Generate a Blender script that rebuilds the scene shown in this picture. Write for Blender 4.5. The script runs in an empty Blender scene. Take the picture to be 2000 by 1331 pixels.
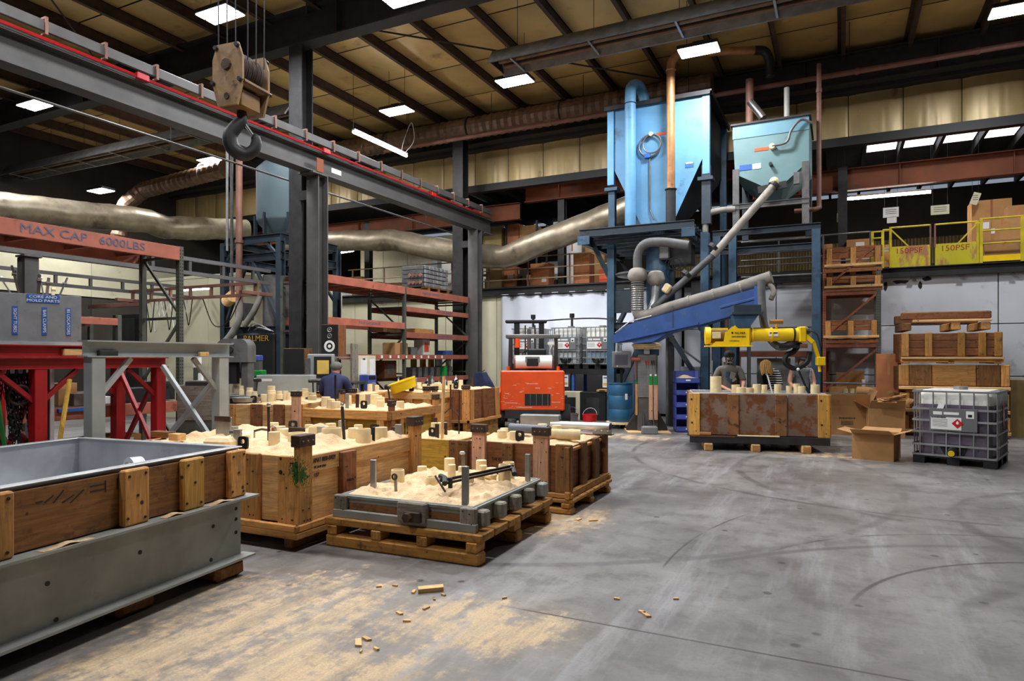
import bpy, math, random
from mathutils import Vector, Matrix, noise
random.seed(7)
D = bpy.data
SC = bpy.context.scene
COL = SC.collection

# ------------------------------------------------------------------ camera, world, exposure
TH = math.radians(26.2); FPX = 1300.0; CH = 1.65; HOR = 700.0
CT, ST = math.cos(TH), math.sin(TH)
cam_d = D.cameras.new('camera'); cam = D.objects.new('camera', cam_d); COL.objects.link(cam)
cam.location = (0, 0, CH); cam.rotation_euler = (math.pi/2, 0, TH)
cam_d.sensor_width = 36.0; cam_d.lens = FPX/2000*36.0
cam_d.shift_y = (HOR-665.5)/2000.0
cam_d.clip_end = 200
SC.camera = cam
world = D.worlds.new('world'); SC.world = world; world.use_nodes = True
world.node_tree.nodes['Background'].inputs[0].default_value = (0.55, 0.62, 0.75, 1)
world.node_tree.nodes['Background'].inputs[1].default_value = 0.3
SC.view_settings.view_transform = 'Standard'; SC.view_settings.look = 'None'
SC.view_settings.gamma = 1.0; SC.view_settings.use_curve_mapping = False
SC.view_settings.exposure = 0.55
LAMP_W = 150.0     # watts of one ceiling lamp
LAMP_CUT = 1.0

# ------------------------------------------------------------------ photo pixel -> place
def ray(px, py):
    u = (px-1000)/FPX; v = (HOR-py)/FPX
    return Vector((u*CT-ST, u*ST+CT, v))
def WZ(px, py, z):
    r = ray(px, py); t = (z-CH)/r.z; return Vector((r.x*t, r.y*t, z))
def WD(px, py, d):
    r = ray(px, py); return Vector((r.x*d, r.y*d, CH+r.z*d))
def WY(px, py, Y):
    r = ray(px, py); t = Y/r.y; return Vector((r.x*t, Y, CH+r.z*t))
def WX(px, py, X):
    r = ray(px, py); t = X/r.x; return Vector((X, r.y*t, CH+r.z*t))

# ------------------------------------------------------------------ colour and material helpers
def lin(h):
    h = h.lstrip('#'); out = []
    for i in (0, 2, 4):
        c = int(h[i:i+2], 16)/255
        out.append(c/12.92 if c <= .04045 else ((c+.055)/1.055)**2.4)
    return (*out, 1.0)
def mul(c, k): return (min(1, c[0]*k), min(1, c[1]*k), min(1, c[2]*k), 1.0)
class NT:
    def __init__(s, name):
        s.mat = D.materials.new(name); s.mat.use_nodes = True
        s.t = s.mat.node_tree; s.t.nodes.clear()
        s.out = s.n('ShaderNodeOutputMaterial'); s.b = s.n('ShaderNodeBsdfPrincipled')
        s.l(s.b.outputs[0], s.out.inputs[0])
    def n(s, t, **kw):
        x = s.t.nodes.new(t)
        for k, v in kw.items(): setattr(x, k, v)
        return x
    def l(s, a, b): s.t.links.new(a, b)
    def val(s, sock, v):
        if hasattr(v, 'is_linked') or isinstance(v, bpy.types.NodeSocket): s.l(v, sock)
        else: sock.default_value = v
    def math(s, op, a, b=0.0, c=None, clamp=False):
        x = s.n('ShaderNodeMath', operation=op, use_clamp=clamp)
        s.val(x.inputs[0], a); s.val(x.inputs[1], b)
        if c is not None: s.val(x.inputs[2], c)
        return x.outputs[0]
    def mix(s, f, a, b, blend='MIX'):
        x = s.n('ShaderNodeMix', data_type='RGBA', blend_type=blend)
        s.val(x.inputs['Factor'], f); s.val(x.inputs[6], a); s.val(x.inputs[7], b)
        return x.outputs[2]
    def coord(s, kind='Object', scale=(1, 1, 1), loc=(0, 0, 0), rnd=False):
        tc = s.n('ShaderNodeTexCoord'); mp = s.n('ShaderNodeMapping')
        s.l(tc.outputs[kind], mp.inputs[0]); mp.inputs['Scale'].default_value = scale
        mp.inputs['Location'].default_value = loc
        if rnd:
            oi = s.n('ShaderNodeObjectInfo'); s.l(s.math('MULTIPLY', oi.outputs['Random'], 37.0), mp.inputs['Location'])
        return mp.outputs[0]
    def noise(s, vec, scale, detail=4, rough=.55, dist=0):
        x = s.n('ShaderNodeTexNoise'); s.l(vec, x.inputs['Vector'])
        x.inputs['Scale'].default_value = scale; x.inputs['Detail'].default_value = detail
        x.inputs['Roughness'].default_value = rough; x.inputs['Distortion'].default_value = dist
        return x.outputs[0]
    def ramp(s, fac, lo, hi):
        x = s.n('ShaderNodeMapRange'); s.val(x.inputs[0], fac)
        x.inputs[1].default_value = lo; x.inputs[2].default_value = hi
        x.interpolation_type = 'SMOOTHSTEP'
        return x.outputs[0]
    def bump(s, h, strength=.2, dist=.01):
        x = s.n('ShaderNodeBump'); x.inputs['Strength'].default_value = strength; x.inputs['Distance'].default_value = dist
        s.l(h, x.inputs['Height']); s.l(x.outputs[0], s.b.inputs['Normal'])
    def set(s, col=None, rough=None, metal=None):
        if col is not None: s.val(s.b.inputs['Base Color'], col)
        if rough is not None: s.val(s.b.inputs['Roughness'], rough)
        if metal is not None: s.val(s.b.inputs['Metallic'], metal)
def mk(name, col, rough=.6, metal=0.0, var=.25, scale=5.0, stretch=(1, 1, 1), dirt=None, bump=.1, rnd=.2):
    """surface with tonal variation, optional dirt = (colour, amount 0..1, scale) and a per-object tint"""
    m = NT(name); c = lin(col)
    v = m.coord('Object', stretch, rnd=True)
    n1 = m.noise(v, scale)
    base = m.mix(m.ramp(n1, .3, .7), mul(c, 1-var), mul(c, 1+var*.6))
    if dirt:
        n2 = m.noise(v, dirt[2], 6, .65)
        base = m.mix(m.ramp(n2, .72-dirt[1]*.4, .86-dirt[1]*.4), base, lin(dirt[0]))
    if rnd:
        oi = m.n('ShaderNodeObjectInfo')
        k = m.math('MULTIPLY_ADD', oi.outputs['Random'], rnd*2, 1-rnd)
        hs = m.n('ShaderNodeHueSaturation'); m.l(base, hs.inputs['Color']); m.l(k, hs.inputs['Value']); base = hs.outputs[0]
    m.set(base, rough, metal)
    if bump: m.bump(m.noise(v, scale*4, 3), bump)
    return m.mat
def wood(name, col, axis, dark='#3a2412', stain=.25, rnd=.25, rough=.75):
    m = NT(name+'_'+axis); c = lin(col)
    st = {'x': (.7, 9, 9), 'y': (9, .7, 9), 'z': (9, 9, .7)}[axis]
    s2 = {'x': (.6, 2, 2), 'y': (2, .6, 2), 'z': (2, 2, .6)}[axis]
    v = m.coord('Object', st, rnd=True); v2 = m.coord('Object', s2, rnd=True); v3 = m.coord('Object', (1, 1, 1), rnd=True)
    g = m.noise(v, 3.2, 5, .6, 1.2)
    base = m.mix(m.ramp(g, .32, .72), mul(c, .70), mul(c, 1.2))
    base = m.mix(m.ramp(m.noise(v2, 2.2, 5, .65), .78-stain*.5, .95-stain*.4), base, lin(dark))
    mot = m.noise(v3, 11.0, 8, .7)
    base = m.mix(m.math('MULTIPLY', m.ramp(mot, .5, .72), min(.85, .25+stain*1.3)), base, mul(lin(dark), 1.15))
    vo = m.n('ShaderNodeTexVoronoi'); m.l(v3, vo.inputs['Vector']); vo.inputs['Scale'].default_value = 5.0
    base = m.mix(m.ramp(vo.outputs['Distance'], .09, .05), base, mul(lin(dark), .45))
    oi = m.n('ShaderNodeObjectInfo'); k = m.math('MULTIPLY_ADD', oi.outputs['Random'], rnd*2, 1-rnd)
    hs = m.n('ShaderNodeHueSaturation'); m.l(base, hs.inputs['Color']); m.l(k, hs.inputs['Value'])
    m.set(hs.outputs[0], rough); m.bump(g, .25, .006)
    return m.mat
WOODS = {'tan': ('#c98f4c', '#5a3413', .12), 'pale': ('#e2b67c', '#8a5c2c', .05), 'dark': ('#80552a', '#2c1a0c', .40),
         'pink': ('#dba583', '#8a5a3c', .05), 'pallet': ('#b07c36', '#3a220c', .42), 'ply': ('#d8a86c', '#8a5c2c', .10),
         'grey': ('#8d8578', '#3a342c', .35), 'yellow': ('#e0a84e', '#8a5a1c', .08), 'red': ('#8a552e', '#38200e', .40), 'olive': ('#b08a2c', '#5a4416', .15)}
_wc = {}
def wd(kind, axis):
    if (kind, axis) not in _wc:
        c, d, s = WOODS[kind]; _wc[(kind, axis)] = wood('wood_'+kind, c, axis, d, s)
    return _wc[(kind, axis)]
def emit(name, col, strength):
    m = NT(name); m.b.inputs['Base Color'].default_value = lin(col)
    m.b.inputs['Emission Color'].default_value = lin(col); m.b.inputs['Emission Strength'].default_value = strength
    return m.mat
MT = {
 'steel_dark': mk('steel_dark', '#353435', .55, .3, dirt=('#5a4638', .25, 3)),
 'steel': mk('steel', '#6d6c6b', .5, .35, dirt=('#4a3c30', .25, 3)),
 'beam': mk('beam', '#605e5d', .55, .3, .2, 2, dirt=('#4a4038', .2, 2)),
 'black': mk('black', '#18181a', .55, 0, .3),
 'girder': mk('girder', '#2f2d2e', .7, 0, .25),
 'purlin': mk('purlin', '#4e3a30', .75, 0, .3),
 'iron': mk('iron', '#4a3a32', .6, .4, .4, 8, dirt=('#6a4028', .4, 6)),
 'grey_paint': mk('grey_paint', '#9aa0a0', .5, 0, .14, 3, dirt=('#5f605e', .22, 4)),
 'grey_flask': mk('grey_flask', '#8f908a', .55, .15, .22, 2.5, dirt=('#6b675c', .35, 2)),
 'alum': mk('alum', '#c3c6cb', .38, .45, .18, 2.5, dirt=('#888a8c', .3, 3)),
 'chrome': mk('chrome', '#c8c8c8', .25, .9, .1),
 'rack_red': mk('rack_red', '#a8604c', .6, 0, .2, 3, dirt=('#6a3020', .3, 4)),
 'rack_rust': mk('rack_rust', '#8a4a32', .65, 0, .3, 5, dirt=('#3a2018', .4, 5)),
 'rack_grey': mk('rack_grey', '#55584f', .6, .1, .25, 4, dirt=('#2c2a24', .35, 4)),
 'red_paint': mk('red_paint', '#a01218', .42, 0, .2, 3, dirt=('#5a0c0c', .25, 3)),
 'red': mk('red', '#c0141c', .4, 0, .12),
 'rust_beam': mk('rust_beam', '#84482a', .75, 0, .25, 1.5, dirt=('#4e4a4a', .35, 1.0)),
 'blue_light': mk('blue_light', '#6aa6d2', .5, 0, .14, 1.6, dirt=('#4c7390', .35, 1.2)),
 'blue_post': mk('blue_post', '#34536b', .5, .1, .25, 3, dirt=('#232d36', .4, 2)),
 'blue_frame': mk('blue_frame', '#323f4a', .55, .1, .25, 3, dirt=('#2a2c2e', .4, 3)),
 'blue_arm': mk('blue_arm', '#2f5392', .45, 0, .2, 3, dirt=('#4a5f80', .4, 4)),
 'blue_drum': mk('blue_drum', '#2c6288', .4, 0, .12, 2, dirt=('#1c4a6c', .25, 3)),
 'blue_bin': mk('blue_bin', '#4a5cae', .45, 0, .15),
 'blue_label': mk('blue_label', '#2a5fae', .5, 0, .06, rnd=0, bump=0),
 'teal': mk('teal', '#73969a', .55, .05, .14, 1.5, dirt=('#5d7274', .35, 1.2)),
 'dust_pipe': mk('dust_pipe', '#8f8981', .75, 0, .22, 4, dirt=('#5f5850', .35, 3)),
 'brown_pipe': mk('brown_pipe', '#b07d50', .45, .3, .3, 3, dirt=('#6a4630', .35, 2)),
 'rust_pipe': mk('rust_pipe', '#865e50', .6, .1, .2, 3, dirt=('#6a4438', .35, 2)),
 'duct': mk('duct', '#7a6250', .45, .5, .25, 3, dirt=('#4c3a2e', .35, 2)),
 'foil': mk('foil', '#9c907c', .4, .6, .25, 3, (1, 1, 1), dirt=('#6a6154', .4, .9), bump=.4),
 'yellow': mk('yellow', '#f0c814', .42, 0, .12, 3, dirt=('#8a6a14', .18, 5)),
 'yellow_rail': mk('yellow_rail', '#c9b41c', .55, 0, .2, 4, dirt=('#5a5010', .3, 5)),
 'yellow_gate': mk('yellow_gate', '#d8cb1c', .6, 0, .15, 3, (1, 1, .35), dirt=('#b07a50', .62, 3)),
 'orange': mk('orange', '#f0561e', .42, 0, .1, 3, dirt=('#e8a080', .14, 14)),
 'sand': mk('sand', '#e6c69c', .95, 0, .14, 14, bump=.8, dirt=('#c79a68', .3, 9), rnd=.05),
 'sleeve': mk('sleeve', '#ecd6a8', .9, 0, .1, 9, dirt=('#c9a878', .25, 6), rnd=.1),
 'white': mk('white', '#e6e6e4', .5, 0, .06, 3),
 'wall_panel': mk('wall_panel', '#d3d6dd', .45, 0, .07, .8, dirt=('#a9a9ac', .28, 1.2), bump=.03, rnd=.05),
 'curtain': mk('curtain', '#dfe4ee', .4, 0, .04, 1, bump=.02),
 'cream': mk('cream', '#d9d3b4', .55, 0, .08, 1.2, dirt=('#a49c82', .25, 1.5), bump=.03, rnd=.04),
 'wall_dark': mk('wall_dark', '#3a342d', .8, 0, .2, 1),
 'gold': mk('gold', '#c4ab78', .38, .12, .16, 1.2, (1, 1, .5), dirt=('#8a7146', .3, 1.6), bump=.25, rnd=.1),
 'gold_roof': mk('gold_roof', '#d9b878', .36, .08, .15, 1.0, dirt=('#a88650', .3, 1.2), bump=.2, rnd=.12),
 'corrugated': mk('corrugated', '#a08a58', .5, .2, .25, 2),
 'cardboard': mk('cardboard', '#b98a58', .85, 0, .1, 3, dirt=('#9a6c40', .2, 2), bump=.05, rnd=.15),
 'cardboard_red': mk('cardboard_red', '#c07a50', .85, 0, .12, 3, bump=.05),
 'rubber': mk('rubber', '#1a1a1a', .8, 0, .25),
 'hose': mk('hose', '#5c5d5e', .65, 0, .2, 6, dirt=('#3a3a3a', .3, 4)),
 'plastic_white': mk('plastic_white', '#e4e2da', .35, 0, .05, 2),
 'galv': mk('galv', '#9fa1a2', .4, .6, .18, 5),
 'label_grey': mk('label_grey', '#76787a', .5, .1, .06),
 'paper': mk('paper', '#eeeeea', .7, 0, .04, bump=0, rnd=.05),
 'ink': mk('ink', '#20201f', .7, 0, .05, bump=0, rnd=0),
 'ink_blue': mk('ink_blue', '#55607c', .7, 0, .15, 20, bump=0, rnd=0),
 'ink_red': mk('ink_red', '#a0301c', .7, 0, .15, 20, bump=0, rnd=0),
 'ink_gold': mk('ink_gold', '#c9a03c', .6, 0, .15, bump=0, rnd=0),
 'pink': mk('pink', '#ff5fb0', .6, 0, .08),
 'green': mk('green', '#1f8a3a', .5, 0, .15),
 'green_paint': mk('green_paint', '#2c6e22', .7, 0, .3, 18, rnd=0),
 'screen': mk('screen', '#54525c', .25, 0, .05, bump=0),
 'screen_yellow': mk('screen_yellow', '#d9b95c', .4, 0, .1, bump=0),
 'denim': mk('denim', '#2c3350', .9, 0, .2, 12),
 'brick': mk('brick', '#6a5a52', .85, 0, .2, 6),
 'pipe_white': mk('pipe_white', '#d8d6cc', .5, 0, .1),
}

# ------------------------------------------------------------------ mesh building
class M:
    def __init__(s): s.v = []; s.f = []
    def add(s, vs, fs):
        o = len(s.v); s.v += [tuple(p) for p in vs]; s.f += [tuple(i+o for i in q) for q in fs]; return s
    def box(s, c, size, R=None, ch=0.0):
        hx, hy, hz = size[0]/2, size[1]/2, size[2]/2; c = Vector(c)
        if ch <= 0:
            vs = [Vector((x*hx, y*hy, z*hz)) for z in (-1, 1) for y in (-1, 1) for x in (-1, 1)]
            fs = [(0, 2, 3, 1), (4, 5, 7, 6), (0, 1, 5, 4), (2, 6, 7, 3), (0, 4, 6, 2), (1, 3, 7, 5)]
        else:
            ch = min(ch, hx*.9, hy*.9, hz*.9); vs = []; idx = {}
            for z in (-1, 1):
                for y in (-1, 1):
                    for x in (-1, 1):
                        for a in range(3):
                            k = [ch, ch, ch]; k[a] = 0
                            idx[(x, y, z, a)] = len(vs)
                            vs.append(Vector((x*(hx-k[0]), y*(hy-k[1]), z*(hz-k[2]))))
            fs = []
            for a in range(3):
                b, d = (a+1) % 3, (a+2) % 3
                for sg in (-1, 1):
                    q = []
                    for e, g in ((-1, -1), (1, -1), (1, 1), (-1, 1)):
                        k = [0, 0, 0]; k[a] = sg; k[b] = e; k[d] = g; q.append(idx[(*k, a)])
                    fs.append(tuple(q) if sg > 0 else tuple(reversed(q)))
                for e in (-1, 1):
                    for g in (-1, 1):
                        q = []
                        for sg, ax in ((-1, b), (1, b), (1, d), (-1, d)):
                            k = [0, 0, 0]; k[a] = sg; k[b] = e; k[d] = g; q.append(idx[(*k, ax)])
                        fs.append(tuple(q) if e*g > 0 else tuple(reversed(q)))
            for z in (-1, 1):
                for y in (-1, 1):
                    for x in (-1, 1):
                        q = [idx[(x, y, z, a)] for a in range(3)]
                        fs.append(tuple(q) if x*y*z > 0 else tuple(reversed(q)))
        return s.add([(R @ p if R else p)+c for p in vs], fs)
    def bx(s, x0, x1, y0, y1, z0, z1, ch=0.0):
        return s.box(((x0+x1)/2, (y0+y1)/2, (z0+z1)/2), (abs(x1-x0), abs(y1-y0), abs(z1-z0)), None, ch)
    def bar(s, p0, p1, w, h, ch=0.0):
        """rectangular bar from p0 to p1; w across (horizontal), h the other way"""
        p0, p1 = Vector(p0), Vector(p1); d = p1-p0
        return s.box((p0+p1)/2, (d.length, w, h), frame(d), ch)
    def cyl(s, p0, p1, r, r2=None, n=12, caps=True):
        p0, p1 = Vector(p0), Vector(p1); r2 = r if r2 is None else r2; R = frame(p1-p0)
        vs = []
        for p, q in ((p0, r), (p1, r2)):
            for i in range(n):
                a = 2*math.pi*i/n; vs.append(p+R @ Vector((0, q*math.cos(a), q*math.sin(a))))
        fs = [(i, (i+1) % n, n+(i+1) % n, n+i) for i in range(n)]
        if caps: fs += [tuple(reversed(range(n))), tuple(range(n, 2*n))]
        return s.add(vs, fs)
    def tube(s, pts, r, n=8, rr=None, caps=True):
        pts = [Vector(p) for p in pts]; vs = []; up = None; k = len(pts)
        for i, p in enumerate(pts):
            d = (pts[min(i+1, k-1)]-pts[max(i-1, 0)]).normalized()
            if up is None: up = Vector((0, 0, 1)) if abs(d.z) < .9 else Vector((1, 0, 0))
            a = d.cross(up).normalized(); up = a.cross(d).normalized()
            q = rr[i] if rr else r
            for j in range(n):
                t = 2*math.pi*j/n; vs.append(p+a*q*math.cos(t)+up*q*math.sin(t))
        fs = [(i*n+j, i*n+(j+1) % n, (i+1)*n+(j+1) % n, (i+1)*n+j) for i in range(k-1) for j in range(n)]
        if caps: fs += [tuple(reversed(range(n))), tuple(range((k-1)*n, k*n))]
        return s.add(vs, fs)
    def prism(s, pts, vec):
        vec = Vector(vec); n = len(pts); vs = [Vector(p) for p in pts]; vs += [p+vec for p in vs]
        return s.add(vs, [tuple(reversed(range(n))), tuple(range(n, 2*n))]+[(i, (i+1) % n, n+(i+1) % n, n+i) for i in range(n)])
    def lathe(s, prof, n=20, o=(0, 0, 0), R=None):
        o = Vector(o); vs = []; k = len(prof)
        for r, z in prof:
            for j in range(n):
                t = 2*math.pi*j/n; p = Vector((r*math.cos(t), r*math.sin(t), z)); vs.append((R @ p if R else p)+o)
        fs = [(i*n+j, i*n+(j+1) % n, (i+1)*n+(j+1) % n, (i+1)*n+j) for i in range(k-1) for j in range(n)]
        fs += [tuple(reversed(range(n))), tuple(range((k-1)*n, k*n))]
        return s.add(vs, fs)
    def ibeam(s, p0, p1, h, w, t=.02):
        """I section from p0 to p1 (axis through the middle); h along the section's 'up', w across"""
        p0, p1 = Vector(p0), Vector(p1); R = frame(p1-p0); L = (p1-p0).length; c = (p0+p1)/2
        s.box(c, (L, t*.8, h-2*t), R)
        for k in (-1, 1): s.box(c+R @ Vector((0, 0, k*(h/2-t/2))), (L, w, t), R)
        return s
    def sphere(s, c, r, n=12, m=8, sc=(1, 1, 1)):
        prof = [(r*math.sin(math.pi*i/m)+1e-4, -r*math.cos(math.pi*i/m)) for i in range(m+1)]
        k = M().lathe(prof, n); c = Vector(c)
        return s.add([Vector((p[0]*sc[0], p[1]*sc[1], p[2]*sc[2]))+c for p in k.v], k.f)
    def ring(s, c, R0, r, n=20, k=8, R=None, a0=0, a1=2*math.pi):
        c = Vector(c); pts = []
        full = abs(a1-a0-2*math.pi) < 1e-4
        for i in range(n+1):
            a = a0+(a1-a0)*i/n; p = Vector((R0*math.cos(a), R0*math.sin(a), 0)); pts.append((R @ p if R else p)+c)
        return s.tube(pts, r, k, caps=not full)
    def mesh(s, name, mat, smooth=False):
        me = D.meshes.new(name); me.from_pydata(s.v, [], s.f); me.update()
        if mat: me.materials.append(mat)
        if smooth:
            me.polygons.foreach_set('use_smooth', [True]*len(me.polygons))
            try: me.set_sharp_from_angle(angle=math.radians(40))
            except Exception: pass
        return me
    def build(s, name, mat, parent=None, loc=None, rz=None, smooth=False):
        mat = MT[mat] if isinstance(mat, str) else mat
        return link(name, s.mesh(name, mat, smooth), parent, loc, rz)
def frame(d):
    d = Vector(d).normalized(); up = Vector((0, 0, 1)) if abs(d.z) < .95 else Vector((0, 1, 0))
    y = up.cross(d).normalized(); z = d.cross(y).normalized()
    return Matrix((d, y, z)).transposed()
def link(name, me, parent=None, loc=None, rz=None):
    o = D.objects.new(name, me); COL.objects.link(o)
    if parent: o.parent = parent
    if loc is not None: o.location = loc
    if rz is not None: o.rotation_euler = (0, 0, rz)
    return o
def tag(o, label=None, cat=None, group=None, kind=None):
    if label: o['label'] = label
    if cat: o['category'] = cat
    if group: o['group'] = group
    if kind: o['kind'] = kind
    return o
def T(name, label, cat, loc=(0, 0, 0), rz=0.0, group=None):
    o = D.objects.new(name, None); COL.objects.link(o); o.location = loc; o.rotation_euler = (0, 0, rz)
    o.empty_display_size = .1
    return tag(o, label, cat, group)
def ST_(name, m, mat):
    o = m.build(name, mat); return tag(o, kind='structure')
_pc = {}
def pc(name, mat, parent, c, size, R=None, ch=.004):
    """a box-shaped piece as an object of its own; wood kinds pick their grain axis; alike pieces share mesh data"""
    size = tuple(round(abs(q), 4) for q in size)
    if mat in WOODS: m = wd(mat, 'xyz'[max(range(3), key=lambda i: size[i])])
    else: m = MT[mat] if isinstance(mat, str) else mat
    key = (size, m.name, ch)
    if key not in _pc: _pc[key] = M().box((0, 0, 0), size, None, ch).mesh(name, m)
    o = link(name, _pc[key], parent, c)
    if R is not None: o.rotation_mode = 'QUATERNION'; o.rotation_quaternion = R.to_quaternion()
    return o
def pbar(name, mat, parent, p0, p1, w, h, ch=.004):
    p0, p1 = Vector(p0), Vector(p1)
    L = (p1-p0).length
    R = frame(p1-p0)
    m = wd(mat, 'x') if mat in WOODS else (MT[mat] if isinstance(mat, str) else mat)
    key = ((round(L, 4), w, h), m.name, ch)
    if key not in _pc: _pc[key] = M().box((0, 0, 0), (L, w, h), None, ch).mesh(name, m)
    o = link(name, _pc[key], parent, (p0+p1)/2); o.rotation_mode = 'QUATERNION'; o.rotation_quaternion = R.to_quaternion()
    return o
def text(body, size, loc, r, u, mat, parent, name='lettering', sx=1.0, thick=.0015):
    """flat lettering centred at loc, reading along r, up along u (parent's frame)"""
    cu = D.curves.new('t', 'FONT'); cu.body = body; cu.size = size; cu.align_x = 'CENTER'; cu.align_y = 'CENTER'; cu.extrude = thick; cu.resolution_u = 3
    o = D.objects.new('t', cu); COL.objects.link(o); bpy.context.view_layer.update()
    me = D.meshes.new_from_object(o.evaluated_get(bpy.context.evaluated_depsgraph_get()))
    D.objects.remove(o); D.curves.remove(cu)
    me.materials.clear(); me.materials.append(MT[mat]); me.name = name
    r = Vector(r).normalized(); u = Vector(u).normalized(); n = r.cross(u).normalized()
    Mx = Matrix((r*sx, u, n)).transposed().to_4x4(); me.transform(Mx)
    return link(name, me, parent, loc)
def blurred_print(parent, c, w, h, n=1, seed=0):
    """rows of tiny dark strokes: print too small to read in the photograph"""
    rn = random.Random(seed); m = M()
    for k in range(n):
        x = -w/2
        while x < w/2: q = rn.uniform(.25, .6)*h; m.box((c[0]+x+q/2, c[1], c[2]-k*h*1.6), (q, .002, h*rn.uniform(.6, 1))); x += q+h*.25
    o = m.build('small_print', 'ink', parent); o['kind'] = 'stuff'; return o
def copy_tree(o, parent=None):
    c = o.copy(); COL.objects.link(c)
    c.parent = parent
    for ch in o.children: copy_tree(ch, c)
    return c
def rot2(x, y, a): return (x*math.cos(a)-y*math.sin(a), x*math.sin(a)+y*math.cos(a))
def near_right(p, rz, w, d):
    """centre of a w x d footprint whose near-right corner stands at p"""
    dx, dy = rot2(-w/2, d/2, rz); return Vector((p.x+dx, p.y+dy, 0))
# ------------------------------------------------------------------ the hall
XL, XR, YN, YB = -25.0, 9.0, -9.0, 18.8      # left wall, right wall, wall behind the camera, back wall
ZM = 3.9                                     # mezzanine floor
ZR = 9.3                                     # roof insulation
def floor_material():
    m = NT('concrete'); tc = m.n('ShaderNodeTexCoord'); P = tc.outputs['Object']
    sx = m.n('ShaderNodeSeparateXYZ'); m.l(P, sx.inputs[0]); X, Y = sx.outputs[0], sx.outputs[1]
    def mp(scale, rz=0.0):
        q = m.n('ShaderNodeMapping'); m.l(P, q.inputs[0]); q.inputs['Scale'].default_value = scale; q.inputs['Rotation'].default_value = (0, 0, rz); return q.outputs[0]
    big = m.noise(mp((1, 1, 1)), .55, 6, .6)
    base = m.mix(m.ramp(big, .3, .7), lin('#66615e'), lin('#8c8884'))
    mid = m.noise(mp((1, 1, 1)), 3.2, 7, .68)
    base = m.mix(m.math('MULTIPLY', m.ramp(mid, .46, .66), .55), base, lin('#4d4845'))
    base = m.mix(m.math('MULTIPLY', m.ramp(mid, .44, .3), .35), base, lin('#a09e9d'))
    streak = m.noise(mp((1.4, .18, 1), math.radians(72)), 2.2, 6, .65)
    base = m.mix(m.math('MULTIPLY', m.ramp(streak, .5, .72), .55), base, lin('#a6a6aa'))
    st2 = m.noise(mp((1.2, .2, 1), math.radians(40)), 2.6, 5, .6)
    base = m.mix(m.math('MULTIPLY', m.ramp(st2, .52, .75), .5), base, lin('#514b49'))
    fine = m.noise(mp((1, 1, 1)), 45, 3, .6)
    base = m.mix(m.math('MULTIPLY', m.ramp(fine, .5, .75), .35), base, lin('#54504e'))
    def arc(cx, cy, r, w, col, k, a, ylo=-20.0, yhi=60.0):
        dx = m.math('SUBTRACT', X, cx); dy = m.math('SUBTRACT', Y, cy)
        dd = m.math('SQRT', m.math('ADD', m.math('MULTIPLY', dx, dx), m.math('MULTIPLY', dy, dy)))
        e = m.math('ABSOLUTE', m.math('SUBTRACT', dd, r))
        e = m.math('ADD', e, m.math('MULTIPLY', m.math('SUBTRACT', fine, .5), w*.8))
        f = m.ramp(e, w, w*.25)
        f = m.math('MULTIPLY', f, m.ramp(m.noise(mp((1, 1, 1)), 1.1+k, 3), .36, .56))
        f = m.math('MULTIPLY', f, m.math('MULTIPLY', m.ramp(Y, ylo, ylo+.6), m.ramp(Y, yhi, yhi-.6)))
        return m.mix(m.math('MULTIPLY', f, a), base, lin(col))
    base = arc(1.85, 4.91, 2.64, .020, '#2a2424', .1, .85, 5.9)
    base = arc(2.29, 4.59, 2.26, .024, '#2a2424', .25, .85, 4.8)
    base = arc(2.58, 2.9, 4.38, .06, '#3e3735', .4, .5, 5.2)
    base = arc(2.5, 4.5, 1.9, .10, '#443c3a', .5, .5, 4.8)
    base = arc(4.3, 5.4, 5.55, .016, '#332c2c', .3, .8, 4.8, 7.6)
    base = arc(2.2, 11.0, 3.6, .08, '#443d3c', .7, .6)
    base = arc(1.2, 12.6, 4.6, .06, '#3c3636', .55, .6)
    base = arc(-4.5, 9.5, 5.2, .08, '#4a4545', .6, .5)
    base = arc(3.4, 8.2, 2.3, .10, '#463f3d', .8, .55)
    vo = m.n('ShaderNodeTexVoronoi'); m.l(mp((1.3, 1.3, 1)), vo.inputs['Vector']); vo.inputs['Scale'].default_value = 2.3
    sp = m.math('MULTIPLY', m.ramp(m.math('ADD', vo.outputs['Distance'], m.math('MULTIPLY', m.math('SUBTRACT', fine, .5), .05)), .12, .07), m.ramp(m.noise(mp((1, 1, 1)), .8, 2), .45, .53))
    base = m.mix(m.math('MULTIPLY', sp, .8), base, lin('#332e2c'))
    # spilled moulding sand: heaviest by the boxes
    def blob(cx, cy, rx, ry, a=0.0):
        dx = m.math('SUBTRACT', X, cx); dy = m.math('SUBTRACT', Y, cy)
        ca, sa = math.cos(a), math.sin(a)
        e = m.math('MULTIPLY', m.math('ADD', m.math('MULTIPLY', dx, ca), m.math('MULTIPLY', dy, sa)), 1/rx)
        g = m.math('MULTIPLY', m.math('SUBTRACT', m.math('MULTIPLY', dy, ca), m.math('MULTIPLY', dx, sa)), 1/ry)
        return m.ramp(m.math('SQRT', m.math('ADD', m.math('MULTIPLY', e, e), m.math('MULTIPLY', g, g))), 1.0, .25)
    bl = None
    for b in ((-3.3, 3.0, 1.5, 1.9), (-2.7, 2.4, 1.9, 1.0, .5), (-2.1, 3.6, 1.4, .8, .3), (-2.5, 6.3, .7, 1.4, -.2), (-4.3, 13.6, 2.4, .9, -.1), (-6, 9.6, 3.0, 5.0), (-.5, 12.6, 2.2, .7, -.2)):
        q = blob(*b); bl = q if bl is None else m.math('MAXIMUM', bl, q)
    sn = m.math('MULTIPLY_ADD', m.noise(mp((1.3, .4, 1), math.radians(65)), 2.4, 8, .72), .62, m.math('MULTIPLY', m.noise(mp((1, 1, 1)), 9.0, 5, .7), .38))
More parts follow.
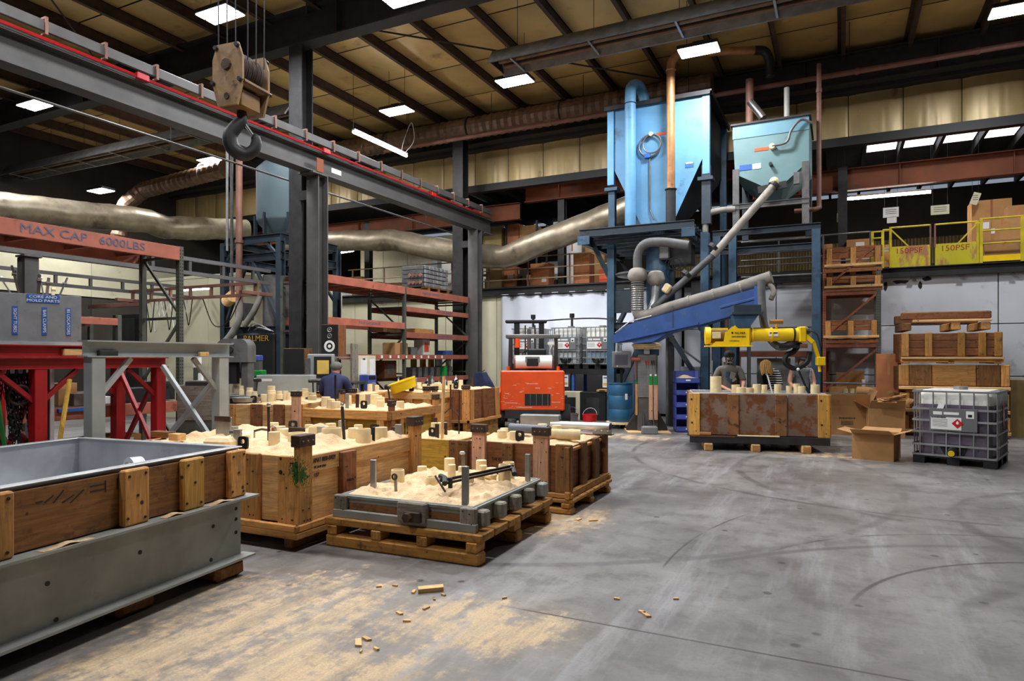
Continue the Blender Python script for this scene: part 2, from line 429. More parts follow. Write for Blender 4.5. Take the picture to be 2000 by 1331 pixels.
    sm = m.ramp(m.math('ADD', m.math('MULTIPLY', bl, .26), m.math('MULTIPLY', sn, 1.12)), .72, .86)
    sm = m.math('MULTIPLY', sm, m.ramp(bl, .02, .3))
    grain = m.mix(m.ramp(m.noise(mp((1, 1, 1)), 70, 4, .7), .3, .7), lin('#c2a680'), lin('#dec4a0'))
    base = m.mix(m.math('MULTIPLY', sm, m.math('MULTIPLY_ADD', m.ramp(m.noise(mp((2.2, .35, 1), math.radians(65)), 3.0, 6, .7), .35, .62), .5, .45)), base, grain)
    base = m.mix(m.math('MULTIPLY', m.ramp(bl, .1, 1), .12), base, lin('#c0a47e'))
    # saw-cut joint
    jt = m.math('ABSOLUTE', m.math('ADD', m.math('SUBTRACT', Y, 3.95), m.math('MULTIPLY', m.math('SUBTRACT', fine, .5), .006)))
    jf = m.math('MULTIPLY', m.ramp(jt, .012, .006), m.ramp(X, -2.1, -1.7))
    base = m.mix(m.math('MULTIPLY', jf, .85), base, lin('#2c2420'))
    rg = m.math('ADD', m.math('MULTIPLY', big, .3), m.math('MULTIPLY', sm, .35))
    m.set(base, m.math('ADD', rg, .28)); m.b.inputs['Specular IOR Level'].default_value = .4
    m.bump(m.math('ADD', m.math('MULTIPLY', fine, .5), m.math('MULTIPLY', sm, 1.0)), .22, .004)
    return m.mat
floor = ST_('floor', M().bx(XL-.3, XR+.3, YN-.3, YB+.1, -.2, 0), floor_material())

# roof: insulation panels between purlins, girders across
ceil = ST_('ceiling', M().bx(XL, XR, YN, YB+.2, ZR+.05, ZR+.15), 'girder')
def sag_panel(w, l, sag):
    m = M(); nx, ny = 6, 6; vs = []
    for j in range(ny+1):
        for i in range(nx+1):
            a, b = i/nx, j/ny
            vs.append(((a-.5)*w, (b-.5)*l, -sag*math.sin(math.pi*a)**.6*math.sin(math.pi*b)**.5 if 0 < a < 1 and 0 < b < 1 else 0))
    m.add(vs, [(j*(nx+1)+i, (j+1)*(nx+1)+i, (j+1)*(nx+1)+i+1, j*(nx+1)+i+1) for j in range(ny) for i in range(nx)])
    return m.mesh('insulation_panel', MT['gold_roof'], True)
PX0, PSP = -5.64, 1.42
sagm = sag_panel(PSP-.06, 1.86, .05)
purl = M()
purl.box((0, 0, -.03), (.014, YB-YN, .28)); purl.box((.04, 0, -.164), (.09, YB-YN, .012)); purl.box((-.04, 0, .104), (.09, YB-YN, .012))
purl_me = purl.mesh('purlin', MT['purlin'])
k = -14
while PX0+k*PSP < XR:
    x = PX0+k*PSP
    if x > XL:
        link('purlin', purl_me, ceil, (x, (YB+YN)/2, ZR-.12))
        if x+PSP < XR and x < 5.5:
            for j in range(11):
                y = 17.8-j*1.9
                if y < -2: break
                link('insulation_panel', sagm, ceil, (x+PSP/2, y, ZR-.005))
    k += 1
for y in (3.4, 10.85, 18.3):
    g = M(); zc = 8.72; h = .75
    g.ibeam((XL, y, zc), (XR, y, zc), h, .34, .03)
    for i in range(12): g.box((XL+1.5+i*2.84, y, zc), (.015, .3, h-.06))
    tag(g.build('girder', 'girder'), kind='structure')
# diagonal roof bracing rods
for a, b in (((-10.2, 10.8, 9.0), (-3.0, 3.4, 9.0)), ((-10.2, 10.8, 8.9), (-3.2, 18.2, 8.9)), ((-10.2, 3.4, 9.0), (-17, 10.8, 9.0))):
    tag(M().cyl(a, b, .02, n=6).build('bracing_rod', 'girder'), kind='structure')

# back wall, lower part: white panels right, white curtain in the middle, cream wall left
wb = ST_('wall_back', M().bx(XL, XR, YB+.06, YB+.2, 0, ZM-.2), 'wall_dark')
x = -3.9
while x < XR-.1:
    for z0, z1 in ((0.02, 1.22), (1.24, 2.44), (2.46, 3.66)):
        pc('wall_panel', 'wall_panel', wb, (x+1.2, YB+.03, (z0+z1)/2), (2.38, .05, z1-z0), None, .006)
    x += 2.4
x = XL
while x < -9.7:
    pc('wall_panel', 'cream', wb, (x+.95, YB+.03, 1.84), (1.88, .05, 3.64), None, .006); x += 1.9
cm = M(); vs = []; n = 60
for j in range(2):
    for i in range(n+1):
        xx = -9.6+5.65*i/n; amp = .05*math.exp(-i/14)+.012
        vs.append((xx, YB-.06-amp*math.sin(i*1.05), .08 if j == 0 else 3.66))
cm.add(vs, [(i, i+1, n+2+i, n+1+i) for i in range(n)])
cur = cm.build('wall_curtain', 'curtain', smooth=True); sm_ = cur.modifiers.new('thickness', 'SOLIDIFY'); sm_.thickness = .006
tag(cur, kind='structure')
# torn openings along the top of the white wall
hole = M()
for hx, hz, w, h in ((1.02, 3.42, .10, .26), (1.35, 3.52, .34, .10), (1.9, 3.56, .22, .12), (1.75, 3.42, .08, .2)):
    pts = []
    for i in range(12):
        a = 2*math.pi*i/12; q = .7+.5*random.random(); pts.append((hx+w/2*q*math.cos(a), YB-.004, hz+h/2*q*math.sin(a)))
    hole.prism(pts, (0, .006, 0))
hole.build('torn_hole', 'black', wb)

# mezzanine behind the back wall
mz = ST_('floor_mezzanine', M().bx(XL, XR, YB, 27.0, ZM-.12, ZM), 'steel_dark')
M().ibeam((XL, YB-.06, ZM-.16), (XR, YB-.06, ZM-.16), .24, .16, .02).build('edge_beam', 'steel_dark', mz)
cl = M(); cl.cyl((0, 0, 0), (0, 0, -.05), .012, n=6); cl.prism([(-.06, -.02, -.05), (.06, -.02, -.05), (.03, -.02, -.02), (-.03, -.02, -.02)], (0, .04, 0))
clm = cl.mesh('edge_clip', MT['black'])
x = -9.2
while x < 5: link('edge_clip', clm, mz, (x, YB-.13, ZM-.28)); x += .98
wm = ST_('wall_mezzanine', M().bx(XL, XR, 26.6, 26.7, ZM, 7.4), 'wall_dark')
cor = M(); vs = []; n = 240
for i in range(n+1):
    vs += [(-6+12.0*i/n, 26.5-(.05 if (i//2) % 2 else 0), ZM), (-6+12.0*i/n, 26.5-(.05 if (i//2) % 2 else 0), 5.75)]
cor.add(vs, [(2*i, 2*i+2, 2*i+3, 2*i+1) for i in range(n)]); cor.build('corrugated_sheet', 'corrugated', wm)
M().bx(-6, 6, 26.38, 26.5, 4.65, 4.85).build('girt', 'black', wm)
cmz = ST_('ceiling_mezzanine', M().bx(XL, XR, YB+.3, 26.7, 7.55, 7.65), 'girder')
rm = M().bx(-.04, .04, -3.6, 3.6, -.11, .11).mesh('rafter', MT['girder'])
sky = emit('skylight', '#e8ecf4', 2.2)
skm = M().bx(-.36, .36, -1.3, 1.3, -.01, .01).mesh('skylight', sky)
x = -12.0
i = 0
while x < 8:
    link('rafter', rm, cmz, (x, 22.9, 7.42)); x += .9
for x, y in ((-8.5, 20.4), (-7.0, 20.6), (-7.0, 24.2), (-4.9, 21), (1.25, 20.2), (2.15, 20.2), (3.05, 20.2), (.35, 20.2), (-13, 21)):
    x = round((x+12)/.9)*.9-12+.45
    link('skylight', skm, cmz, (x, y, 7.53))
tag(M().bx(XL-.2, XL, YB, 26.7, 0, ZR).build('wall_mezzanine_left', 'wall_dark'), kind='structure'); tag(M().bx(XR, XR+.2, YB, 26.7, 0, ZR).build('wall_mezzanine_right', 'wall_dark'), kind='structure'); tag(M().bx(XL, XR, YB+.2, YB+.32, 7.5, ZR).build('wall_mezzanine_head', 'wall_dark'), kind='structure')
# upper back wall of gold-faced insulation
wu = ST_('wall_back_upper', M().bx(XL, XR, YB+.05, YB+.25, 7.1, ZR), 'wall_dark')
def wall_panel_mesh(w, h):
    m = M(); nx, nz = 14, 6; vs = []
    for j in range(nz+1):
        for i in range(nx+1):
            a, b = i/nx, j/nz
            e = 0 if i in (0, nx) else .07*math.sin(math.pi*a)**.5*(.8+.2*math.sin(b*3))+.012*math.sin(i*2.4+b*1.5)
            vs.append(((a-.5)*w, -e, (b-.5)*h))
    m.add(vs, [(j*(nx+1)+i, j*(nx+1)+i+1, (j+1)*(nx+1)+i+1, (j+1)*(nx+1)+i) for j in range(nz) for i in range(nx)])
    return m.mesh('insulation_panel', MT['gold'], True)
wpm = wall_panel_mesh(1.18, 1.12)
x = XL+.6
while x < XR: link('insulation_panel', wpm, wu, (x, YB+.04, 7.72)); x += 1.2
M().bx(XL, XR, YB-.14, YB+.1, 6.98, 7.2).build('lintel_beam', 'black', wu)
M().bx(XL, XR, YB-.3, YB+.1, 8.27, 8.6).build('eave_beam', 'girder', wu)
# rusty beams and posts of the mezzanine
def rbeam(x0, x1, y, z0, z1):
    b = M().ibeam((x0, y, (z0+z1)/2), (x1, y, (z0+z1)/2), z1-z0, .2, .025)
    for i in range(int((x1-x0)/2.4)): b.box((x0+1.2+i*2.4, y, (z0+z1)/2), (.02, .18, z1-z0-.05))
    tag(b.build('rust_beam', 'rust_beam'), kind='structure')
rbeam(-9.2, -2.4, 19.7, 6.72, 7.2); rbeam(-2.2, 9, 19.9, 6.12, 6.7); rbeam(-22, -9.4, 19.7, 6.2, 6.75)
for px in (1098, 1646, 720, 565):
    p = WY(px, 600, 19.8)
    tag(M().ibeam((p.x, 19.8, ZM), (p.x, 19.8, 6.72), .22, .22, .02).build('mezzanine_post', 'steel_dark'), kind='structure')
# other walls
wl = ST_('wall_left', M().bx(XL-.2, XL, YN, YB, 0, ZR), 'wall_dark')
x = 2.0
while x < YB-.5:
    pc('wall_panel', 'cream', wl, (XL+.03, x+.95, 4.55), (.05, 1.88, 1.25), None, .006); pc('wall_panel', 'wall_dark', wl, (XL+.03, x+.95, 1.95), (.05, 1.88, 3.85), None, .006); x += 1.9
ST_('wall_right', M().bx(XR, XR+.2, YN, YB, 0, ZR), 'wall_dark')
ST_('wall_front', M().bx(XL, XR, YN-.2, YN, 0, ZR), 'wall_dark')
# columns
def column(x, y, z1, w, d, mat='beam'):
    c = M().ibeam((x, y, 0.02), (x, y, z1), d, w, .025); c.bx(x-.25, x+.25, y-.25, y+.25, 0, .03)
    return tag(c.build('column', mat), kind='structure')
RX, RZ0 = -9.85, 5.5
CYs = (3.3, 10.75, 17.5)
for y in CYs:
    column(RX, y, RZ0, .32, .30)
    M_ = column(RX-.6, y+.15, 8.36, .36, .34, 'steel_dark')
    tag(M().bx(RX-.45, RX-.15, y-.06, y+.2, RZ0-.5, RZ0-.3).build('column_tie', 'steel_dark'), kind='structure')

# ------------------------------------------------------------------ ceiling lamps
led = emit('led', '#f4f7ff', 26.0)
def high_bay(x, y, label, z=8.15, rz=0.0):
    t = T('high_bay_lamp', label, 'lamp', (x, y, z), rz, 'high bay lamps under the roof')
    h = M(); h.bx(-.42, .42, -.24, .24, .02, .10, .01); h.bx(-.12, .12, -.1, .1, .10, .18)
    h.build('housing', 'steel_dark', t)
    for hx in (-.25, .25): M().cyl((hx, 0, .1), (hx, 0, ZR-.01-z), .006, n=5).build("hanger_wire", "black", t)
    for i in (-1, 1):
        dm = M().bx(-.40, .40, i*.12-.10, i*.12+.10, 0, .02)
        dm.build('diffuser', led, t)
    ld = D.lights.new('lamp_light', 'AREA'); ld.shape = 'RECTANGLE'; ld.size = .8; ld.size_y = .44; ld.energy = LAMP_W; ld.color = (.97, .985, 1)
    lo = D.objects.new('lamp_light', ld); COL.objects.link(lo); lo.parent = t; lo.location = (0, 0, -.012)
    return t
LP = [((430, 30), 'bright high bay lamp behind the crane hook cables'), ((68, 207), 'high bay lamp at far left under the crane runway'),
      ((412, 314), 'high bay lamp near the ribbed duct left of the tall column'), ((197, 374), 'small distant high bay lamp above the silver duct'),
      ((775, 218), 'high bay lamp above the hanging fluorescent tube, white cord below'), ((1005, 160), 'high bay lamp under the end of the heater hood'),
      ((1365, 100), 'high bay lamp above the blue hopper by the tan pipe'), ((1985, 20), 'high bay lamp in the top right corner'), ((790, -4), 'high bay lamp cut by the top edge at the dark girder')]
for (px, py), lab in LP:
    zz = 7.3 if py == 374 else 8.15
    p = WZ(px, py, zz); high_bay(p.x, p.y, lab, zz)
for x, y in ((-2.6, 9.6), (-7, 4.6), (-2.6, 4.6), (-11, 4.0), (-5, -1.5)):
    high_bay(x, y, {(-2.6, 9.6): 'high bay lamp over the open floor right of the brown moulding box', (-7, 4.6): 'high bay lamp over the tan moulding box with green paint', (-2.6, 4.6): 'high bay lamp over the low flask in the foreground', (-11, 4.0): 'high bay lamp over the red trestle at far left', (-5, -1.5): 'high bay lamp over the long steel-lined flask'}[(x, y)])
def cr(pts, n=6):
    """smooth curve through points"""
    P = [Vector(p) for p in pts]; P = [P[0]*2-P[1]]+P+[P[-1]*2-P[-2]]; out = []
    for i in range(1, len(P)-2):
        a, b, c, d = P[i-1:i+3]
        for j in range(n):
            t = j/n; out.append(.5*((2*b)+(c-a)*t+(2*a-5*b+4*c-d)*t*t+(3*b-a-3*c+d)*t**3))
    out.append(P[-2]); return out
# ------------------------------------------------------------------ crane runway
t = T('crane_runway', 'grey steel crane runway beam crossing the upper left on columns', 'crane runway', (RX, 0, RZ0))
M().ibeam((0, YN+.2, .22), (0, 18.45, .22), .44, .30, .025).build('runway_beam', 'beam', t)
M().bx(-.04, .04, YN+.2, 18.45, .44, .52).build('crane_rail', 'steel_dark', t)
for i in range(3):
    M().cyl((.17+.02*i, YN+.2, .50-.022*i), (.17+.02*i, 17.6, .50-.022*i), .012, n=6).build('conductor_bar', 'red_paint', t)
joint = M().box((0, 0, 0), (.08, .2, .1), None, .01).mesh('bar_joint', MT['red'])
for y in (6.7, 10.8, 14.9): link('bar_joint', joint, t, (.19, y, .49))
M().bx(.10, .16, YN+.2, 18.3, .60, .75, .005).build('cable_tray', 'beam', t)
clip = M(); clip.bx(-.05, .05, -.02, .02, .13, .16); clip.bx(.04, .055, -.02, .02, -.08, .16); clip.bx(-.05, .04, -.02, .02, -.08, -.06)
clip_me = clip.mesh('tray_clip', MT['rust_pipe'])
y = .4
while y < 18.2: link('tray_clip', clip_me, t, (.14, y, .63)); y += .82
for y in (10.6, 18.0):
    M().bx(-.2, .2, y-.2, y+.25, -.04, -.005).build('bearing_plate', 'beam', t)
M().bx(.16, .17, 10.55, 10.75, .02, .3).build('rust_patch_plate', 'rust_beam', t)
M().bx(.16, .168, 11.0, 11.3, .1, .2).build('number_plate', 'paper', t)
# conduit under the runway
t = T('conduit', 'thin dark conduit slung beneath the crane runway', 'conduit', (-10.75, 0, 5.52))
M().cyl((0, YN+.2, 0), (0, 18.6, 0), .022, n=8).build('pipe', 'steel', t)
for y in (5.2, 8, 13.3, 16.2): M().cyl((0, y, 0), (0, y, .35), .008, n=5).build('hanger_rod', 'black', t)
# ------------------------------------------------------------------ crane hook block
hp = WD(472, 172, 7.4); rz = math.radians(97)
t = T('hook_block', 'rusty tan crane hook block with sheaves hanging from wire ropes', 'crane hook', hp, rz)
def plate(x):
    pts = [(x, -.20, .24), (x, -.14, .40), (x, .14, .40), (x, .20, .24), (x, .20, -.02), (x, .13, -.27), (x, -.13, -.27), (x, -.20, -.02)]
    return M().prism(pts, (.03 if x > 0 else -.03, 0, 0))
tanm = mk('hook_tan', '#8f7150', .6, .1, .25, 6, dirt=('#4a3422', .35, 6))
for x in (-.19, .19): plate(x).build('side_plate', tanm, t)
M().bx(-.20, .20, -.22, .22, -.03, .0, .004).build('strap_plate', tanm, t)
sh = M().lathe([(.06, -.025), (.185, -.025), (.185, -.018), (.165, 0), (.185, .018), (.185, .025), (.06, .025)], 24, R=Matrix.Rotation(math.pi/2, 3, 'Y')).mesh('sheave', MT['iron'], True)
for x in (-.13, -.065, 0, .065, .13): link('sheave', sh, t, (x, 0, .17))
for x, r, z, L in ((-.25, .06, .17, .09), (-.235, .035, -.17, .04)):
    M().cyl((x, 0, z), (x+L, 0, z), r, n=8).build('axle_nut', 'iron', t)
for x in (-.235, .235):
    for yy, zz in ((-.14, .36), (.14, .36), (-.18, -.015), (.18, -.015)):
        M().cyl((x-.02, yy, zz), (x+.02, yy, zz), .025, n=6).build('bolt', 'black', t)
M().cyl((-.2, -.2, -.02), (.2, -.2, -.02), .02, n=8).build('tie_bar', 'iron', t)
M().bx(-.15, .15, -.13, .13, -.26, -.07, .01).build('trunnion_block', mk('hook_yellow', '#8a6224', .6, 0, .3, 6), t)
hk = cr([(0, 0, -.26), (0, 0, -.36), (0, -.06, -.44), (0, -.12, -.55), (0, -.09, -.68), (0, .02, -.74), (0, .12, -.68), (0, .15, -.58), (0, .13, -.5)], 5)
rr = [.05+.03*math.sin(math.pi*min(1, i/len(hk)*1.1)) for i in range(len(hk))]; rr[-1] = .02; rr[-2] = .035
hk = [Matrix.Rotation(math.radians(138-97-180+0), 3, 'Z') @ p for p in hk]
M().tube(hk, .06, 10, rr).build('hook', 'steel_dark', t, smooth=True)
M().tube([Matrix.Rotation(math.radians(138-97-180), 3, 'Z') @ Vector(p) for p in [(0, 0, -.33), (0, .05, -.42), (0, .13, -.53)]], .016, 6).build('safety_latch', 'chrome', t)
for i, x in enumerate((-.16, -.10, -.03, .03, .10, .16)):
    M().cyl((x, -.17 if i % 2 else .17, .25), (x*1.05, -.19 if i % 2 else .19, 8.49-hp.z), .007, n=5).build('wire_rope', 'black', t)
t2 = T('hoist_trolley', 'dark hoist trolley under the roof holding the hook ropes', 'hoist', (hp.x, hp.y, 8.5), rz)
M().bx(-.5, .5, -.35, .35, 0, .45, .02).build('drum_housing', 'steel_dark', t2)
for k in (-1, 1): M().bx(k*.4-.04, k*.4+.04, -.3, .3, .45, .62).build('hanger', 'steel_dark', t2)
# ------------------------------------------------------------------ radiant heaters
def heater(p, length, label):
    t = T('radiant_heater', label, 'heater', p)
    sec = [(-.40, -.10), (-.38, -.06), (-.16, .24), (.16, .24), (.38, -.06), (.40, -.10), (.36, -.10), (.14, .20), (-.14, .20), (-.36, -.10)]
    M().prism([(0, y, z) for y, z in sec], (length, 0, 0)).build('hood', 'steel', t)
    for y in (-.12, .12): M().cyl((.15, y, -.0), (length, y, -.0), .05, n=10).build('burner_tube', 'duct', t, smooth=True)
    M().prism([(.02, y, z) for y, z in ((-.38, -.06), (-.16, .23), (.16, .23), (.38, -.06))], (.02, 0, 0)).build('end_cap', 'steel_dark', t)
    n = int(length/1.7)
    for i in range(n):
        M().bx(.5+i*1.7, .54+i*1.7, -.36, .36, -.09, -.07).build('tube_bracket', 'galv', t)
        M().cyl((.52+i*1.7, 0, .23), (.52+i*1.7, 0, ZR-.01-p.z), .006, n=5).build('hanger_chain', 'black', t)
p = WZ(968, 128, 7.95); heater(p, 8.6, 'long grey radiant heater hood hanging over the blue hopper')
p = WZ(14, 345, 7.7); heater(Vector((-24.6, p.y, p.z)), 12.5, 'long grey radiant heater hood under the crane runway at left')
# ------------------------------------------------------------------ ducts and pipes
def ribbed(label, pts, r, name='ribbed_duct', mat='duct', step=.12, cat='duct'):
    t = T(name, label, cat, Vector(pts[0]))
    o = Vector(pts[0]); P = [Vector(p)-o for p in pts]; L = []; rr = []
    for a, b in zip(P[:-1], P[1:]):
        n = max(1, int((b-a).length/step))
        for i in range(n): L.append(a.lerp(b, i/n)); rr.append(r*(1.05 if len(L) % 2 else .95))
    L.append(P[-1]); rr.append(r)
    M().tube(L, r, 16, rr).build('duct_wall', mat, t)
    return t, P
t, P = ribbed('brown ribbed air duct running under the roof edge', [(-17.4, 17.45, 8.58), (-3.4, 17.45, 8.58), (-2.9, 17.45, 8.58)], .31)
for x in (1.5, 4.4, 7.4, 10.4, 13.6): M().ring((x, 0, 0), .33, .025, 20, 6, Matrix.Rotation(math.pi/2, 3, 'Y')).build('duct_strap', 'steel_dark', t)
a = WY(440, 330, 15.2); b = WY(280, 372, 15.2); c = b+Vector((-.5, -.3, -.5))
t, P = ribbed('ribbed duct with an elbow beside the far left lamp', [a, b, c, c+Vector((-.2, -.2, -1.6))], .27)
M().ring((-1, 0, 0), .29, .025, 20, 6, Matrix.Rotation(math.pi/2, 3, 'Y')).build('duct_strap', 'galv', t)
def piperun(name, label, cat, pts, r, mat, collars=(), n=12, cr_=True):
    o = Vector(pts[0]); t = T(name, label, cat, o); P = [Vector(p)-o for p in pts]
    M().tube(cr(P, 5) if cr_ else P, r, n).build('pipe', mat, t, smooth=True)
    for f in collars:
        k = f*(len(P)-1); i = min(int(k), len(P)-2); q = P[i].lerp(P[i+1], k-i); d = (P[i+1]-P[i]).normalized()
        M().cyl(q-d*.04, q+d*.04, r*1.25, n=n).build('collar', mat, t)
    return t
t = piperun('rust_pipe', 'long reddish pipe running along the upper back wall', 'pipe', [(-12.8, 16.95, 8.14), (6, 16.95, 8.14)], .06, 'rust_pipe', (.12, .3, .5, .7, .82, .93), cr_=False)
for x in (.9, 3.8, 6.6, 9.4, 13, 16): M().cyl((x, 0, .05), (x, 0, 1.15), .008, n=5).build('hanger_rod', 'black', t)
# foil wrapped duct: along the left aisle, then along the mezzanine edge, rising to the platform
def foil(label, pts, r, seed):
    o = Vector(pts[0]); t = T('foil_duct', label, 'duct', o); P = [Vector(p)-o for p in pts]
    L = []; 
    for a, b in zip(P[:-1], P[1:]):
        n = max(2, int((b-a).length/.16))
        for i in range(n): L.append(a.lerp(b, i/n))
    L.append(P[-1])
    rr = []
    m = M(); n = 20; vs = []; K = len(L); up = None
    for i, p in enumerate(L):
        d = (L[min(i+2, K-1)]-L[max(i-2, 0)]).normalized(); a = d.cross(Vector((0, 0, 1))).normalized(); u = a.cross(d)
        for j in range(n):
            th = 2*math.pi*j/n; q = p+a*math.cos(th)*r+u*math.sin(th)*r
            e = noise.noise((q+o)*1.7+Vector((seed, 0, 0)))*.055*r/.4+noise.noise((q+o)*6)*.014
            vs.append(q+(a*math.cos(th)+u*math.sin(th))*e)
    m.add(vs, [(i*n+j, i*n+(j+1) % n, (i+1)*n+(j+1) % n, (i+1)*n+j) for i in range(K-1) for j in range(n)]+[tuple(reversed(range(n))), tuple(range((K-1)*n, K*n))])
    m.build('foil_wrap', 'foil', t, smooth=True)
    M().ring(P[-1]*.02, r*1.03, .015, 20, 6, frame(P[1]-P[0]) @ Matrix.Rotation(math.pi/2, 3, 'Y')).build('band', 'foil', t)
    return t
foil('foil wrapped duct crossing behind the left rack', [WX(-60, 398, -19.5), WX(290, 432, -19.5), WX(325, 445, -19.5), WX(470, 455, -19.5)+Vector((.6, -.3, .0))], .38, 3)
foil('foil wrapped duct along the mezzanine edge, rising to the blue platform',
     [WY(560, 478, 18.25), WY(700, 470, 18.25), WY(770, 470, 18.25), WY(915, 498, 18.25), WY(985, 503, 18.25), WY(1075, 467, 18.25), WY(1145, 440, 18.25), WY(1235, 405, 18.25)], .36, 9)
# hanging fluorescent tubes
def fluor(p0, p1, label, top, strength=30, watts=18, cord=True):
    p0, p1 = Vector(p0), Vector(p1); t = T('fluorescent_lamp', label, 'lamp', (p0+p1)/2)
    a, b = (p0-p1)/2, (p1-p0)/2; u = Vector((0, 0, 1))
    M().bar(a+u*.06, b+u*.06, .10, .05, .005).build('lamp_channel', 'white', t)
    M().cyl(a, b, .035, n=12).build('tube', emit('tube_glow', '#fff8ee', strength), t)
    for q in (a, b): M().cyl(q+u*.08, q+u*(top-(p0.z+p1.z)/2), .006, n=5).build('hanger_wire', 'black', t)
    ld = D.lights.new('tube_light', 'AREA'); ld.shape = 'RECTANGLE'; ld.size = (p1-p0).length; ld.size_y = .08; ld.energy = watts; ld.color = (1, .96, .9)
    lo = D.objects.new('tube_light', ld); COL.objects.link(lo); lo.parent = t; lo.location = (0, 0, -.05); lo.rotation_euler = (0, 0, math.atan2((p1-p0).y, (p1-p0).x))
    return t
a = WZ(690, 258, 7.6); b = WZ(794, 305, 7.6); t = fluor(a, b, 'bright fluorescent tube hanging beside the tall column', ZR-.01)
c = (b-a)/2; M().tube(cr([c+Vector((0, -.1, .05)), c+Vector((.12, .2, .5)), c+Vector((.1, .1, 1.0)), c+Vector((-.1, .0, .45)), c+Vector((-.05, -.2, .05))], 6), .012, 6).build('power_cord', 'white', t)
fluor(WY(1645, 390, 20.4), WY(1818, 375, 20.4), 'long fluorescent tube over the mezzanine yellow gates', 7.5, 30, 30)
fluor(WY(665, 494, 21.2), WY(690, 490, 21.2), 'short fluorescent tube on the mezzanine left of the stacked grey crates', 7.5, 22, 8)
# ------------------------------------------------------------------ moulding boxes on the floor
def sand_mesh(w, d, amp, seed, bumps=(), edge=0.0, nx=64, ny=64):
    m = M(); vs = []
    for j in range(ny+1):
        for i in range(nx+1):
            x, y = (i/nx-.5)*w, (j/ny-.5)*d
            e = min(i, nx-i, j, ny-j)/4.0; e = min(1, e)
            z = ((noise.fractal(Vector((x*3.1+seed, y*3.1, seed)), .9, 2, 4)*.7+.45)*amp+noise.noise(Vector((x*14, y*14, seed)))*amp*.28+noise.noise(Vector((x*30, y*30, seed)))*amp*.15)*e
            for bx_, by_, br, bh in bumps:
                q = math.hypot(x-bx_, y-by_)/br
                if q < 2: z += bh*math.exp(-q*q*1.6)
            vs.append((x, y, z+edge*(1-e)))
    m.add(vs, [(j*(nx+1)+i, j*(nx+1)+i+1, (j+1)*(nx+1)+i+1, (j+1)*(nx+1)+i) for j in range(ny) for i in range(nx)])
    return m.mesh('sand_fill', MT['sand'], True)
def sand_fill(parent, w, d, z, amp, seed, bumps=()):
    o = link('sand_fill', sand_mesh(w, d, amp, seed, bumps), parent, (0, 0, z)); o['kind'] = 'stuff'; return o
def sleeve(parent, x, y, z, r, h, name='riser_sleeve', mat='sleeve', hollow=False, tilt=0):
    key = ('slv', round(r, 3), round(h, 3), mat, hollow)
    if key not in _pc:
        pr = [(r*.98, -.05), (r, 0), (r*.97, h-.008), (r*.93, h)]
        if hollow: pr += [(r*.78, h), (r*.74, h-.05), (r*.05, h-.05)]
        _pc[key] = M().lathe(pr, 18).mesh(name, MT[mat], True)
    o = link(name, _pc[key], parent, (x, y, z)); o.rotation_euler = (tilt, tilt*.5, 0); return o
def flat_bar(parent, x, y, z, h, w=.05, t=.02, mat='galv', rz=0, tilt=0, name='vent_bar'):
    o = pc(name, mat, parent, (x, y, z+h/2-.04), (w, t, h+.08), None, .003); o.rotation_euler = (tilt, 0, rz); return o
def lug(parent, x, y, z, rz=0):
    if 'lug' not in _pc:
        m = M(); n = 16; vs = []; outer = []
        for i in range(n):
            a = 2*math.pi*i/n; sx = .05*max(-1, min(1, 1.25*math.cos(a))); sz = .06*max(-1, min(1, 1.25*math.sin(a)))
            outer.append((sx, sz))
        for yy in (-.012, .012):
            vs += [(p[0], yy, p[1]+.06) for p in outer]
            vs += [(.022*math.cos(2*math.pi*i/n), yy, .075+.022*math.sin(2*math.pi*i/n)) for i in range(n)]
        fs = []
        for i in range(n):
            j = (i+1) % n
            fs += [(i, j, n+j, n+i), (2*n+j, 2*n+i, 3*n+i, 3*n+j), (j, i, 2*n+i, 2*n+j), (n+i, n+j, 3*n+j, 3*n+i)]
        _pc['lug'] = m.add(vs, fs).mesh('lifting_lug', MT['black'])
    return link('lifting_lug', _pc['lug'], parent, (x, y, z), rz)
def cap(parent, c, size):
    """dark steel angle over a post head with its bolts"""
    o = pc('steel_cap', 'iron', parent, c, size, None, .004)
    for k in (-1, 0, 1):
        if size[0] > size[1]: q = (k*size[0]*.3, -size[1]/2, 0); d = (0, -.008, 0)
        else: q = (size[0]/2, k*size[1]*.3, 0); d = (.008, 0, 0)
        M().cyl(q, Vector(q)+Vector(d), .008, n=6).build('bolt', 'galv', o)
    return o
def nails(parent, face, pts):
    """dark bolt heads / holes on a face: 'f' front (-y), 'r' right (+x)"""
    for a, z, off, r in pts:
        key = ('nail', round(r, 4), face)
        if key not in _pc:
            _pc[key] = (M().cyl((0, .01, 0), (0, -.004, 0), r, n=8) if face == 'f' else M().cyl((-.01, 0, 0), (.004, 0, 0), r, n=8)).mesh('bolt_head', MT['black'])
        link('bolt_head', _pc[key], parent, (a, off, z) if face == 'f' else (off, a, z))
def post_nails(o, w, h, face, n=5, r=.008, seed=1):
    rnd = random.Random(seed)
    pts = []
    for i in range(n):
        pts.append((rnd.uniform(-.38, .38)*w, rnd.choice((-.42, -.3, 0.05, .25, .42))*h, 0, r))
    return pts

# --- A: the long steel flask box cut by the left edge
rzA = math.radians(6.6); cA = WD(470, 880, 5.13); wA, lA = 1.72, 3.7
loc = near_right(Vector((cA.x, cA.y, 0)), 0, 0, 0)
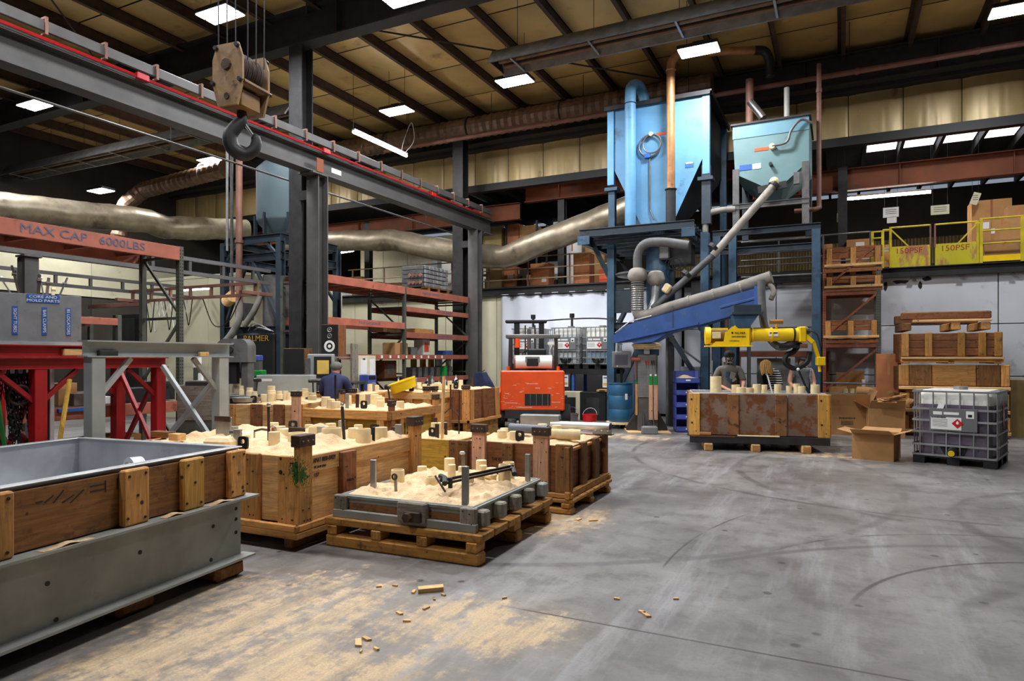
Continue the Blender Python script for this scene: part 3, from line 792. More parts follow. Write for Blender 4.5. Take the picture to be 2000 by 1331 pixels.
# origin: far right top corner of the box, on the floor
t = T('flask_box', 'long steel-lined flask with brown wooden sides in the left foreground', 'mould box', (cA.x, cA.y, 0), rzA)
z0, z1 = .60, .94
alum_thick = .025
pc('lining_side', 'alum', t, (-.03, -lA/2, .77), (.02, lA, .40)); pc('lining_side', 'alum', t, (-wA+.03, -lA/2, .77), (.02, lA, .40))
pc('lining_end', 'alum', t, (-wA/2, -.03, .77), (wA-.06, .02, .40)); pc('lining_end', 'alum', t, (-wA/2, -lA+.03, .77), (wA-.06, .02, .40))
pc('lining_floor', 'alum', t, (-wA/2, -lA/2, .59), (wA, lA, .02))
pc('outer_plank', 'dark', t, (0, -lA/2, .775), (.04, lA, .33)); pc('outer_plank', 'dark', t, (-wA, -lA/2, .775), (.04, lA, .33))
pc('outer_plank', 'dark', t, (-wA/2, 0, .775), (wA, .04, .33)); pc('outer_plank', 'dark', t, (-wA/2, -lA, .775), (wA, .04, .33))
pc('rim_strip', 'galv', t, (-.018, -lA/2, .968), (.075, lA, .012)); pc('rim_strip', 'galv', t, (-wA+.02, -lA/2, .968), (.075, lA, .012)); pc('rim_strip', 'galv', t, (-wA/2, -.02, .968), (wA-.1, .07, .012))
for y, m_, w in ((-.10, 'tan', .17), (-.52, 'yellow', .19), (-.98, 'tan', .19), (-1.82, 'tan', .20), (-2.7, 'tan', .2)):
    o = pc('cleat', m_, t, (.045, y, .78), (.05, w, .35), None, .01)
    for dy, dz in ((-.3, .38), (.33, .4), (.3, -.4), (-.36, -.36), (.02, .02)):
        nails(o, 'r', [(dy*w, dz*.35, .025, .009)])
# steel channel below: web with flanges
ch = M(); ch.bx(-.02, 0, -lA-.1, -.0, .13, .60); ch.bx(-.02, .13, -lA-.1, .06, .586, .602); ch.bx(-.02, .10, -lA-.1, .05, .13, .146)
ch.build('side_channel', 'grey_flask', t)
ch = M(); ch.bx(-wA, -wA+.02, -lA-.1, 0, .13, .60); ch.bx(-wA-.13, -wA+.02, -lA-.1, .06, .586, .602); ch.bx(-wA-.1, -wA+.02, -lA-.1, .05, .13, .146); ch.build('side_channel', 'grey_flask', t)
M().bx(-wA+.02, -.02, -.02, 0, .13, .586).build('end_plate', 'grey_flask', t)
M().bx(-wA+.02, -.02, -lA, -lA+.02, .13, .586).build('end_plate', 'grey_flask', t)
for y, z in ((-.28, .42), (-.9, .40), (-1.5, .39), (-2.15, .38), (-.05, .5), (-.05, .42), (-.05, .32), (-1.45, .17), (-.3, .18), (-2.6, .2)):
    M().cyl((-.005, y, z), (.003, y, z), .014, n=12).build('bolt_hole', 'black', t)
for y, s in ((-.2, .24), (-.62, .16), (-1.35, .3), (-2.2, .25)):
    m = sand_mesh(.06, s, .008, y*7, ((0, 0, .06, .018),), 0, 6, 14); o = link('spilled_sand', m, t, (.083, y-.1, .604)); o['kind'] = 'stuff'
for y, pts in ((-1.38, [((0, -.03, .03), (0, .05, .03)), ((0, .05, .0), (0, .05, .06)), ((0, -.05, .0), (0, -.05, .05))]),):
    m = M()
    for k in range(5): m.bar((.0215, y-.2+k*.05, .86-.01*k), (.0215, y-.16+k*.06, .86+.02*(k % 3)), .002, .006)
    m.bar((.0215, y+.12, .86), (.0215, y+.22, .86), .002, .006); m.bar((.0215, y+.12, .89), (.0215, y+.22, .89), .002, .006); m.bar((.0215, y+.22, .84), (.0215, y+.22, .91), .002, .006); m.bar((.0215, y+.30, .84), (.0215, y+.30, .91), .002, .006)
    m.bar((.0215, y-.78, .72), (.0215, y-.78, .87), .002, .008); m.bar((.0215, y-.78, .87), (.0215, y-.74, .84), .002, .008); m.bar((.0215, y-.78, .87), (.0215, y-.82, .84), .002, .008)
    o = m.build('marker_drawing', 'ink', t); o['kind'] = 'stuff'
q = T('core_disc', 'round pale metal disc standing inside the steel-lined flask', 'disc', (cA.x, cA.y, .6), rzA)
M().cyl((-.42, -.62, .18), (-.39, -.55, .18), .17, n=28).build('disc', 'alum', q, smooth=True)
M().cyl((-.425, -.63, .18), (-.42, -.62, .18), .14, n=28).build('face_ring', 'galv', q, smooth=True)
# timber blocks carrying the flask
def block(px, py, rz, label, s=(.42, .26, .13)):
    p = WZ(px, py, 0); ox, oy = rot2(-s[0]/2, s[1]/2, rz); p.x += ox; p.y += oy; t = T('timber_block', label, 'wood block', (p.x, p.y, 0), rz, 'timber blocks under the flask')
    m = M(); m.box((0, 0, s[2]/2), s, None, .03)
    vs = []
    for v in m.v:
        e = noise.noise(Vector(v)*9)*.02; vs.append((v[0]+e, v[1]+e*.7, max(0, v[2]+(e*.6 if v[2] > .1 else 0))))
    m.v = vs; m.build('block', wd('dark', 'x'), t)
    o = M().bx(-.05, .12, -s[1]/2-.002, s[1]/2+.002, s[2]-.035, s[2]-.015, .005).build('worn_groove', wd('pallet', 'x'), t)
    return t
block(428, 1143, rzA, 'worn timber block under the near end of the flask channel'); block(236, 1214, rzA, 'dark split timber block under the middle of the flask channel')
block(120, 1010, rzA, 'hidden timber block under the far side of the flask')

# --- pallets
def pallet(name, label, loc, rz, w, d, h, mat='pallet', deck=True, across='x', nb=6, parent=None):
    """timber pallet; bottom and deck boards run along x, bearers along y"""
    t = parent or T(name, label, 'pallet', loc, rz)
    bh = h*.26; bb = h*.42
    for k in (-1, -.33, .33, 1):
        for j in (-1, 0, 1): pc('bearer', mat, t, (k*(w/2-.07), j*(d/2-.08), bb+(h-bh-bb)/2), (.10, .15, h-bh-bb), None, .008)
    for k in (-1, 0, 1): pc('bottom_board', mat, t, (0, k*(d/2-.07), bb/2), (w, .13, bb), None, .016)
    n = nb
    for i in range(n): pc('deck_board', mat, t, (0, -d/2+(i+.5)*d/n, h-bh/2), (w+.03, d/n*.9, bh), None, .008)
    return t

# --- B: big tan moulding box with the green paint mark
rzB = math.radians(1.2)
gc = WZ(580, 1080, 0); wB, dB = 2.5, 2.0
loc = near_right(gc, rzB, wB, dB)
t = T('mould_box', 'large tan moulding box full of sand with green spray paint on its corner post', 'mould box', loc, rzB, 'wooden moulding boxes')
hB = .80; x0, x1, y0, y1 = -wB/2, wB/2, -dB/2, dB/2
for k in (-1, 0, 1): pc('skid', 'dark', t, (k*(wB/2-.15), 0, .05), (.10, dB-.1, .10), None, .01)
pc('base_board', 'tan', t, (0, y0+.03, .13), (wB, .06, .06), None, .008); pc('base_board', 'tan', t, (x1-.03, 0, .13), (.06, dB, .06), None, .008); pc('base_board', 'tan', t, (x0+.03, 0, .13), (.06, dB, .06), None, .008); pc('base_board', 'tan', t, (0, y1-.03, .13), (wB, .06, .06), None, .008)
pc('base_rail', 'tan', t, (0, y0+.02, .19), (wB, .04, .06), None, .008); pc('base_rail', 'tan', t, (x1-.02, 0, .19), (.04, dB, .06), None, .008)
pc('base_sheet', 'ply', t, (0, 0, .17), (wB-.12, dB-.12, .03))
e = .10
pc('side_panel', 'ply', t, (0, y0+e+.02, .50), (wB-2*e, .04, .58)); pc('side_panel', 'ply', t, (0, y1-e, .50), (wB-2*e, .04, .58))
pc('side_panel', 'ply', t, (x1-e, 0, .42), (.04, dB-2*e, .44)); pc('side_panel', 'ply', t, (x0+e, 0, .50), (.04, dB-2*e, .58))
pc('top_rail', 'ply', t, (x1-e+.012, 0, .71), (.045, dB-2*e, .15), None, .004)
for x, w, m_ in ((x1-.14, .24, 'tan'), (x1-.60, .20, 'tan'), (x1-1.05, .20, 'tan'), (x1-1.65, .2, 'tan'), (x0+.14, .2, 'tan')):
    o = pc('front_post', m_, t, (x, y0+.07, .50), (w, .06, .60), None, .006); nails(o, 'f', post_nails(o, w, .58, 'f', 9, .007, int(x*100)))
    for pt in o.children: pt.location.y = -.03
for y, w, hh, m_ in ((y0+.13, .16, .80, 'tan'), (y0+.72, .20, .60, 'red'), (y1-.12, .17, .82, 'tan')):
    zc = .19+hh/2-.0; zc = min(zc, .22+hh/2)
    o = pc('side_post', m_, t, (x1-.05, y, .20+hh/2-.02), (.07, w, hh-.02), None, .006)
    for a, b, _, r in post_nails(o, w, hh, 'r', 10, .007, int(y*100)): nails(o, 'r', [(a, b, .035, r)])
cap(t, (x1-.05, y0+.13, .935), (.10, .20, .10)); cap(t, (x1-.05, y1-.12, .955), (.10, .19, .10))
text('AMAT 0030-00829', .062, (x1-e+.037, y0+.42, .735), (0, 1, 0), (0, 0, 1), 'ink', t, 'handwriting', .62)
text('EPC 10-10F HIGH', .03, (x1-e+.037, y0+.36, .675), (0, 1, 0), (0, 0, 1), 'ink', t, 'handwriting', .7)
text('157', .05, (x1-e+.023, y0+.33, .60), (0, 1, 0), (0, 0, 1), 'ink', t, 'handwriting', .8)
text('THRU A', .035, (x1-.012, y0+.72, .5), (0, 1, 0), (0, 0, 1), 'ink', t, 'handwriting', .8)
# green spray mark: thin flecks of paint over the corner
sp = M(); rnd = random.Random(3)
def fleck(o, r, u, w, h):
    pts = []
    for i in range(7):
        a = 2*math.pi*i/7; q = .7+.5*rnd.random(); pts.append(Vector(o)+Vector(r)*w*q*math.cos(a)+Vector(u)*h*q*math.sin(a))
    nrm = Vector(r).cross(Vector(u)); sp.prism(pts, nrm*.0012)
for i in range(520):
    g1, g2 = rnd.gauss(0, 1), rnd.gauss(0, 1); d_ = math.hypot(g1, g2); s_ = max(.002, .011-.004*d_)
    xx = x1-.035+g1*.055; zz = .665+g2*.075-.02*g1
    if xx < x1-.022: fleck((xx, y0+.0395, zz), (1, 0, 0), (0, 0, 1), s_*.6, s_*1.3)
    else: fleck((x1-.0145, y0+.05+(xx-x1+.022)*1.6, zz), (0, 1, 0), (0, 0, 1), s_*.6, s_*1.3)
o = sp.build('spray_paint', 'green_paint', t); o['kind'] = 'stuff'; o['label'] = 'green spray paint mark'
M().cyl((x1-.22, y0+.045, .66), (x1-.22, y0+.037, .66), .02, n=10).build('handle_slot', 'black', t)
BT = .79
bumpsB = [(rnd.uniform(-1.0, 1.0), rnd.uniform(-.7, .8), rnd.uniform(.1, .2), rnd.uniform(.03, .08)) for _ in range(22)]
sand_fill(t, wB-2*e, dB-2*e, BT-.03, .07, 4.2, bumpsB)
def topz(x, y, bumps, base, amp=.03): return base+amp
for x, y, r, h in ((.5, -.5, .055, .14), (.62, -.32, .09, .12), (.82, -.05, .10, .15), (.98, .25, .08, .12), (.4, .2, .08, .12), (.12, .05, .07, .1), (.3, .55, .06, .12), (.72, .42, .06, .1), (-.2, .3, .06, .09), (-.5, .5, .06, .1), (.05, -.45, .06, .08), (-.1, .65, .05, .08), (.95, .6, .07, .1), (.55, .72, .05, .1)):
    sleeve(t, x, y, BT+.01, r, h, hollow=r > .075)
for x, y, h, rz_ in ((.15, -.62, .17, .3), (.55, .1, .15, .1), (1.05, .78, .13, .4), (.0, .75, .1, 0), (-.35, -.2, .14, .9), (.25, .8, .14, .2)): flat_bar(t, x, y, BT, h, .07, .045, 'galv', rz_)
flat_bar(t, .35, -.42, BT, .40, .028, .012, 'iron', .3, .02); M().sphere((.35, -.42, BT+.40), .022).build('rod_head', 'chrome', t)
flat_bar(t, .78, .18, BT, .36, .03, .02, 'black', .2, .12); M().sphere((.78, .16, BT+.38), .02).build('rod_head', 'chrome', t)
flat_bar(t, 1.05, .33, BT, .14, .03, .02, 'black', .2, 0)
lug(t, .46, -.84, BT+.02, .2); lug(t, -.25, .55, BT+.02, .5); lug(t, .85, .62, BT+.02, .2)
pc('bracket', 'iron', t, (.3, .02, BT+.10), (.20, .04, .07)); pc('wear_plate', 'galv', t, (-.62, -.1, BT+.12), (.22, .03, .2))
pc('wear_plate', 'iron', t, (-.62, -.12, BT+.2), (.23, .02, .06)); pc('sand_block', 'sleeve', t, (.02, -.70, BT+.04), (.3, .2, .11), Matrix.Rotation(.2, 3, 'Z'), .035)
pc('timber_offcut', 'dark', t, (-1.0, -.55, BT+.06), (.26, .1, .06)); pc('timber_offcut', 'pale', t, (-.72, -.6, BT+.05), (.14, .1, .07)); pc('timber_offcut', 'red', t, (-.15, .3, BT+.06), (.3, .08, .05))
B_LOC, B_RZ = loc.copy(), rzB
def on(loc, rz, x, y, z): dx, dy = rot2(x, y, rz); return Vector((loc.x+dx, loc.y+dy, z))
def tool(name, label, cat, loc, rz): return T(name, label, cat, loc, rz)
q = tool('screwdriver', 'dark handled screwdriver lying on the sand of the tan moulding box', 'screwdriver', on(B_LOC, B_RZ, -.12, -.32, BT+.10), .5)
M().cyl((-.12, 0, 0), (0, 0, 0), .016, .013, n=8).build('handle', mk('navy', '#232c3c', .5), q); M().cyl((0, 0, 0), (.12, 0, 0), .005, n=6).build('blade', 'chrome', q)
q = tool('c_clamp', 'small steel clamp with a ring lying on the sand of the tan box', 'clamp', on(B_LOC, B_RZ, .16, -.30, BT+.10), .3)
M().ring((.10, 0, .04), .035, .007, 14, 6, Matrix.Rotation(math.pi/2, 3, 'X')).build('ring', 'galv', q); M().tube([(-.1, 0, .02), (-.02, 0, .04), (.07, 0, .03)], .012, 6).build('frame', 'iron', q); M().cyl((-.1, 0, .03), (-.1, 0, -.05), .009, n=6).build('screw', 'galv', q)

# --- D: low flask on a pallet, front centre
rzD = math.radians(2.0); gc = WZ(935, 1110, 0); wD, dD = 1.52, 1.62
loc = near_right(gc, rzD, wD, dD); D_LOC, D_RZ = loc.copy(), rzD
t = pallet('timber_pallet', 'oil-stained timber pallet under the low grey flask', loc, rzD, wD, dD, .25)
t = T('low_flask', 'low grey metal flask with sand cores on the oil-stained pallet', 'mould box', (loc.x, loc.y, .25), rzD)
w, d = wD-.10, dD-.10; x0, x1, y0, y1 = -w/2, w/2, -d/2, d/2; hF = .19
for nm, c, s in (('side_plate', (0, y0+.06, hF/2+.02), (w-.12, .02, hF-.02)), ('side_plate', (0, y1-.06, hF/2+.02), (w-.12, .02, hF-.02)), ('side_plate', (x1-.06, 0, hF/2+.02), (.02, d-.12, hF-.02)), ('side_plate', (x0+.06, 0, hF/2+.02), (.02, d-.12, hF-.02)),
                 ('bottom_rail', (0, y0+.02, .035), (w, .05, .07)), ('bottom_rail', (0, y1-.02, .035), (w, .05, .07))):
    pc(nm, 'grey_flask', t, c, s, None, .004)
for y in (y0+.055, y1-.055): pc('top_flange', 'grey_flask', t, (0, y, hF-.01), (w-.1, .05, .025), None, .003)
for x in (x0+.055, x1-.055): pc('top_flange', 'grey_flask', t, (x, 0, hF-.01), (.05, d-.1, .025), None, .003)
pc('plank', 'dark', t, (0, y0+.045, .10), (w-.3, .02, .06)); 
for x, ww in ((x0+.07, .13), (x1-.08, .14)): o = pc('end_cleat', 'grey', t, (x, y0+.03, .12), (ww, .06, .15), None, .008); nails(o, 'f', [(-.04, .05, -.03, .006), (.04, -.05, -.03, .006), (.02, .03, -.03, .006)])
o = pc('clamp_block', 'grey', t, (.12, y0+.0, .12), (.27, .08, .17), None, .012); pc('nut_plate', 'iron', o, (.03, -.055, -.03), (.16, .03, .09), None, .008); M().cyl((.0, -.07, -.03), (.0, -.11, -.03), .04, n=6).build('hex_nut', 'iron', o)
for i, y in enumerate((y0+.12, y0+.45, y0+.77, y0+1.08, y1-.10)):
    pc('side_cleat', 'grey' if i in (0, 1, 2, 3) else 'grey_flask', t, (x1-.0, y, .10), (.10, .10, .135), None, .014)
bD = [(.05, .25, .35, .06), (-.35, .1, .25, .05), (.3, -.1, .3, .04), (-.1, -.3, .2, .03)]
sand_fill(t, w-.13, d-.13, hF-.02, .085, 8.1, bD)
SZ = hF+.02
for x, y, r, h in ((-.42, -.18, .065, .09), (-.02, -.22, .06, .06), (.05, .02, .04, .14), (-.2, .42, .055, .13), (.12, .5, .055, .12), (.2, .38, .04, .09), (.34, .28, .05, .09), (.33, .05, .05, .09), (.42, .5, .06, .12), (.3, -.12, .055, .06), (.47, .3, .06, .13), (-.45, .3, .05, .05), (.02, .3, .05, .08)):
    sleeve(t, x, y, SZ+.045, r, h, hollow=r > .058)
pc('core_tile', 'sleeve', t, (.28, .22, SZ+.07), (.26, .12, .06), None, .02)
flat_bar(t, x0+.2, y0+.32, SZ, .26, .055, .03); flat_bar(t, x1-.16, y0+.12, SZ, .30, .055, .035); flat_bar(t, x1-.1, y1-.22, SZ, .25, .05, .03)
flat_bar(t, .12, .12, SZ, .30, .03, .025, 'galv', .3, .05); flat_bar(t, -.28, -.42, SZ, .14, .025, .02, 'galv', .3, .1)
M().sphere((.12, .10, SZ+.29), .025, sc=(1.3, 1, .7)).build('rod_head', 'chrome', t); M().ring((-.28, -.44, SZ+.12), .025, .008, 12, 6, Matrix.Rotation(math.pi/2, 3, 'X')).build('eye', 'iron', t)
q = T('bar_clamp', 'black bar clamp lying across the sand of the low flask', 'clamp', on(D_LOC, D_RZ, .38, -.06, .25+SZ+.11), rzD+math.radians(62))
M().bar((-.42, .03, .0), (.42, .03, .05), .015, .025).build('bar', 'black', q); M().bar((-.42, -.06, -.01), (.40, -.02, .04), .02, .02).build('screw_bar', 'iron', q)
for x in (-.38, .38): M().tube([(x-.05, -.1, .0), (x, -.02, .03), (x+.02, .08, .03)], .025, 8).build('jaw', 'black', q)
M().cyl((-.45, -.14, -.06), (-.45, .02, .05), .010, n=6).build('handle', 'black', q); M().cyl((-.36, -.08, -.05), (-.36, -.08, .04), .02, n=8).build('collar', 'black', q)

# --- E: dark wooden box on a pallet, centre right
rzE = math.radians(.8); gc = WZ(1116, 1008, 0); wE, dE = 1.42, 1.42
loc = near_right(gc, rzE, wE, dE); E_LOC, E_RZ = loc.copy(), rzE
pallet('timber_pallet', 'timber pallet under the dark brown moulding box', loc, rzE, wE, dE, .16)
t = T('mould_box', 'dark brown moulding box with two pink posts and steel caps', 'mould box', (loc.x, loc.y, .16), rzE, 'wooden moulding boxes')
x0, x1, y0, y1 = -wE/2+.02, wE/2-.02, -dE/2+.02, dE/2-.02; hE = .56
pc('base_rail', 'pallet', t, (0, y0+.03, .03), (wE, .06, .05), None, .008); pc('base_rail', 'pallet', t, (x1-.03, 0, .04), (.06, dE, .08), None, .01); pc('base_rail', 'pallet', t, (x0+.03, 0, .04), (.06, dE, .08)); pc('base_rail', 'pallet', t, (0, y1-.03, .03), (wE, .06, .05))
for nm, c, s in (('side_panel', (0, y0+.09, .30), (wE-.2, .03, .50)), ('side_panel', (0, y1-.09, .30), (wE-.2, .03, .50)), ('side_panel', (x1-.09, 0, .29), (.03, dE-.2, .48)), ('side_panel', (x0+.09, 0, .30), (.03, dE-.2, .50))): pc(nm, 'red', t, c, s)
for x, ww, m_, hh in ((x0+.07, .12, 'dark', .5), (x0+.27, .17, 'pink', .58), (-.06, .14, 'dark', .5), (x1-.35, .18, 'pink', .58), (x1-.09, .18, 'dark', .52)):
    o = pc('front_post', m_, t, (x, y0+.05, .05+hh/2), (ww, .055, hh), None, .006)
    for a, b, _, r in post_nails(o, ww, hh, 'f', 8, .006, int(x*91)): nails(o, 'f', [(a, b, -.0275, r)])
    if m_ == 'pink': cap(t, (x, y0+.05, .70), (ww+.02, .08, .09)); pc('post_head', m_, t, (x, y0+.05, .645), (ww, .05, .03))
for y, ww in ((y0+.06, .12), (y0+.52, .13), (y0+.95, .14), (y1-.06, .1)):
    pc('side_post', 'dark', t, (x1-.04, y, .30), (.06, ww, .50), None, .008)
for y in (.0, .36, -.35): pc('rail_strip', 'tan', t, (x1-.06, y, .50), (.04, .3, .03), None, .004)
text('THE KNIT', .05, (x0+.50, y0+.073, .36), (1, 0, 0), (0, 0, 1), 'ink', t, 'handwriting', .8); text('LHS', .09, (.30, y0+.073, .30), (1, 0, 0), (0, 0, 1), 'ink', t, 'handwriting', .9)
sand_fill(t, wE-.2, dE-.2, .53, .05, 2.3, [(-.3, -.1, .3, .05), (.3, .2, .3, .04)])
for x, y, r, h in ((-.3, -.3, .06, .09), (-.12, -.36, .055, .09), (.18, -.3, .055, .09), (-.42, .0, .05, .08), (.0, .2, .06, .13), (.18, .22, .06, .12), (-.1, .3, .05, .08), (.3, .4, .05, .06)): sleeve(t, x, y, .56, r, h)
flat_bar(t, -.26, .05, .56, .17, .03, .02, 'galv', .3, .05); lug(t, .02, -.5, .56, .1); lug(t, -.55, -.45, .56, .3)
M().cyl((.1, -.3, .63), (.6, -.12, .62), .06, n=14).build('sand_core', 'sleeve', t, smooth=True)
q = T('grey_roll', 'short dark grey roll lying on the brown moulding box', 'roll', on(E_LOC, E_RZ, 0, 0, .16), rzE)
M().cyl((-.28, -.12, .66), (.22, -.16, .66), .055, n=16).build('roll', mk('roll_grey', '#6d7480', .5), q, smooth=True); M().cyl((.22, -.16, .66), (.24, -.162, .66), .045, n=16).build('end', 'black', q)
q = T('metal_tube', 'light grey metal tube lying across the back of the brown box', 'tube', on(E_LOC, E_RZ, 0, 0, .16), rzE)
M().cyl((.0, .48, .66), (.75, .52, .66), .045, n=16).build('tube', 'alum', q, smooth=True); M().cyl((.75, .52, .66), (.76, .52, .66), .038, n=16).build('bore', 'black', q)
q = T('steel_block', 'grey slotted steel block resting on the brown box in front of the forklift', 'steel block', on(E_LOC, E_RZ, -.15, .5, .16+.58), rzE+.2)
M().box((0, 0, .1), (.5, .16, .19), None, .008).build('body', 'galv', q); M().box((.255, 0, .12), (.01, .1, .04)).build('slot', 'black', q)
q = T('angle_bracket', 'rusty steel angle bracket on the far edge of the brown box', 'bracket', on(E_LOC, E_RZ, .62, .62, .16+.54), rzE)
m = M(); m.bx(-.12, .12, -.01, .01, 0, .16); m.bx(-.12, .12, -.01, .12, 0, .015); m.build('angle', 'galv', q)
for x in (-.08, 0, .08): M().cyl((x, -.012, .06), (x, -.02, .06), .012, n=6).build('bolt', 'chrome', q)

# --- generic rear boxes
def rear_box(label, loc, rz, w, d, z0, z1, panel, posts_f, posts_r, frame_top=None, seed=1, sleeves=8, panel_r=None, capx=()):
    t = T('mould_box', label, 'mould box', (loc.x, loc.y, 0), rz, 'wooden moulding boxes'); rn = random.Random(seed)
    x0, x1, y0, y1 = -w/2, w/2, -d/2, d/2; h = z1-z0
    for k in (-1, 0, 1): pc('bearer', 'pallet', t, (k*(w/2-.12), 0, z0/2), (.1, d-.06, z0), None, .01)
    pc('base_board', 'tan', t, (0, y0+.03, z0+.03), (w, .06, .06), None, .006); pc('base_board', 'tan', t, (x1-.03, 0, z0+.03), (.06, d, .06), None, .006)
    pc('base_board', 'tan', t, (0, y1-.03, z0+.03), (w, .06, .06), None, .006); pc('base_board', 'tan', t, (x0+.03, 0, z0+.03), (.06, d, .06), None, .006)
    for c, s, m_ in (((0, y0+.08, z0+h/2), (w-.16, .03, h-.02), panel), ((0, y1-.08, z0+h/2), (w-.16, .03, h-.02), panel), ((x1-.08, 0, z0+h/2), (.03, d-.16, h-.02), panel_r or panel), ((x0+.08, 0, z0+h/2), (.03, d-.16, h-.02), panel)): pc('side_panel', m_, t, c, s)
    for x, ww, m_, ex in posts_f:
        o = pc('front_post', m_, t, (x, y0+.035, z0+(h+ex)/2), (ww, .06, h+ex), None, .006)
        for a, b, _, r in post_nails(o, ww, h, 'f', 5, .008, int(x*77+seed)): nails(o, 'f', [(a, b, -.03, r)])
        if ex > .05: cap(t, (x, y0+.035, z1+ex-.03), (ww+.02, .08, .08))
    for y, ww, m_, ex in posts_r:
        o = pc('side_post', m_, t, (x1-.035, y, z0+(h+ex)/2), (.06, ww, h+ex), None, .006)
        if ex > .05: cap(t, (x1-.035, y, z1+ex-.03), (.08, ww+.02, .08))
    if frame_top:
        for c, s in (((0, y0+.03, z1-.07), (w, .06, .13)), ((x1-.03, 0, z1-.07), (.06, d, .13))): pc('top_rail', frame_top, t, c, s, None, .006)
    sand_fill(t, w-.16, d-.16, z1-.03, .05, seed*3.3)
    for i in range(sleeves):
        x, y = rn.uniform(x0+.2, x1-.2), rn.uniform(y0+.2, y1-.15)
        sleeve(t, x, y, z1, rn.choice((.05, .06, .07)), rn.choice((.1, .13, .16)))
    for i in range(3): flat_bar(t, rn.uniform(x0+.2, x1-.2), rn.uniform(y0+.2, y1-.2), z1, rn.uniform(.15, .25), .05, .03, rn.choice(('galv', 'iron')), rn.uniform(0, 1))
    lug(t, rn.uniform(x0+.3, x1-.3), y0+.25, z1, rn.uniform(0, .6))
    return t
# C1 left rear
c1 = WD(585, 793, 10.4); rz1 = math.radians(18); w1, d1 = 1.28, 1.9; z1 = .92
C1 = near_right(Vector((c1.x, c1.y, 0)), rz1, w1, d1)
rear_box('plywood moulding box with three dark posts before the band saw', C1, rz1, w1, d1, .12, z1, 'ply', [(-.55, .16, 'tan', 0), (-.1, .18, 'red', 0), (.28, .17, 'red', 0), (.57, .14, 'pink', .2)], [(-.75, .14, 'tan', 0), (0, .14, 'tan', 0), (.8, .14, 'tan', .15)], None, 11, 9)
# C2 centre with yellow panels
c2 = WD(762, 803, 9.4); rz2 = math.radians(3.5); w2, d2 = 1.55, 1.5
C2 = near_right(Vector((c2.x, c2.y, 0)), rz2, w2, d2)
tC2 = rear_box('framed moulding box with yellow panels and the number 30', C2, rz2, w2, d2, .12, .90, 'olive', [(-.70, .14, 'tan', 0), (-.05, .07, 'tan', 0), (.60, .12, 'tan', 0)], [(-.66, .1, 'red', .14), (-.42, .08, 'tan', 0), (.12, .09, 'tan', 0), (.62, .12, 'tan', .16)], 'tan', 12, 10)
text('130', .24, (w2/2-.055, -.18, .60), (0, 1, 0), (0, 0, 1), 'ink', tC2, 'handwriting', .7)
# C3 right rear with vertical planks
c3 = WD(917, 770, 13.2); rz3 = math.radians(2); w3, d3 = 1.9, 1.5
C3 = near_right(Vector((c3.x, c3.y, 0)), rz3, w3, d3)
rear_box('tall reddish plank moulding box behind the hanging scraper', C3, rz3, w3, d3, .35, 1.02, 'red', [(-.8+i*.2, .19, 'red' if i % 2 else 'tan', 0) for i in range(8)]+[(.85, .15, 'tan', .08)], [(-.6, .14, 'tan', .0), (0, .14, 'red', 0), (.6, .14, 'tan', 0)], None, 13, 5)
# C4 rear centre
c4 = WD(842, 772, 12.6); w4, d4 = 1.5, 1.6
C4 = near_right(Vector((c4.x, c4.y, 0)), rz2, w4, d4)
rear_box('moulding box with a yellow tub on its sand', C4, rz2, w4, d4, .2, 1.0, 'tan', [(-.6, .14, 'tan', 0), (-.2, .16, 'red', .0), (.25, .16, 'tan', 0), (.64, .14, 'tan', .1)], [(-.6, .14, 'tan', .1), (.1, .14, 'tan', 0)], 'pale', 14, 6)
# C5 behind C1
c5 = WD(700, 775, 12.2); w5, d5 = 1.7, 1.5
C5 = near_right(Vector((c5.x, c5.y, 0)), rz2, w5, d5)
rear_box('moulding box below the man in the navy jacket', C5, rz2, w5, d5, .2, .98, 'ply', [(-.7, .14, 'tan', 0), (0, .16, 'tan', .0), (.7, .14, 'pink', .1)], [(0, .14, 'tan', 0)], 'tan', 15, 9)
# F small yellow box between B and E
cf = WD(896, 866, 8.3); rzf = math.radians(2); wf, df = 1.0, 1.1
CF = near_right(Vector((cf.x, cf.y, 0)), rzf, wf, df)
rear_box('small yellow-sided moulding box between the tan and the dark brown boxes', CF, rzf, wf, df, .12, .62, 'olive', [(-.44, .1, 'grey', .12), (.42, .14, 'dark', 0)], [(0, .14, 'tan', 0)], None, 16, 4)
# loose tools about the rear boxes
q = T('yellow_tub', 'yellow plastic tub tipped on the sand of a rear box', 'tub', WD(790, 762, 12.9), .25)
m = M().lathe([(.22, 0), (.24, .0), (.27, .17), (.28, .17), (.28, .19), (.24, .19), (.21, .02)], 24); m.build('tub', 'yellow', q, smooth=True); q.rotation_euler = (.15, -.3, .2)
q = T('sledge_handle', 'pale wooden sledge hammer standing among the boxes', 'hammer', WD(863, 866, 8.6), 0)
M().cyl((0, 0, .0), (.0, .05, .86), .02, .022, n=8).build('handle', wd('pale', 'z'), q); M().cyl((0, 0, -.0), (0, .02, .18), .0215, n=8).build('grip_band', 'yellow', q); M().cyl((-.08, -.02, -.02), (.1, .02, -.02), .045, n=8).build('head', 'black', q)
q = T('hand_rammer', 'dark iron fork shaped rod frame beside the sledge hammer', 'tool', WD(880, 860, 9.0), .2)
M().cyl((0, 0, .42), (0, 0, .75), .012, n=6).build('shaft', 'iron', q); M().tube([(-.12, 0, 0), (-.12, 0, .33), (0, 0, .44), (.12, 0, .33), (.12, 0, 0)], .010, 6).build('fork', 'iron', q); M().cyl((-.12, 0, .26), (.12, 0, .26), .008, n=6).build('cross_bar', 'iron', q)
q = T('steel_pan', 'round shallow steel pan on the box before the band saw', 'pan', WD(481, 785, 10.9), 0)
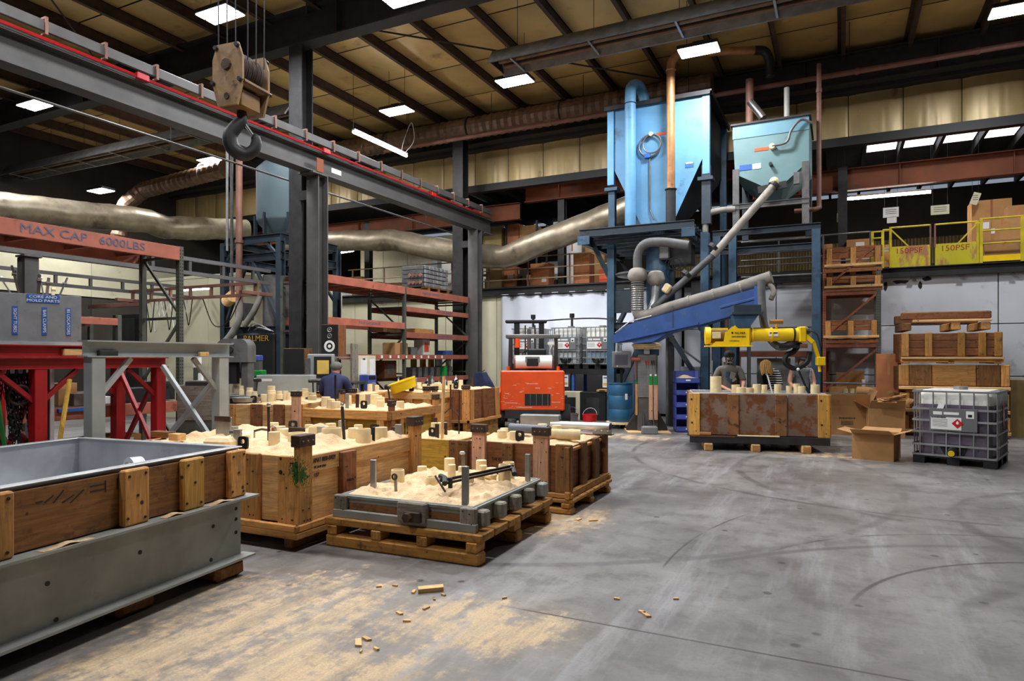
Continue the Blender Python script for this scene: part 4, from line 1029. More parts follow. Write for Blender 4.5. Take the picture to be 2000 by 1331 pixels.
M().lathe([(.15, 0), (.2, .0), (.22, .07), (.21, .07), (.19, .01), (.1, .01)], 24).build('pan', 'galv', q, smooth=True)
q = T('bar_clamp', 'upright black clamp with red handle standing in the rear sand', 'clamp', WD(655, 803, 10.2), 0)
M().bar((0, 0, 0), (0, 0, .55), .03, .012).build('bar', 'black', q); M().bar((-.06, 0, .1), (.1, 0, .1), .03, .03).build('jaw', 'red', q); M().cyl((.08, 0, .05), (.08, 0, .28), .008, n=6).build('screw', 'chrome', q)
for i, (px, py, d_, lab) in enumerate(((500, 770, 11.2, 'dark pipe stub tool standing on the box before the band saw'), (612, 772, 11.0, 'black pipe vice on the rear moulding boxes'), (762, 788, 10.0, 'upright dark hammer on the yellow panelled box'))):
    q = T('hammer', lab, 'tool', WD(px, py, d_), i)
    M().cyl((0, 0, 0), (0, .03, .22), .014, n=6).build('handle', 'iron', q); M().cyl((-.07, .03, .23), (.07, .03, .23), .028, n=8).build('head', 'black', q)
# stack of sand cores on the saw bench
for i, (px, py, d_, r, h) in enumerate(((473, 772, 11.4, .05, .16), (488, 774, 11.2, .06, .14), (497, 778, 11.0, .05, .11), (462, 768, 11.6, .07, .2), (530, 778, 11.0, .07, .2), (546, 780, 10.9, .05, .13), (596, 776, 11, .06, .14), (610, 782, 10.9, .07, .12))):
    p = WD(px, py, d_); q = T('sand_core', 'pale cylindrical sand core among those before the band saw', 'sand core', p, 0, 'loose sand cores before the band saw')
    M().lathe([(r, 0), (r, h*.6), (r*.85, h*.65), (r*.85, h)], 16).build('core', 'sleeve', q, smooth=True)
# --- floor litter
q = T('timber_offcut', 'short pale timber offcut lying alone on the concrete', 'wood scrap', WZ(840, 1155, 0), .75)
M().prism([(-.09, -.035, 0), (.09, -.035, 0), (.1, .035, 0), (-.08, .035, 0)], (0, 0, .03)).build('offcut', wd('pale', 'x'), q)
rnd = random.Random(5)
for i, (px, py, s) in enumerate(((808, 1158, .03), (848, 1172, .02), (818, 1152, .018), (866, 1164, .02), (700, 1258, .05), (716, 1250, .035), (772, 1146, .02), (832, 1190, .03), (735, 1270, .02), (705, 1275, .015), (780, 1200, .03), (795, 1215, .025), (1130, 1016, .05), (1158, 1018, .05), (288, 1184, .03), (272, 1190, .02), (1205, 1172, .02), (740, 1148, .02), (985, 1170, .018), (1255, 1198, .03), (1262, 1203, .04), (1320, 1172, .02))):
    q = T('wood_chip', 'small pale wood chip scattered on the concrete floor', 'wood chip', WZ(px, py, 0), rnd.uniform(0, 3), 'wood chips on the floor')
    M().prism([(-s, -s*.4, 0), (s, -s*.3, 0), (s*.9, s*.4, 0), (-s*.8, s*.35, 0)], (0, 0, .012)).build('chip', wd('pale', 'x'), q)
# ------------------------------------------------------------------ cartons and small helpers
def carton(label, p, w, d, h, rz=0.0, mat='cardboard', sticker=None, tape=True, group=None, name='cardboard_box', cat='box', flaps=0, print_=None):
    t = T(name, label, cat, Vector(p), rz, group)
    if flaps:
        m = .008
        for c, s in (((0, -d/2, h/2), (w, m, h)), ((0, d/2, h/2), (w, m, h)), ((-w/2, 0, h/2), (m, d, h)), ((w/2, 0, h/2), (m, d, h)), ((0, 0, m/2), (w, d, m))): pc('wall', mat, t, c, s, None, 0)
        f = flaps
        for ax, sgn, ang in ((1, -1, f), (1, 1, f*.55), (0, -1, f*.6), (0, 1, f*.9)):
            L = d/2*.9 if ax == 1 else w/2*.8
            W_ = w if ax == 1 else d
            if ax == 1: a = Vector((0, sgn*d/2, h)); dr = Vector((0, sgn*math.cos(ang), math.sin(ang)))
            else: a = Vector((sgn*w/2, 0, h)); dr = Vector((sgn*math.cos(ang), 0, math.sin(ang)))
            side = Vector((1, 0, 0)) if ax == 1 else Vector((0, 1, 0))
            q = [a-side*W_/2, a+side*W_/2, a+side*W_*.47+dr*L, a-side*W_*.47+dr*L]
            M().prism(q, dr.cross(side)*.006).build('flap', mat, t)
    else:
        pc('carton', mat, t, (0, 0, h/2), (w, d, h), None, .004)
        if tape: pc('tape', 'cardboard_red' if mat != 'cardboard_red' else 'cardboard', t, (0, 0, h+.001), (w+.003, .05, .003), None, 0); pc('tape', 'cardboard_red' if mat != 'cardboard_red' else 'cardboard', t, (0, -d/2-.001, h*.86), (.05, .003, h*.28), None, 0)
    if sticker: pc('shipping_label', 'paper', t, (sticker[0]*w, -d/2-.002, sticker[1]*h), (sticker[2], .003, sticker[3]), None, 0)
    if print_: text(print_, h*.12, (0, -d/2-.003, h*.5), (1, 0, 0), (0, 0, 1), 'ink', t, 'printing', .8)
    return t
# ------------------------------------------------------------------ pallet racks
def rack(label, xf, depth, ys, zt, levels, beam_mat='rack_red', up_mat='rack_grey', holes=True, skip_rear=False):
    t = T('pallet_rack', label, 'rack', (xf, ys[0], 0)); o = Vector((xf, ys[0], 0)); y0 = ys[0]
    for y in ys:
        for k, x in enumerate((0, -depth)):
            m = M(); m.bx(x-.04, x+.04, y-y0-.035, y-y0+.035, 0, zt); m.bx(x-.08, x+.08, y-y0-.07, y-y0+.07, 0, .01); m.build('upright', up_mat, t)
            if holes and k == 0:
                h = M(); z = .2
                while z < zt-.05:
                    for dx in (-.018, .018): h.bx(x+dx-.007, x+dx+.007, y-y0-.0365, y-y0+.0365, z, z+.02); h.bx(x-.0415, x+.0415, y-y0+dx-.007, y-y0+dx+.007, z, z+.02)
                    z += .05
                q = h.build('punched_holes', 'black', t); q['kind'] = 'stuff'
        z = .3; s = 1
        while z+1.0 < zt:
            pbar('diagonal_brace', up_mat, t, (-depth*(s < 0), y-y0, z), (-depth*(s > 0), y-y0, z+.9), .03, .04, 0); pbar('horizontal_brace', up_mat, t, (0, y-y0, z+.95), (-depth, y-y0, z+.95), .03, .04, 0); z += 1.0; s = -s
        pbar('horizontal_brace', up_mat, t, (0, y-y0, zt-.15), (-depth, y-y0, zt-.15), .03, .04, 0)
    for b, lv in enumerate(levels):
        a, c = ys[b]-y0+.04, ys[b+1]-y0-.04
        for z, h, deck in lv:
            for x in (0.03, -depth-.03): pc('shelf_beam', beam_mat, t, (x, (a+c)/2, z-h/2), (.05, c-a, h), None, .004)
            if deck:
                n = 5
                for i in range(n): pc('deck_support', beam_mat, t, (-depth/2, a+(i+.5)*(c-a)/n, z-h*.6), (depth, .05, .05), None, 0)
                pc('deck_sheet', 'wall_dark', t, (-depth/2, (a+c)/2, z-.008), (depth, c-a, .012), None, 0)
    return t
t = rack('pallet rack with faded red beams and perforated grey uprights at far left', -8.87, .85, (3.0, 6.75), 3.32, [[(3.31, .20, True), (1.02, .16, True)]])
text('MAX CAP', .15, (.058, 1.95, 3.215), (0, 1, 0), (0, 0, 1), 'ink_blue', t, 'lettering', 1.25); text('6000LBS', .15, (.058, 2.83, 3.215), (0, 1, 0), (0, 0, 1), 'ink_blue', t, 'lettering', 1.25)
t = rack('two-bay pallet rack with red beams in front of the cream wall', -10.0, 1.1, (11.02, 14.07, 17.3), 3.48, [[(3.47, .18, True), (2.55, .16, False), (1.74, .12, True)], [(3.47, .18, True), (2.98, .13, True), (2.32, .15, True), (1.74, .12, True), (1.14, .12, True)]])
for y, z in ((1.6, 2.47), (4.9, 2.25), (4.9, 2.92), (4.2, 3.38)): text('MAX CAP 6000LBS', .09, (.057, y, z), (0, 1, 0), (0, 0, 1), 'ink_blue', t, 'lettering', 1.1)
for i in range(9): pc('price_tag', 'paper', t, (.058, 2.05+i*.34, 1.685), (.004, .07, .07), None, 0)
# orange beam behind the left rack with yellow level bar
t = T('storage_rack', 'low rust-orange shelf behind the left rack with a yellow rail', 'rack', (-11.3, 3.2, 0))
for z in (2.28, 1.0):
    pc('shelf_beam', 'rack_red', t, (0, 2.0, z), (.06, 4.4, .12)); pc('shelf_beam', 'rack_red', t, (-.8, 2.0, z), (.06, 4.4, .12)); pc('deck', 'wall_dark', t, (-.4, 2, z+.05), (.8, 4.4, .02))
for y in (-.2, 4.2):
    for x in (0, -.8): pc('upright', 'rack_grey', t, (x, y, 1.2), (.07, .07, 2.4))
t = T('level_rail', 'yellow rail with red patch on the shelf at left', 'rail', (-11.35, 5.3, 2.345))
pc('rail', 'yellow', t, (.1, 0, .05), (.06, 2.3, .09)); pc('patch', 'red', t, (.132, .1, .05), (.004, .25, .07)); pc('patch', 'black', t, (.132, .4, .05), (.004, .2, .07))
for y in (-.9, -.1, .8): M().cyl((.1, y, .09), (.1, y, .16), .03, n=8).build('knob', 'white', t)
t = T('pine_plank', 'rough pine plank lying above the grey steel trestle', 'plank', (-7.97, 5.15, 1.665), math.radians(2))
M().box((0, 0, .05), (.2, 1.3, .09), None, .012).build('plank', wd('pale', 'y'), t); M().box((.13, .5, .05), (.006, .5, .05)).build('bark_strip', wd('dark', 'y'), t)
# goods on the left rack's lower shelf and floor
for i, (px, py, X, w, d, h, m_, lab) in enumerate(((150, 782, -9.2, .4, .26, .16, 'brick', 'stack of grey bricks on the low left shelf'), (122, 772, -9.3, .3, .24, .3, 'cardboard', 'open carton behind the leaning brown pole'), (190, 752, -9.25, .5, .36, .10, 'paper', 'white carton with red print on the low left shelf'), (250, 776, -9.2, .5, .6, .2, 'black', 'long black tool case on the low left shelf'), (305, 772, -9.3, .4, .4, .28, 'steel_dark', 'dark grey tool case on the low left shelf'))):
    p = WX(px, py, X); carton(lab, (p.x, p.y, 1.02), w*.8, d, h, 0, m_, tape=False, name='stored_case')
for px, w, d, h, z, lab in ((140, .5, .7, .3, 0, 'brown carton on the floor under the left shelf'), (170, .4, .5, .25, .31, 'printed carton stacked under the left shelf'), (240, .5, .7, .36, 0, 'large carton under the left shelf behind the red trestle'), (225, .45, .5, .2, .37, 'flat carton with dark stamp under the left shelf'), (330, .55, .6, .3, 0, 'carton under the end of the left shelf')):
    p = WX(px, 850, -9.25); carton(lab, (p.x, p.y, z), w, d, h, math.pi/2, 'cardboard', (.1, .6, .12, .08))
t = T('blue_rail', 'bright blue steel bracket rail under the low shelf', 'bracket', WX(160, 800, -8.8), 0); pc('rail', 'blue_arm', t, (0, 0, 0), (.05, .6, .05)); pc('tab', 'blue_arm', t, (0, .1, -.08), (.05, .1, .14))
# leaning poles, post
t = T('wooden_pole', 'brown wooden pole leaning beside the red trestle', 'pole', WD(106, 872, 6.9)); a = WD(136, 742, 7.3)-WD(106, 872, 6.9); t.location.z = .35; M().cyl((0, 0, -.3), a+Vector((0, 0, .0)), .024, n=10).build('pole', wd('olive', 'z'), t)
t.location.z = WD(106, 872, 6.9).z
t = T('white_post', 'slim pale aluminium post behind the red trestle leg', 'post', (*WD(99, 800, 7.6).xy, 0)); pc('post', 'alum', t, (0, 0, .85), (.06, .05, 1.7)); pc('foot', 'alum', t, (0, 0, .01), (.14, .14, .02)); pc('groove', 'black', t, (.0, -.027, .85), (.015, .004, 1.6), None, 0)
t = T('green_pole', 'green painted rod leaning among the hanging chains', 'rod', WD(14, 868, 6.6)); M().cyl((0, 0, -.2), WD(-6, 770, 6.4)-WD(14, 868, 6.6), .02, n=8).build('rod', 'green', t)
# hanging chain slings
def chain(label, p, n, L, seed):
    t = T('chain_sling', label, 'chain', p, 0, 'chain slings on the left rack'); rn = random.Random(seed)
    M().ring((0, 0, -.08), .075, .014, 16, 6, Matrix.Rotation(math.pi/2, 3, 'X')).build('master_ring', 'black', t)
    m = M()
    for s in range(n):
        ox, oy = rn.uniform(-.06, .06), rn.uniform(-.05, .05); z = -.16; i = 0
        while z > -L*rn.uniform(.85, 1):
            R = Matrix.Rotation(i*math.pi/2+.4, 3, 'Z') @ Matrix.Rotation(math.pi/2, 3, 'X')
            k = M().ring((0, 0, 0), .024, .007, 8, 4, R); m.add([(v[0]+ox*(-z/L*1.6), v[1]+oy*(-z/L*1.6), v[2]*1.5+z) for v in k.v], k.f); z -= .054; i += 1
    o = m.build('links', 'black', t); o['kind'] = 'stuff'
    M().ring((0, 0, -L-.05), .05, .016, 12, 6, Matrix.Rotation(math.pi/2, 3, 'X'), 0, 4.6).build('sling_hook', 'iron', t); return t
rail_p = WD(14, 712, 7.2)
t = T('chain_hanger', 'black hanging rail carrying chain slings at far left', 'rail', (rail_p.x, rail_p.y, 0), 0)
pc('bar', 'black', t, (0, 0, 1.62), (.04, .56, .05)); 
for y in (-.26, .26): pc('post', 'black', t, (0, y, .82), (.05, .05, 1.64)); pc('foot', 'black', t, (0, y, .01), (.4, .08, .02))
for i, (y, n, L) in enumerate(((-.2, 4, .75), (-.13, 4, .85), (-.05, 5, .8), (.03, 5, .9), (.11, 4, .7), (.19, 4, .85))):
    chain(('leftmost', 'second', 'third', 'fourth', 'fifth', 'rightmost')[i]+' bundle of black chain sling hanging by the red trestle', Vector((rail_p.x+.04, rail_p.y+y, 1.60)), n, L, i)
t = T('lifting_shackle', 'large dark lifting shackle hanging in front of the chains', 'shackle', (rail_p.x+.12, rail_p.y+.06, 1.25)); M().ring((0, 0, 0), .10, .018, 20, 8, Matrix.Rotation(1.3, 3, 'Z') @ Matrix.Rotation(math.pi/2, 3, 'X')).build('bow', 'iron', t); M().cyl((0, -.10, .08), (0, .10, .08), .015, n=8).build('pin', 'iron', t)
# ------------------------------------------------------------------ steel trestles
t = T('red_trestle', 'dark red steel trestle with crossed braces left of the grey one', 'trestle', (-7.9, 4.26, 0))
L, Wd = 1.44, .82
for x in (0, -Wd):
    M().ibeam((x, -1.6, 1.595), (x, L+.1, 1.595), .13, .14, .012).build('long_beam', 'red_paint', t)
    for y in (0, L): 
        m = M().bx(x-.065, x+.065, y-.065, y+.065, 0, 1.53, .006); m.bx(x-.1, x+.1, y-.1, y+.1, 0, .012); m.build('leg', 'red_paint', t)
    for y, s in ((0, 1), (L, -1)): pbar('knee_brace', 'red_paint', t, (x, y+s*.05, 1.18), (x, y+s*.42, 1.52), .05, .05)
    pbar('knee_brace', 'red_paint', t, (x, -.05, 1.18), (x, -.42, 1.52), .05, .05)
M().ibeam((0, -1.6, 1.73), (0, .75, 1.73), .13, .14, .012).build('top_beam', 'red_paint', t)
M().ibeam((-Wd, -1.6, 1.73), (-Wd, .75, 1.73), .13, .14, .012).build('top_beam', 'red_paint', t)
for y in (0, L):
    pbar('cross_brace', 'red_paint', t, (-.06, y, .45), (-Wd+.06, y, 1.45), .05, .05); pbar('cross_brace', 'red_paint', t, (-.06, y+.03, 1.45), (-Wd+.06, y+.03, .45), .05, .05)
for y in (-1.4,):
    for x in (0, -Wd): M().bx(x-.065, x+.065, y-.065, y+.065, 0, 1.53, .006).build('leg', 'red_paint', t)
t = T('grey_trestle', 'light grey steel trestle with an I-beam top in front of the red one', 'trestle', (-6.75, 4.17, 0))
L = 1.52
M().ibeam((0, -.12, 1.745), (0, L+.13, 1.745), .17, .16, .014).build('top_beam', 'grey_paint', t)
for x in (0, -.95):
    for y in (0, L):
        m = M().bx(x-.07, x+.07, y-.07, y+.07, 0, 1.66, .006); m.bx(x-.11, x+.11, y-.11, y+.11, 0, .012)
        if x == 0 : m.build('leg', 'grey_paint', t)
    if x == 0:
        for y, s in ((0, 1), (L, -1)): pbar('knee_brace', 'grey_paint', t, (x, y+s*.06, 1.28), (x, y+s*.38, 1.65), .05, .05)
for y in (L,):
    pbar('cross_brace', 'grey_paint', t, (-.05, y, .55), (-1.05, y, 1.55), .05, .06); pbar('cross_brace', 'grey_paint', t, (-.05, y+.035, 1.45), (-1.05, y+.035, .6), .05, .06)
pc('end_gusset', 'steel_dark', t, (-.0, .12, 1.70), (.1, .2, .06), None, .01)
t = T('wood_block', 'small pale wood block on the grey trestle beam', 'wood block', (-6.70, 4.17+L-.28, 1.672)); pc('block', 'pale', t, (0, 0, .025), (.05, .12, .05)); pc('knot', 'tan', t, (.026, .03, .025), (.002, .02, .02), None, 0)
# toolbox with labels
c = WD(75, 666, 7.75); t = T('parts_box', 'grey wooden parts box with blue labels on the red trestle', 'box', (c.x, c.y, 1.797), math.radians(68))
w, d, h = .78, .45, .58
gm = mk('box_grey', '#8b8f92', .7, 0, .12, 6, dirt=('#55585a', .25, 16))
M().bx(-w/2, w/2, -d/2, d/2, .03, h, .004).build('carcass', gm, t); M().bx(-w/2-.01, w/2+.01, -d/2-.01, d/2+.01, 0, .04).build('plinth', 'alum', t)
pc('sign', 'blue_label', t, (.02, -d/2-.003, h-.05), (.31, .004, .095), None, 0)
text('CORE AND', .042, (.02, -d/2-.007, h-.03), (1, 0, 0), (0, 0, 1), 'paper', t, 'lettering', 1.25); text('MOLD PARTS', .042, (.02, -d/2-.007, h-.073), (1, 0, 0), (0, 0, 1), 'paper', t, 'lettering', 1.25)
for x, s in ((-.24, 'SIGHT TUBES'), (.03, 'BAR CLAMPS'), (.26, 'BS LOCATORS')):
    pc('sign', 'blue_label', t, (x, -d/2-.003, .275), (.05, .004, .32), None, 0); text(s, .042, (x, -d/2-.007, .275), (0, 0, -1), (1, 0, 0), 'paper', t, 'lettering', 1.1)
for i, (x, a, L_, r, m_) in enumerate(((-.25, -.5, .30, .016, 'galv'), (-.18, -.2, .34, .014, 'iron'), (.0, .05, .25, .02, 'iron'), (.05, -.15, .3, .01, 'galv'), (.08, .1, .22, .018, 'brick'), (.2, .35, .25, .014, 'steel'), (.14, .1, .12, .02, 'sleeve'))):
    q = T('clamp_bar', ('long pale bar leaning out of the parts box', 'rusty clamp bar at the left of the parts box', 'rusty stub clamp standing in the middle of the parts box', 'thin steel rod sticking out of the parts box', 'brown clamp jaw in the parts box', 'grey bar leaning right out of the parts box', 'pale tube stub in the parts box')[i], 'tool', t.location+Vector((0, 0, h)), t.rotation_euler.z)
    M().bar((x, 0, -.0), (x+math.sin(a)*L_, .02, math.cos(a)*L_), r*1.6, r).build('bar', m_, q); M().cyl((x+math.sin(a)*L_*.7-.02, .02, math.cos(a)*L_*.7), (x+math.sin(a)*L_*.7+.02, .02, math.cos(a)*L_*.7), r*1.4, n=6).build('jaw', m_, q)
# ------------------------------------------------------------------ light workstation crane (grey trusses, rust bridge)
def truss(label, X, y0, y1, zb, zt, mat='beam', step=.75):
    t = T('crane_truss', label, 'crane rail', (X, y0, zb), 0)
    for z in (0, zt-zb): M().bx(-.035, .035, 0, y1-y0, z-.035, z+.035).build('chord', mat, t)
    y = .3
    while y < y1-y0: pc('strut', mat, t, (0, y, (zt-zb)/2), (.05, .06, zt-zb-.07), None, 0); y += step
    return t
truss('grey workstation crane truss passing behind the perforated upright', -10.9, 2.2, 10.45, 3.24, 3.5)
truss('far grey workstation crane truss in the left aisle', -15.2, 3, 12.2, 3.24, 3.48)
t = T('crane_post', 'grey post carrying the workstation crane truss at far left', 'post', (-10.95, 5.78, 0)); pc('post', 'beam', t, (-.02, 0, 1.58), (.2, .2, 3.16)); pc('base', 'beam', t, (0, 0, .01), (.4, .4, .02)); pc('cap', 'beam', t, (0, 0, 3.18), (.25, .25, .03))
t = T('crane_bridge', 'rust brown bridge girder of the workstation crane', 'crane bridge', (-15.0, 10.1, 2.98))
for z in (0, .24): M().bx(0, 4.15, -.03, .03, z-.03, z+.03).build('chord', 'rust_pipe', t)
for i in range(7): pc('strut', 'rust_pipe', t, (.1+i*.66, 0, .12), (.06, .05, .2), None, 0)
pc('end_truck', 'rust_pipe', t, (.1, 0, .02), (.1, .8, .07)); pc('end_truck', 'rust_pipe', t, (4.08, 0, .02), (.1, .8, .07))
rn = random.Random(2)
for i in range(9):
    x = .5+i*.16; dz = rn.uniform(.35, .75); M().tube(cr([(x, .05, 0), (x+.08, .08, -dz*.7), (x+.16, .06, -dz), (x+.24, .05, -dz*.6), (x+.3, .05, 0)], 5), .011, 5).build('festoon_cable', 'white' if i % 4 else 'rubber', t)
M().tube(cr([(2.4, .05, 0), (2.75, .05, -.6), (3.2, .05, -.55), (3.6, .05, 0)], 6), .012, 5).build('festoon_cable', 'rubber', t)
lt = T('strip_lamp', 'small bright strip lamp under the workstation crane bridge', 'lamp', (-13.2, 10.4, 3.22)); pc('channel', 'white', lt, (0, 0, .03), (1.0, .08, .04)); M().bx(-.48, .48, -.05, .05, -.02, .01).build('diffuser', emit('strip_glow', '#ffffff', 14), lt)
# cream control room in the left aisle
t = T('control_room', 'cream panelled booth standing behind the workstation crane', 'booth', (-17.6, 12.4, 0))
for i in range(3): pc('panel', 'cream', t, (.6+i*1.25, 0, 1.9), (1.23, .08, 3.8), None, .006)
for i in range(3): pc('side_panel', 'cream', t, (3.75, .65+i*1.25, 1.9), (.08, 1.23, 3.8), None, .006)
pc('roof_panel', 'cream', t, (1.85, 1.9, 3.84), (3.9, 3.9, .08)); pc('dark_opening', 'black', t, (-.4, .3, 1.9), (.7, .1, 3.6))
pc('window_box', 'steel_dark', t, (-1.2, .2, 2.4), (1.0, .3, .8)); pc('ledge', 'rust_pipe', t, (-1.4, -.02, 3.2), (2.6, .08, .12)); pc('dark_opening', 'black', t, (-1.4, .3, 1.5), (1.2, .1, 2.9))
# ------------------------------------------------------------------ blue sand tower behind the columns
t = T('sand_tower', 'dark blue steel tower with a grey tank behind the tall columns', 'tower', (-13.25, 11.3, 0))
for x in (0, 1.8):
    for y in (0, 1.9): M().ibeam((x, y, 0), (x, y, 4.4), .16, .14, .015).build('post', 'blue_frame', t)
for z in (4.42, 4.0, 2.3):
    for y in (0, 1.9): M().ibeam((0, y, z), (1.8, y, z), .18, .1, .014).build('cross_beam', 'blue_frame', t)
    for x in (0, 1.8): M().ibeam((x, 0, z), (x, 1.9, z), .18, .1, .014).build('cross_beam', 'blue_frame', t)
for a, b in (((0, 0, 2.4), (.75, 0, 3.9)), ((1.8, 0, 2.4), (.95, 0, 3.9)), ((.1, 0, 4.0), (.4, 0, 4.3)), ((1.7, 0, 4.0), (1.35, 0, 4.35)), ((1.8, 1.9, 3.0), (1.0, 1.9, 4.0))): pbar('diagonal', 'blue_frame', t, a, b, .07, .07)
M().lathe([(.3, 4.5), (.72, 4.95), (.75, 5.0), (.75, 6.25), (.6, 6.4), (.1, 6.42)], 32, (1.05, 1.0, 0)).build('tank', mk('tank_grey', '#71858c', .55, .05, .12, 1.5, dirt=('#5a6a70', .3, 1)), t, smooth=True)
for a in range(8):
    an = a*math.pi/4; M().bar((1.05+.76*math.cos(an), 1+.76*math.sin(an), 4.6), (1.05+.76*math.cos(an), 1+.76*math.sin(an), 5.1), .05, .08).build('rib', 'blue_frame', t)
for x, y in ((.6, .3), (1.5, .3)): M().cyl((x, y, 4.5), (x, y, 4.45), .1, n=8).build('tank_foot', 'blue_frame', t)
M().tube([(.35, -.1, 3.1), (.35, -.1, 6.6)], .035, 8).build('conduit', 'steel', t); M().tube([(.2, -.1, 4.2), (.2, -.1, 6.7)], .03, 8).build('conduit', 'galv', t)
M().cyl((.62, -.12, 3.0), (.62, -.12, 6.8), .075, n=14).build('brown_pipe', 'rust_pipe', t, smooth=True); M().cyl((.62, -.12, 4.35), (.62, -.12, 4.42), .1, n=14).build('pipe_flange', 'rust_pipe', t)
M().tube(cr([(.62, -.12, 3.0), (.62, -.12, 2.6), (.45, -.2, 2.2), (.15, -.3, 1.95), (-.35, -.5, 1.9)], 6), .085, 12).build('hose', 'dust_pipe', t, smooth=True)
M().tube(cr([(1.1, .2, 3.4), (1.0, 0, 2.8), (.75, -.1, 2.4)], 5), .07, 10).build('hose', 'dust_pipe', t, smooth=True)
M().cyl((1.25, .4, 2.3), (1.25, .4, 3.6), .3, n=18).build('grey_drum', 'steel', t, smooth=True); M().cyl((.2, -.1, 3.0), (.5, -.2, 3.1), .14, n=14).build('motor', wd('pale', 'x'), t, smooth=True)
pc('dust_box', 'steel', t, (.55, .1, 2.75), (.3, .3, .4)); pc('mixer_body', 'black', t, (1.15, .1, 1.7), (1.2, .5, 1.05), None, .03); M().cyl((.5, -.1, 1.55), (1.05, -.15, 1.5), .22, n=18).build('mixer_motor', 'steel_dark', t, smooth=True)
text('PALMER', .19, (1.2, -.16, 2.1), (1, 0, 0), (0, 0, 1), 'ink_gold', t, 'lettering', 1.2)
for k in range(4): M().tube(cr([(.9+k*.1, -.1, 2.3), (1.2+k*.08, -.2, 2.45-.05*k), (1.7, -.1, 2.25)], 5), .015, 5).build('cable', 'rubber' if k % 2 else 'galv', t)
# ------------------------------------------------------------------ band saw
p = WD(462, 700, 11.5); t = T('band_saw', 'grey band saw with rounded wheel housing behind the trestle', 'band saw', (p.x, p.y, 0), math.radians(22))
def rounded(w, z0, z1, r, y):
    pts = [(-w/2, y, z0), (w/2, y, z0)]
    for i in range(7): a = math.pi/2*i/6; pts.append((w/2-r+r*math.cos(a), y, z1-r+r*math.sin(a)))
    for i in range(7): a = math.pi/2+math.pi/2*i/6; pts.append((-w/2+r+r*math.cos(a), y, z1-r+r*math.sin(a)))
    return pts
M().prism(rounded(.56, 1.58, 1.98, .15, -.16), (0, .3, 0)).build('upper_housing', 'steel', t); M().prism(rounded(.56, .1, .95, .05, -.16), (0, .3, 0)).build('lower_cabinet', 'steel', t)
pc('column', 'steel', t, (.2, 0, 1.25), (.14, .22, .68), None, .02); pc('blade_guide', 'black', t, (-.1, -.05, 1.4), (.3, .12, .38)); pc('table', 'galv', t, (-.1, -.1, 1.0), (.7, .6, .05))
M().cyl((-.02, -.16, 1.8), (-.02, -.2, 1.8), .05, n=12).build('knob', 'steel_dark', t)
for x, z in ((.02, 1.9), (-.2, 1.74), (-.22, 1.65), (-.15, 1.63)): M().cyl((x, -.16, z), (x, -.185, z), .018, n=8).build('bolt', 'galv', t)
M().tube([(-.08, -.14, 1.55), (-.08, -.14, 1.05), (-.03, -.14, 1.03)], .008, 6).build('blade', 'chrome', t); pc('blade_guard', 'galv', t, (-.2, -.14, 1.35), (.03, .02, .4))
# bench clutter around the saw
for i, (px, py, d_, w, h, m_, lab) in enumerate(((400, 750, 9.5, .4, .08, 'steel_dark', 'dark steel plate stack left of the band saw'), (398, 786, 9.5, .6, .5, 'grey', 'dark timber bench block left of the band saw'), (392, 740, 9.5, .06, .16, 'paper', 'white bottle on the bench left of the band saw'), (560, 752, 11.8, .95, .35, 'grey_paint', 'grey and yellow steel work bench before the blue tower'), (520, 742, 11.8, .35, .06, 'white', 'small white tray on the work bench'), (385, 705, 10.2, .1, .22, 'paper', 'white and red paper stuck behind the grey trestle'), (500, 700, 12.5, .2, .1, 'blue_bin', 'blue plastic bin behind the band saw'), (505, 730, 12.5, .22, .12, 'green', 'green wire basket behind the band saw'))):
    p = WD(px, py, d_); q = T('bench_item', lab, 'box', (p.x, p.y, p.z-h/2), math.radians(26)); pc('body', m_, q, (0, 0, h/2), (w, min(w, .35), h), None, .01); pc('top_strip', 'galv', q, (0, 0, h+.004), (w*.8, min(w, .35)*.8, .008), None, 0)
    if p.z-h/2 > .3 and i not in (0, 2, 4, 7):
        m = M(); m.bx(-w/2+.01, w/2-.01, -min(w, .35)/2+.01, min(w, .35)/2-.01, -(p.z-h/2), -.002); m.build('stand', 'rack_grey', q)
# ------------------------------------------------------------------ sound and computer corner
def speaker(label, p, w, d, h, rz, side, front, cones, base_to=None):
    t = T('loudspeaker', label, 'speaker', p, rz); pc('cabinet', side, t, (0, 0, h/2), (w, d, h), None, .004); pc('baffle', front, t, (0, -d/2-.006, h/2), (w*.96, .012, h*.97), None, .002)
    for z, r in cones:
        M().lathe([(r, 0), (r*1.02, .008), (r*.92, .012), (r*.35, -.0), (r*.3, .01), (r*.05, .015)], 20, (0, -d/2-.012, z), Matrix.Rotation(math.pi/2, 3, 'X')).build('cone', 'paper' if r > .08 else 'galv', t, smooth=True)
        M().cyl((0, -d/2-.012, z), (0, -d/2-.02, z), r*.6, n=16).build('cone_centre', 'black', t)
    return t
p = WD(582, 745, 13.0); speaker('black loudspeaker at the foot of the tall columns', (p.x, p.y, p.z), .42, .35, .64, math.radians(20), 'dark', 'black', ())
q = T('work_bench', 'long steel work bench carrying speaker and monitor', 'bench', (p.x+.4, p.y+.1, 0), math.radians(20)); pc('top', 'steel_dark', q, (.1, 0, p.z-.03), (1.5, .7, .05))
for x in (-.6, .8):
    for y in (-.3, .3): pc('leg', 'steel_dark', q, (x, y, (p.z-.06)/2), (.06, .06, p.z-.06))
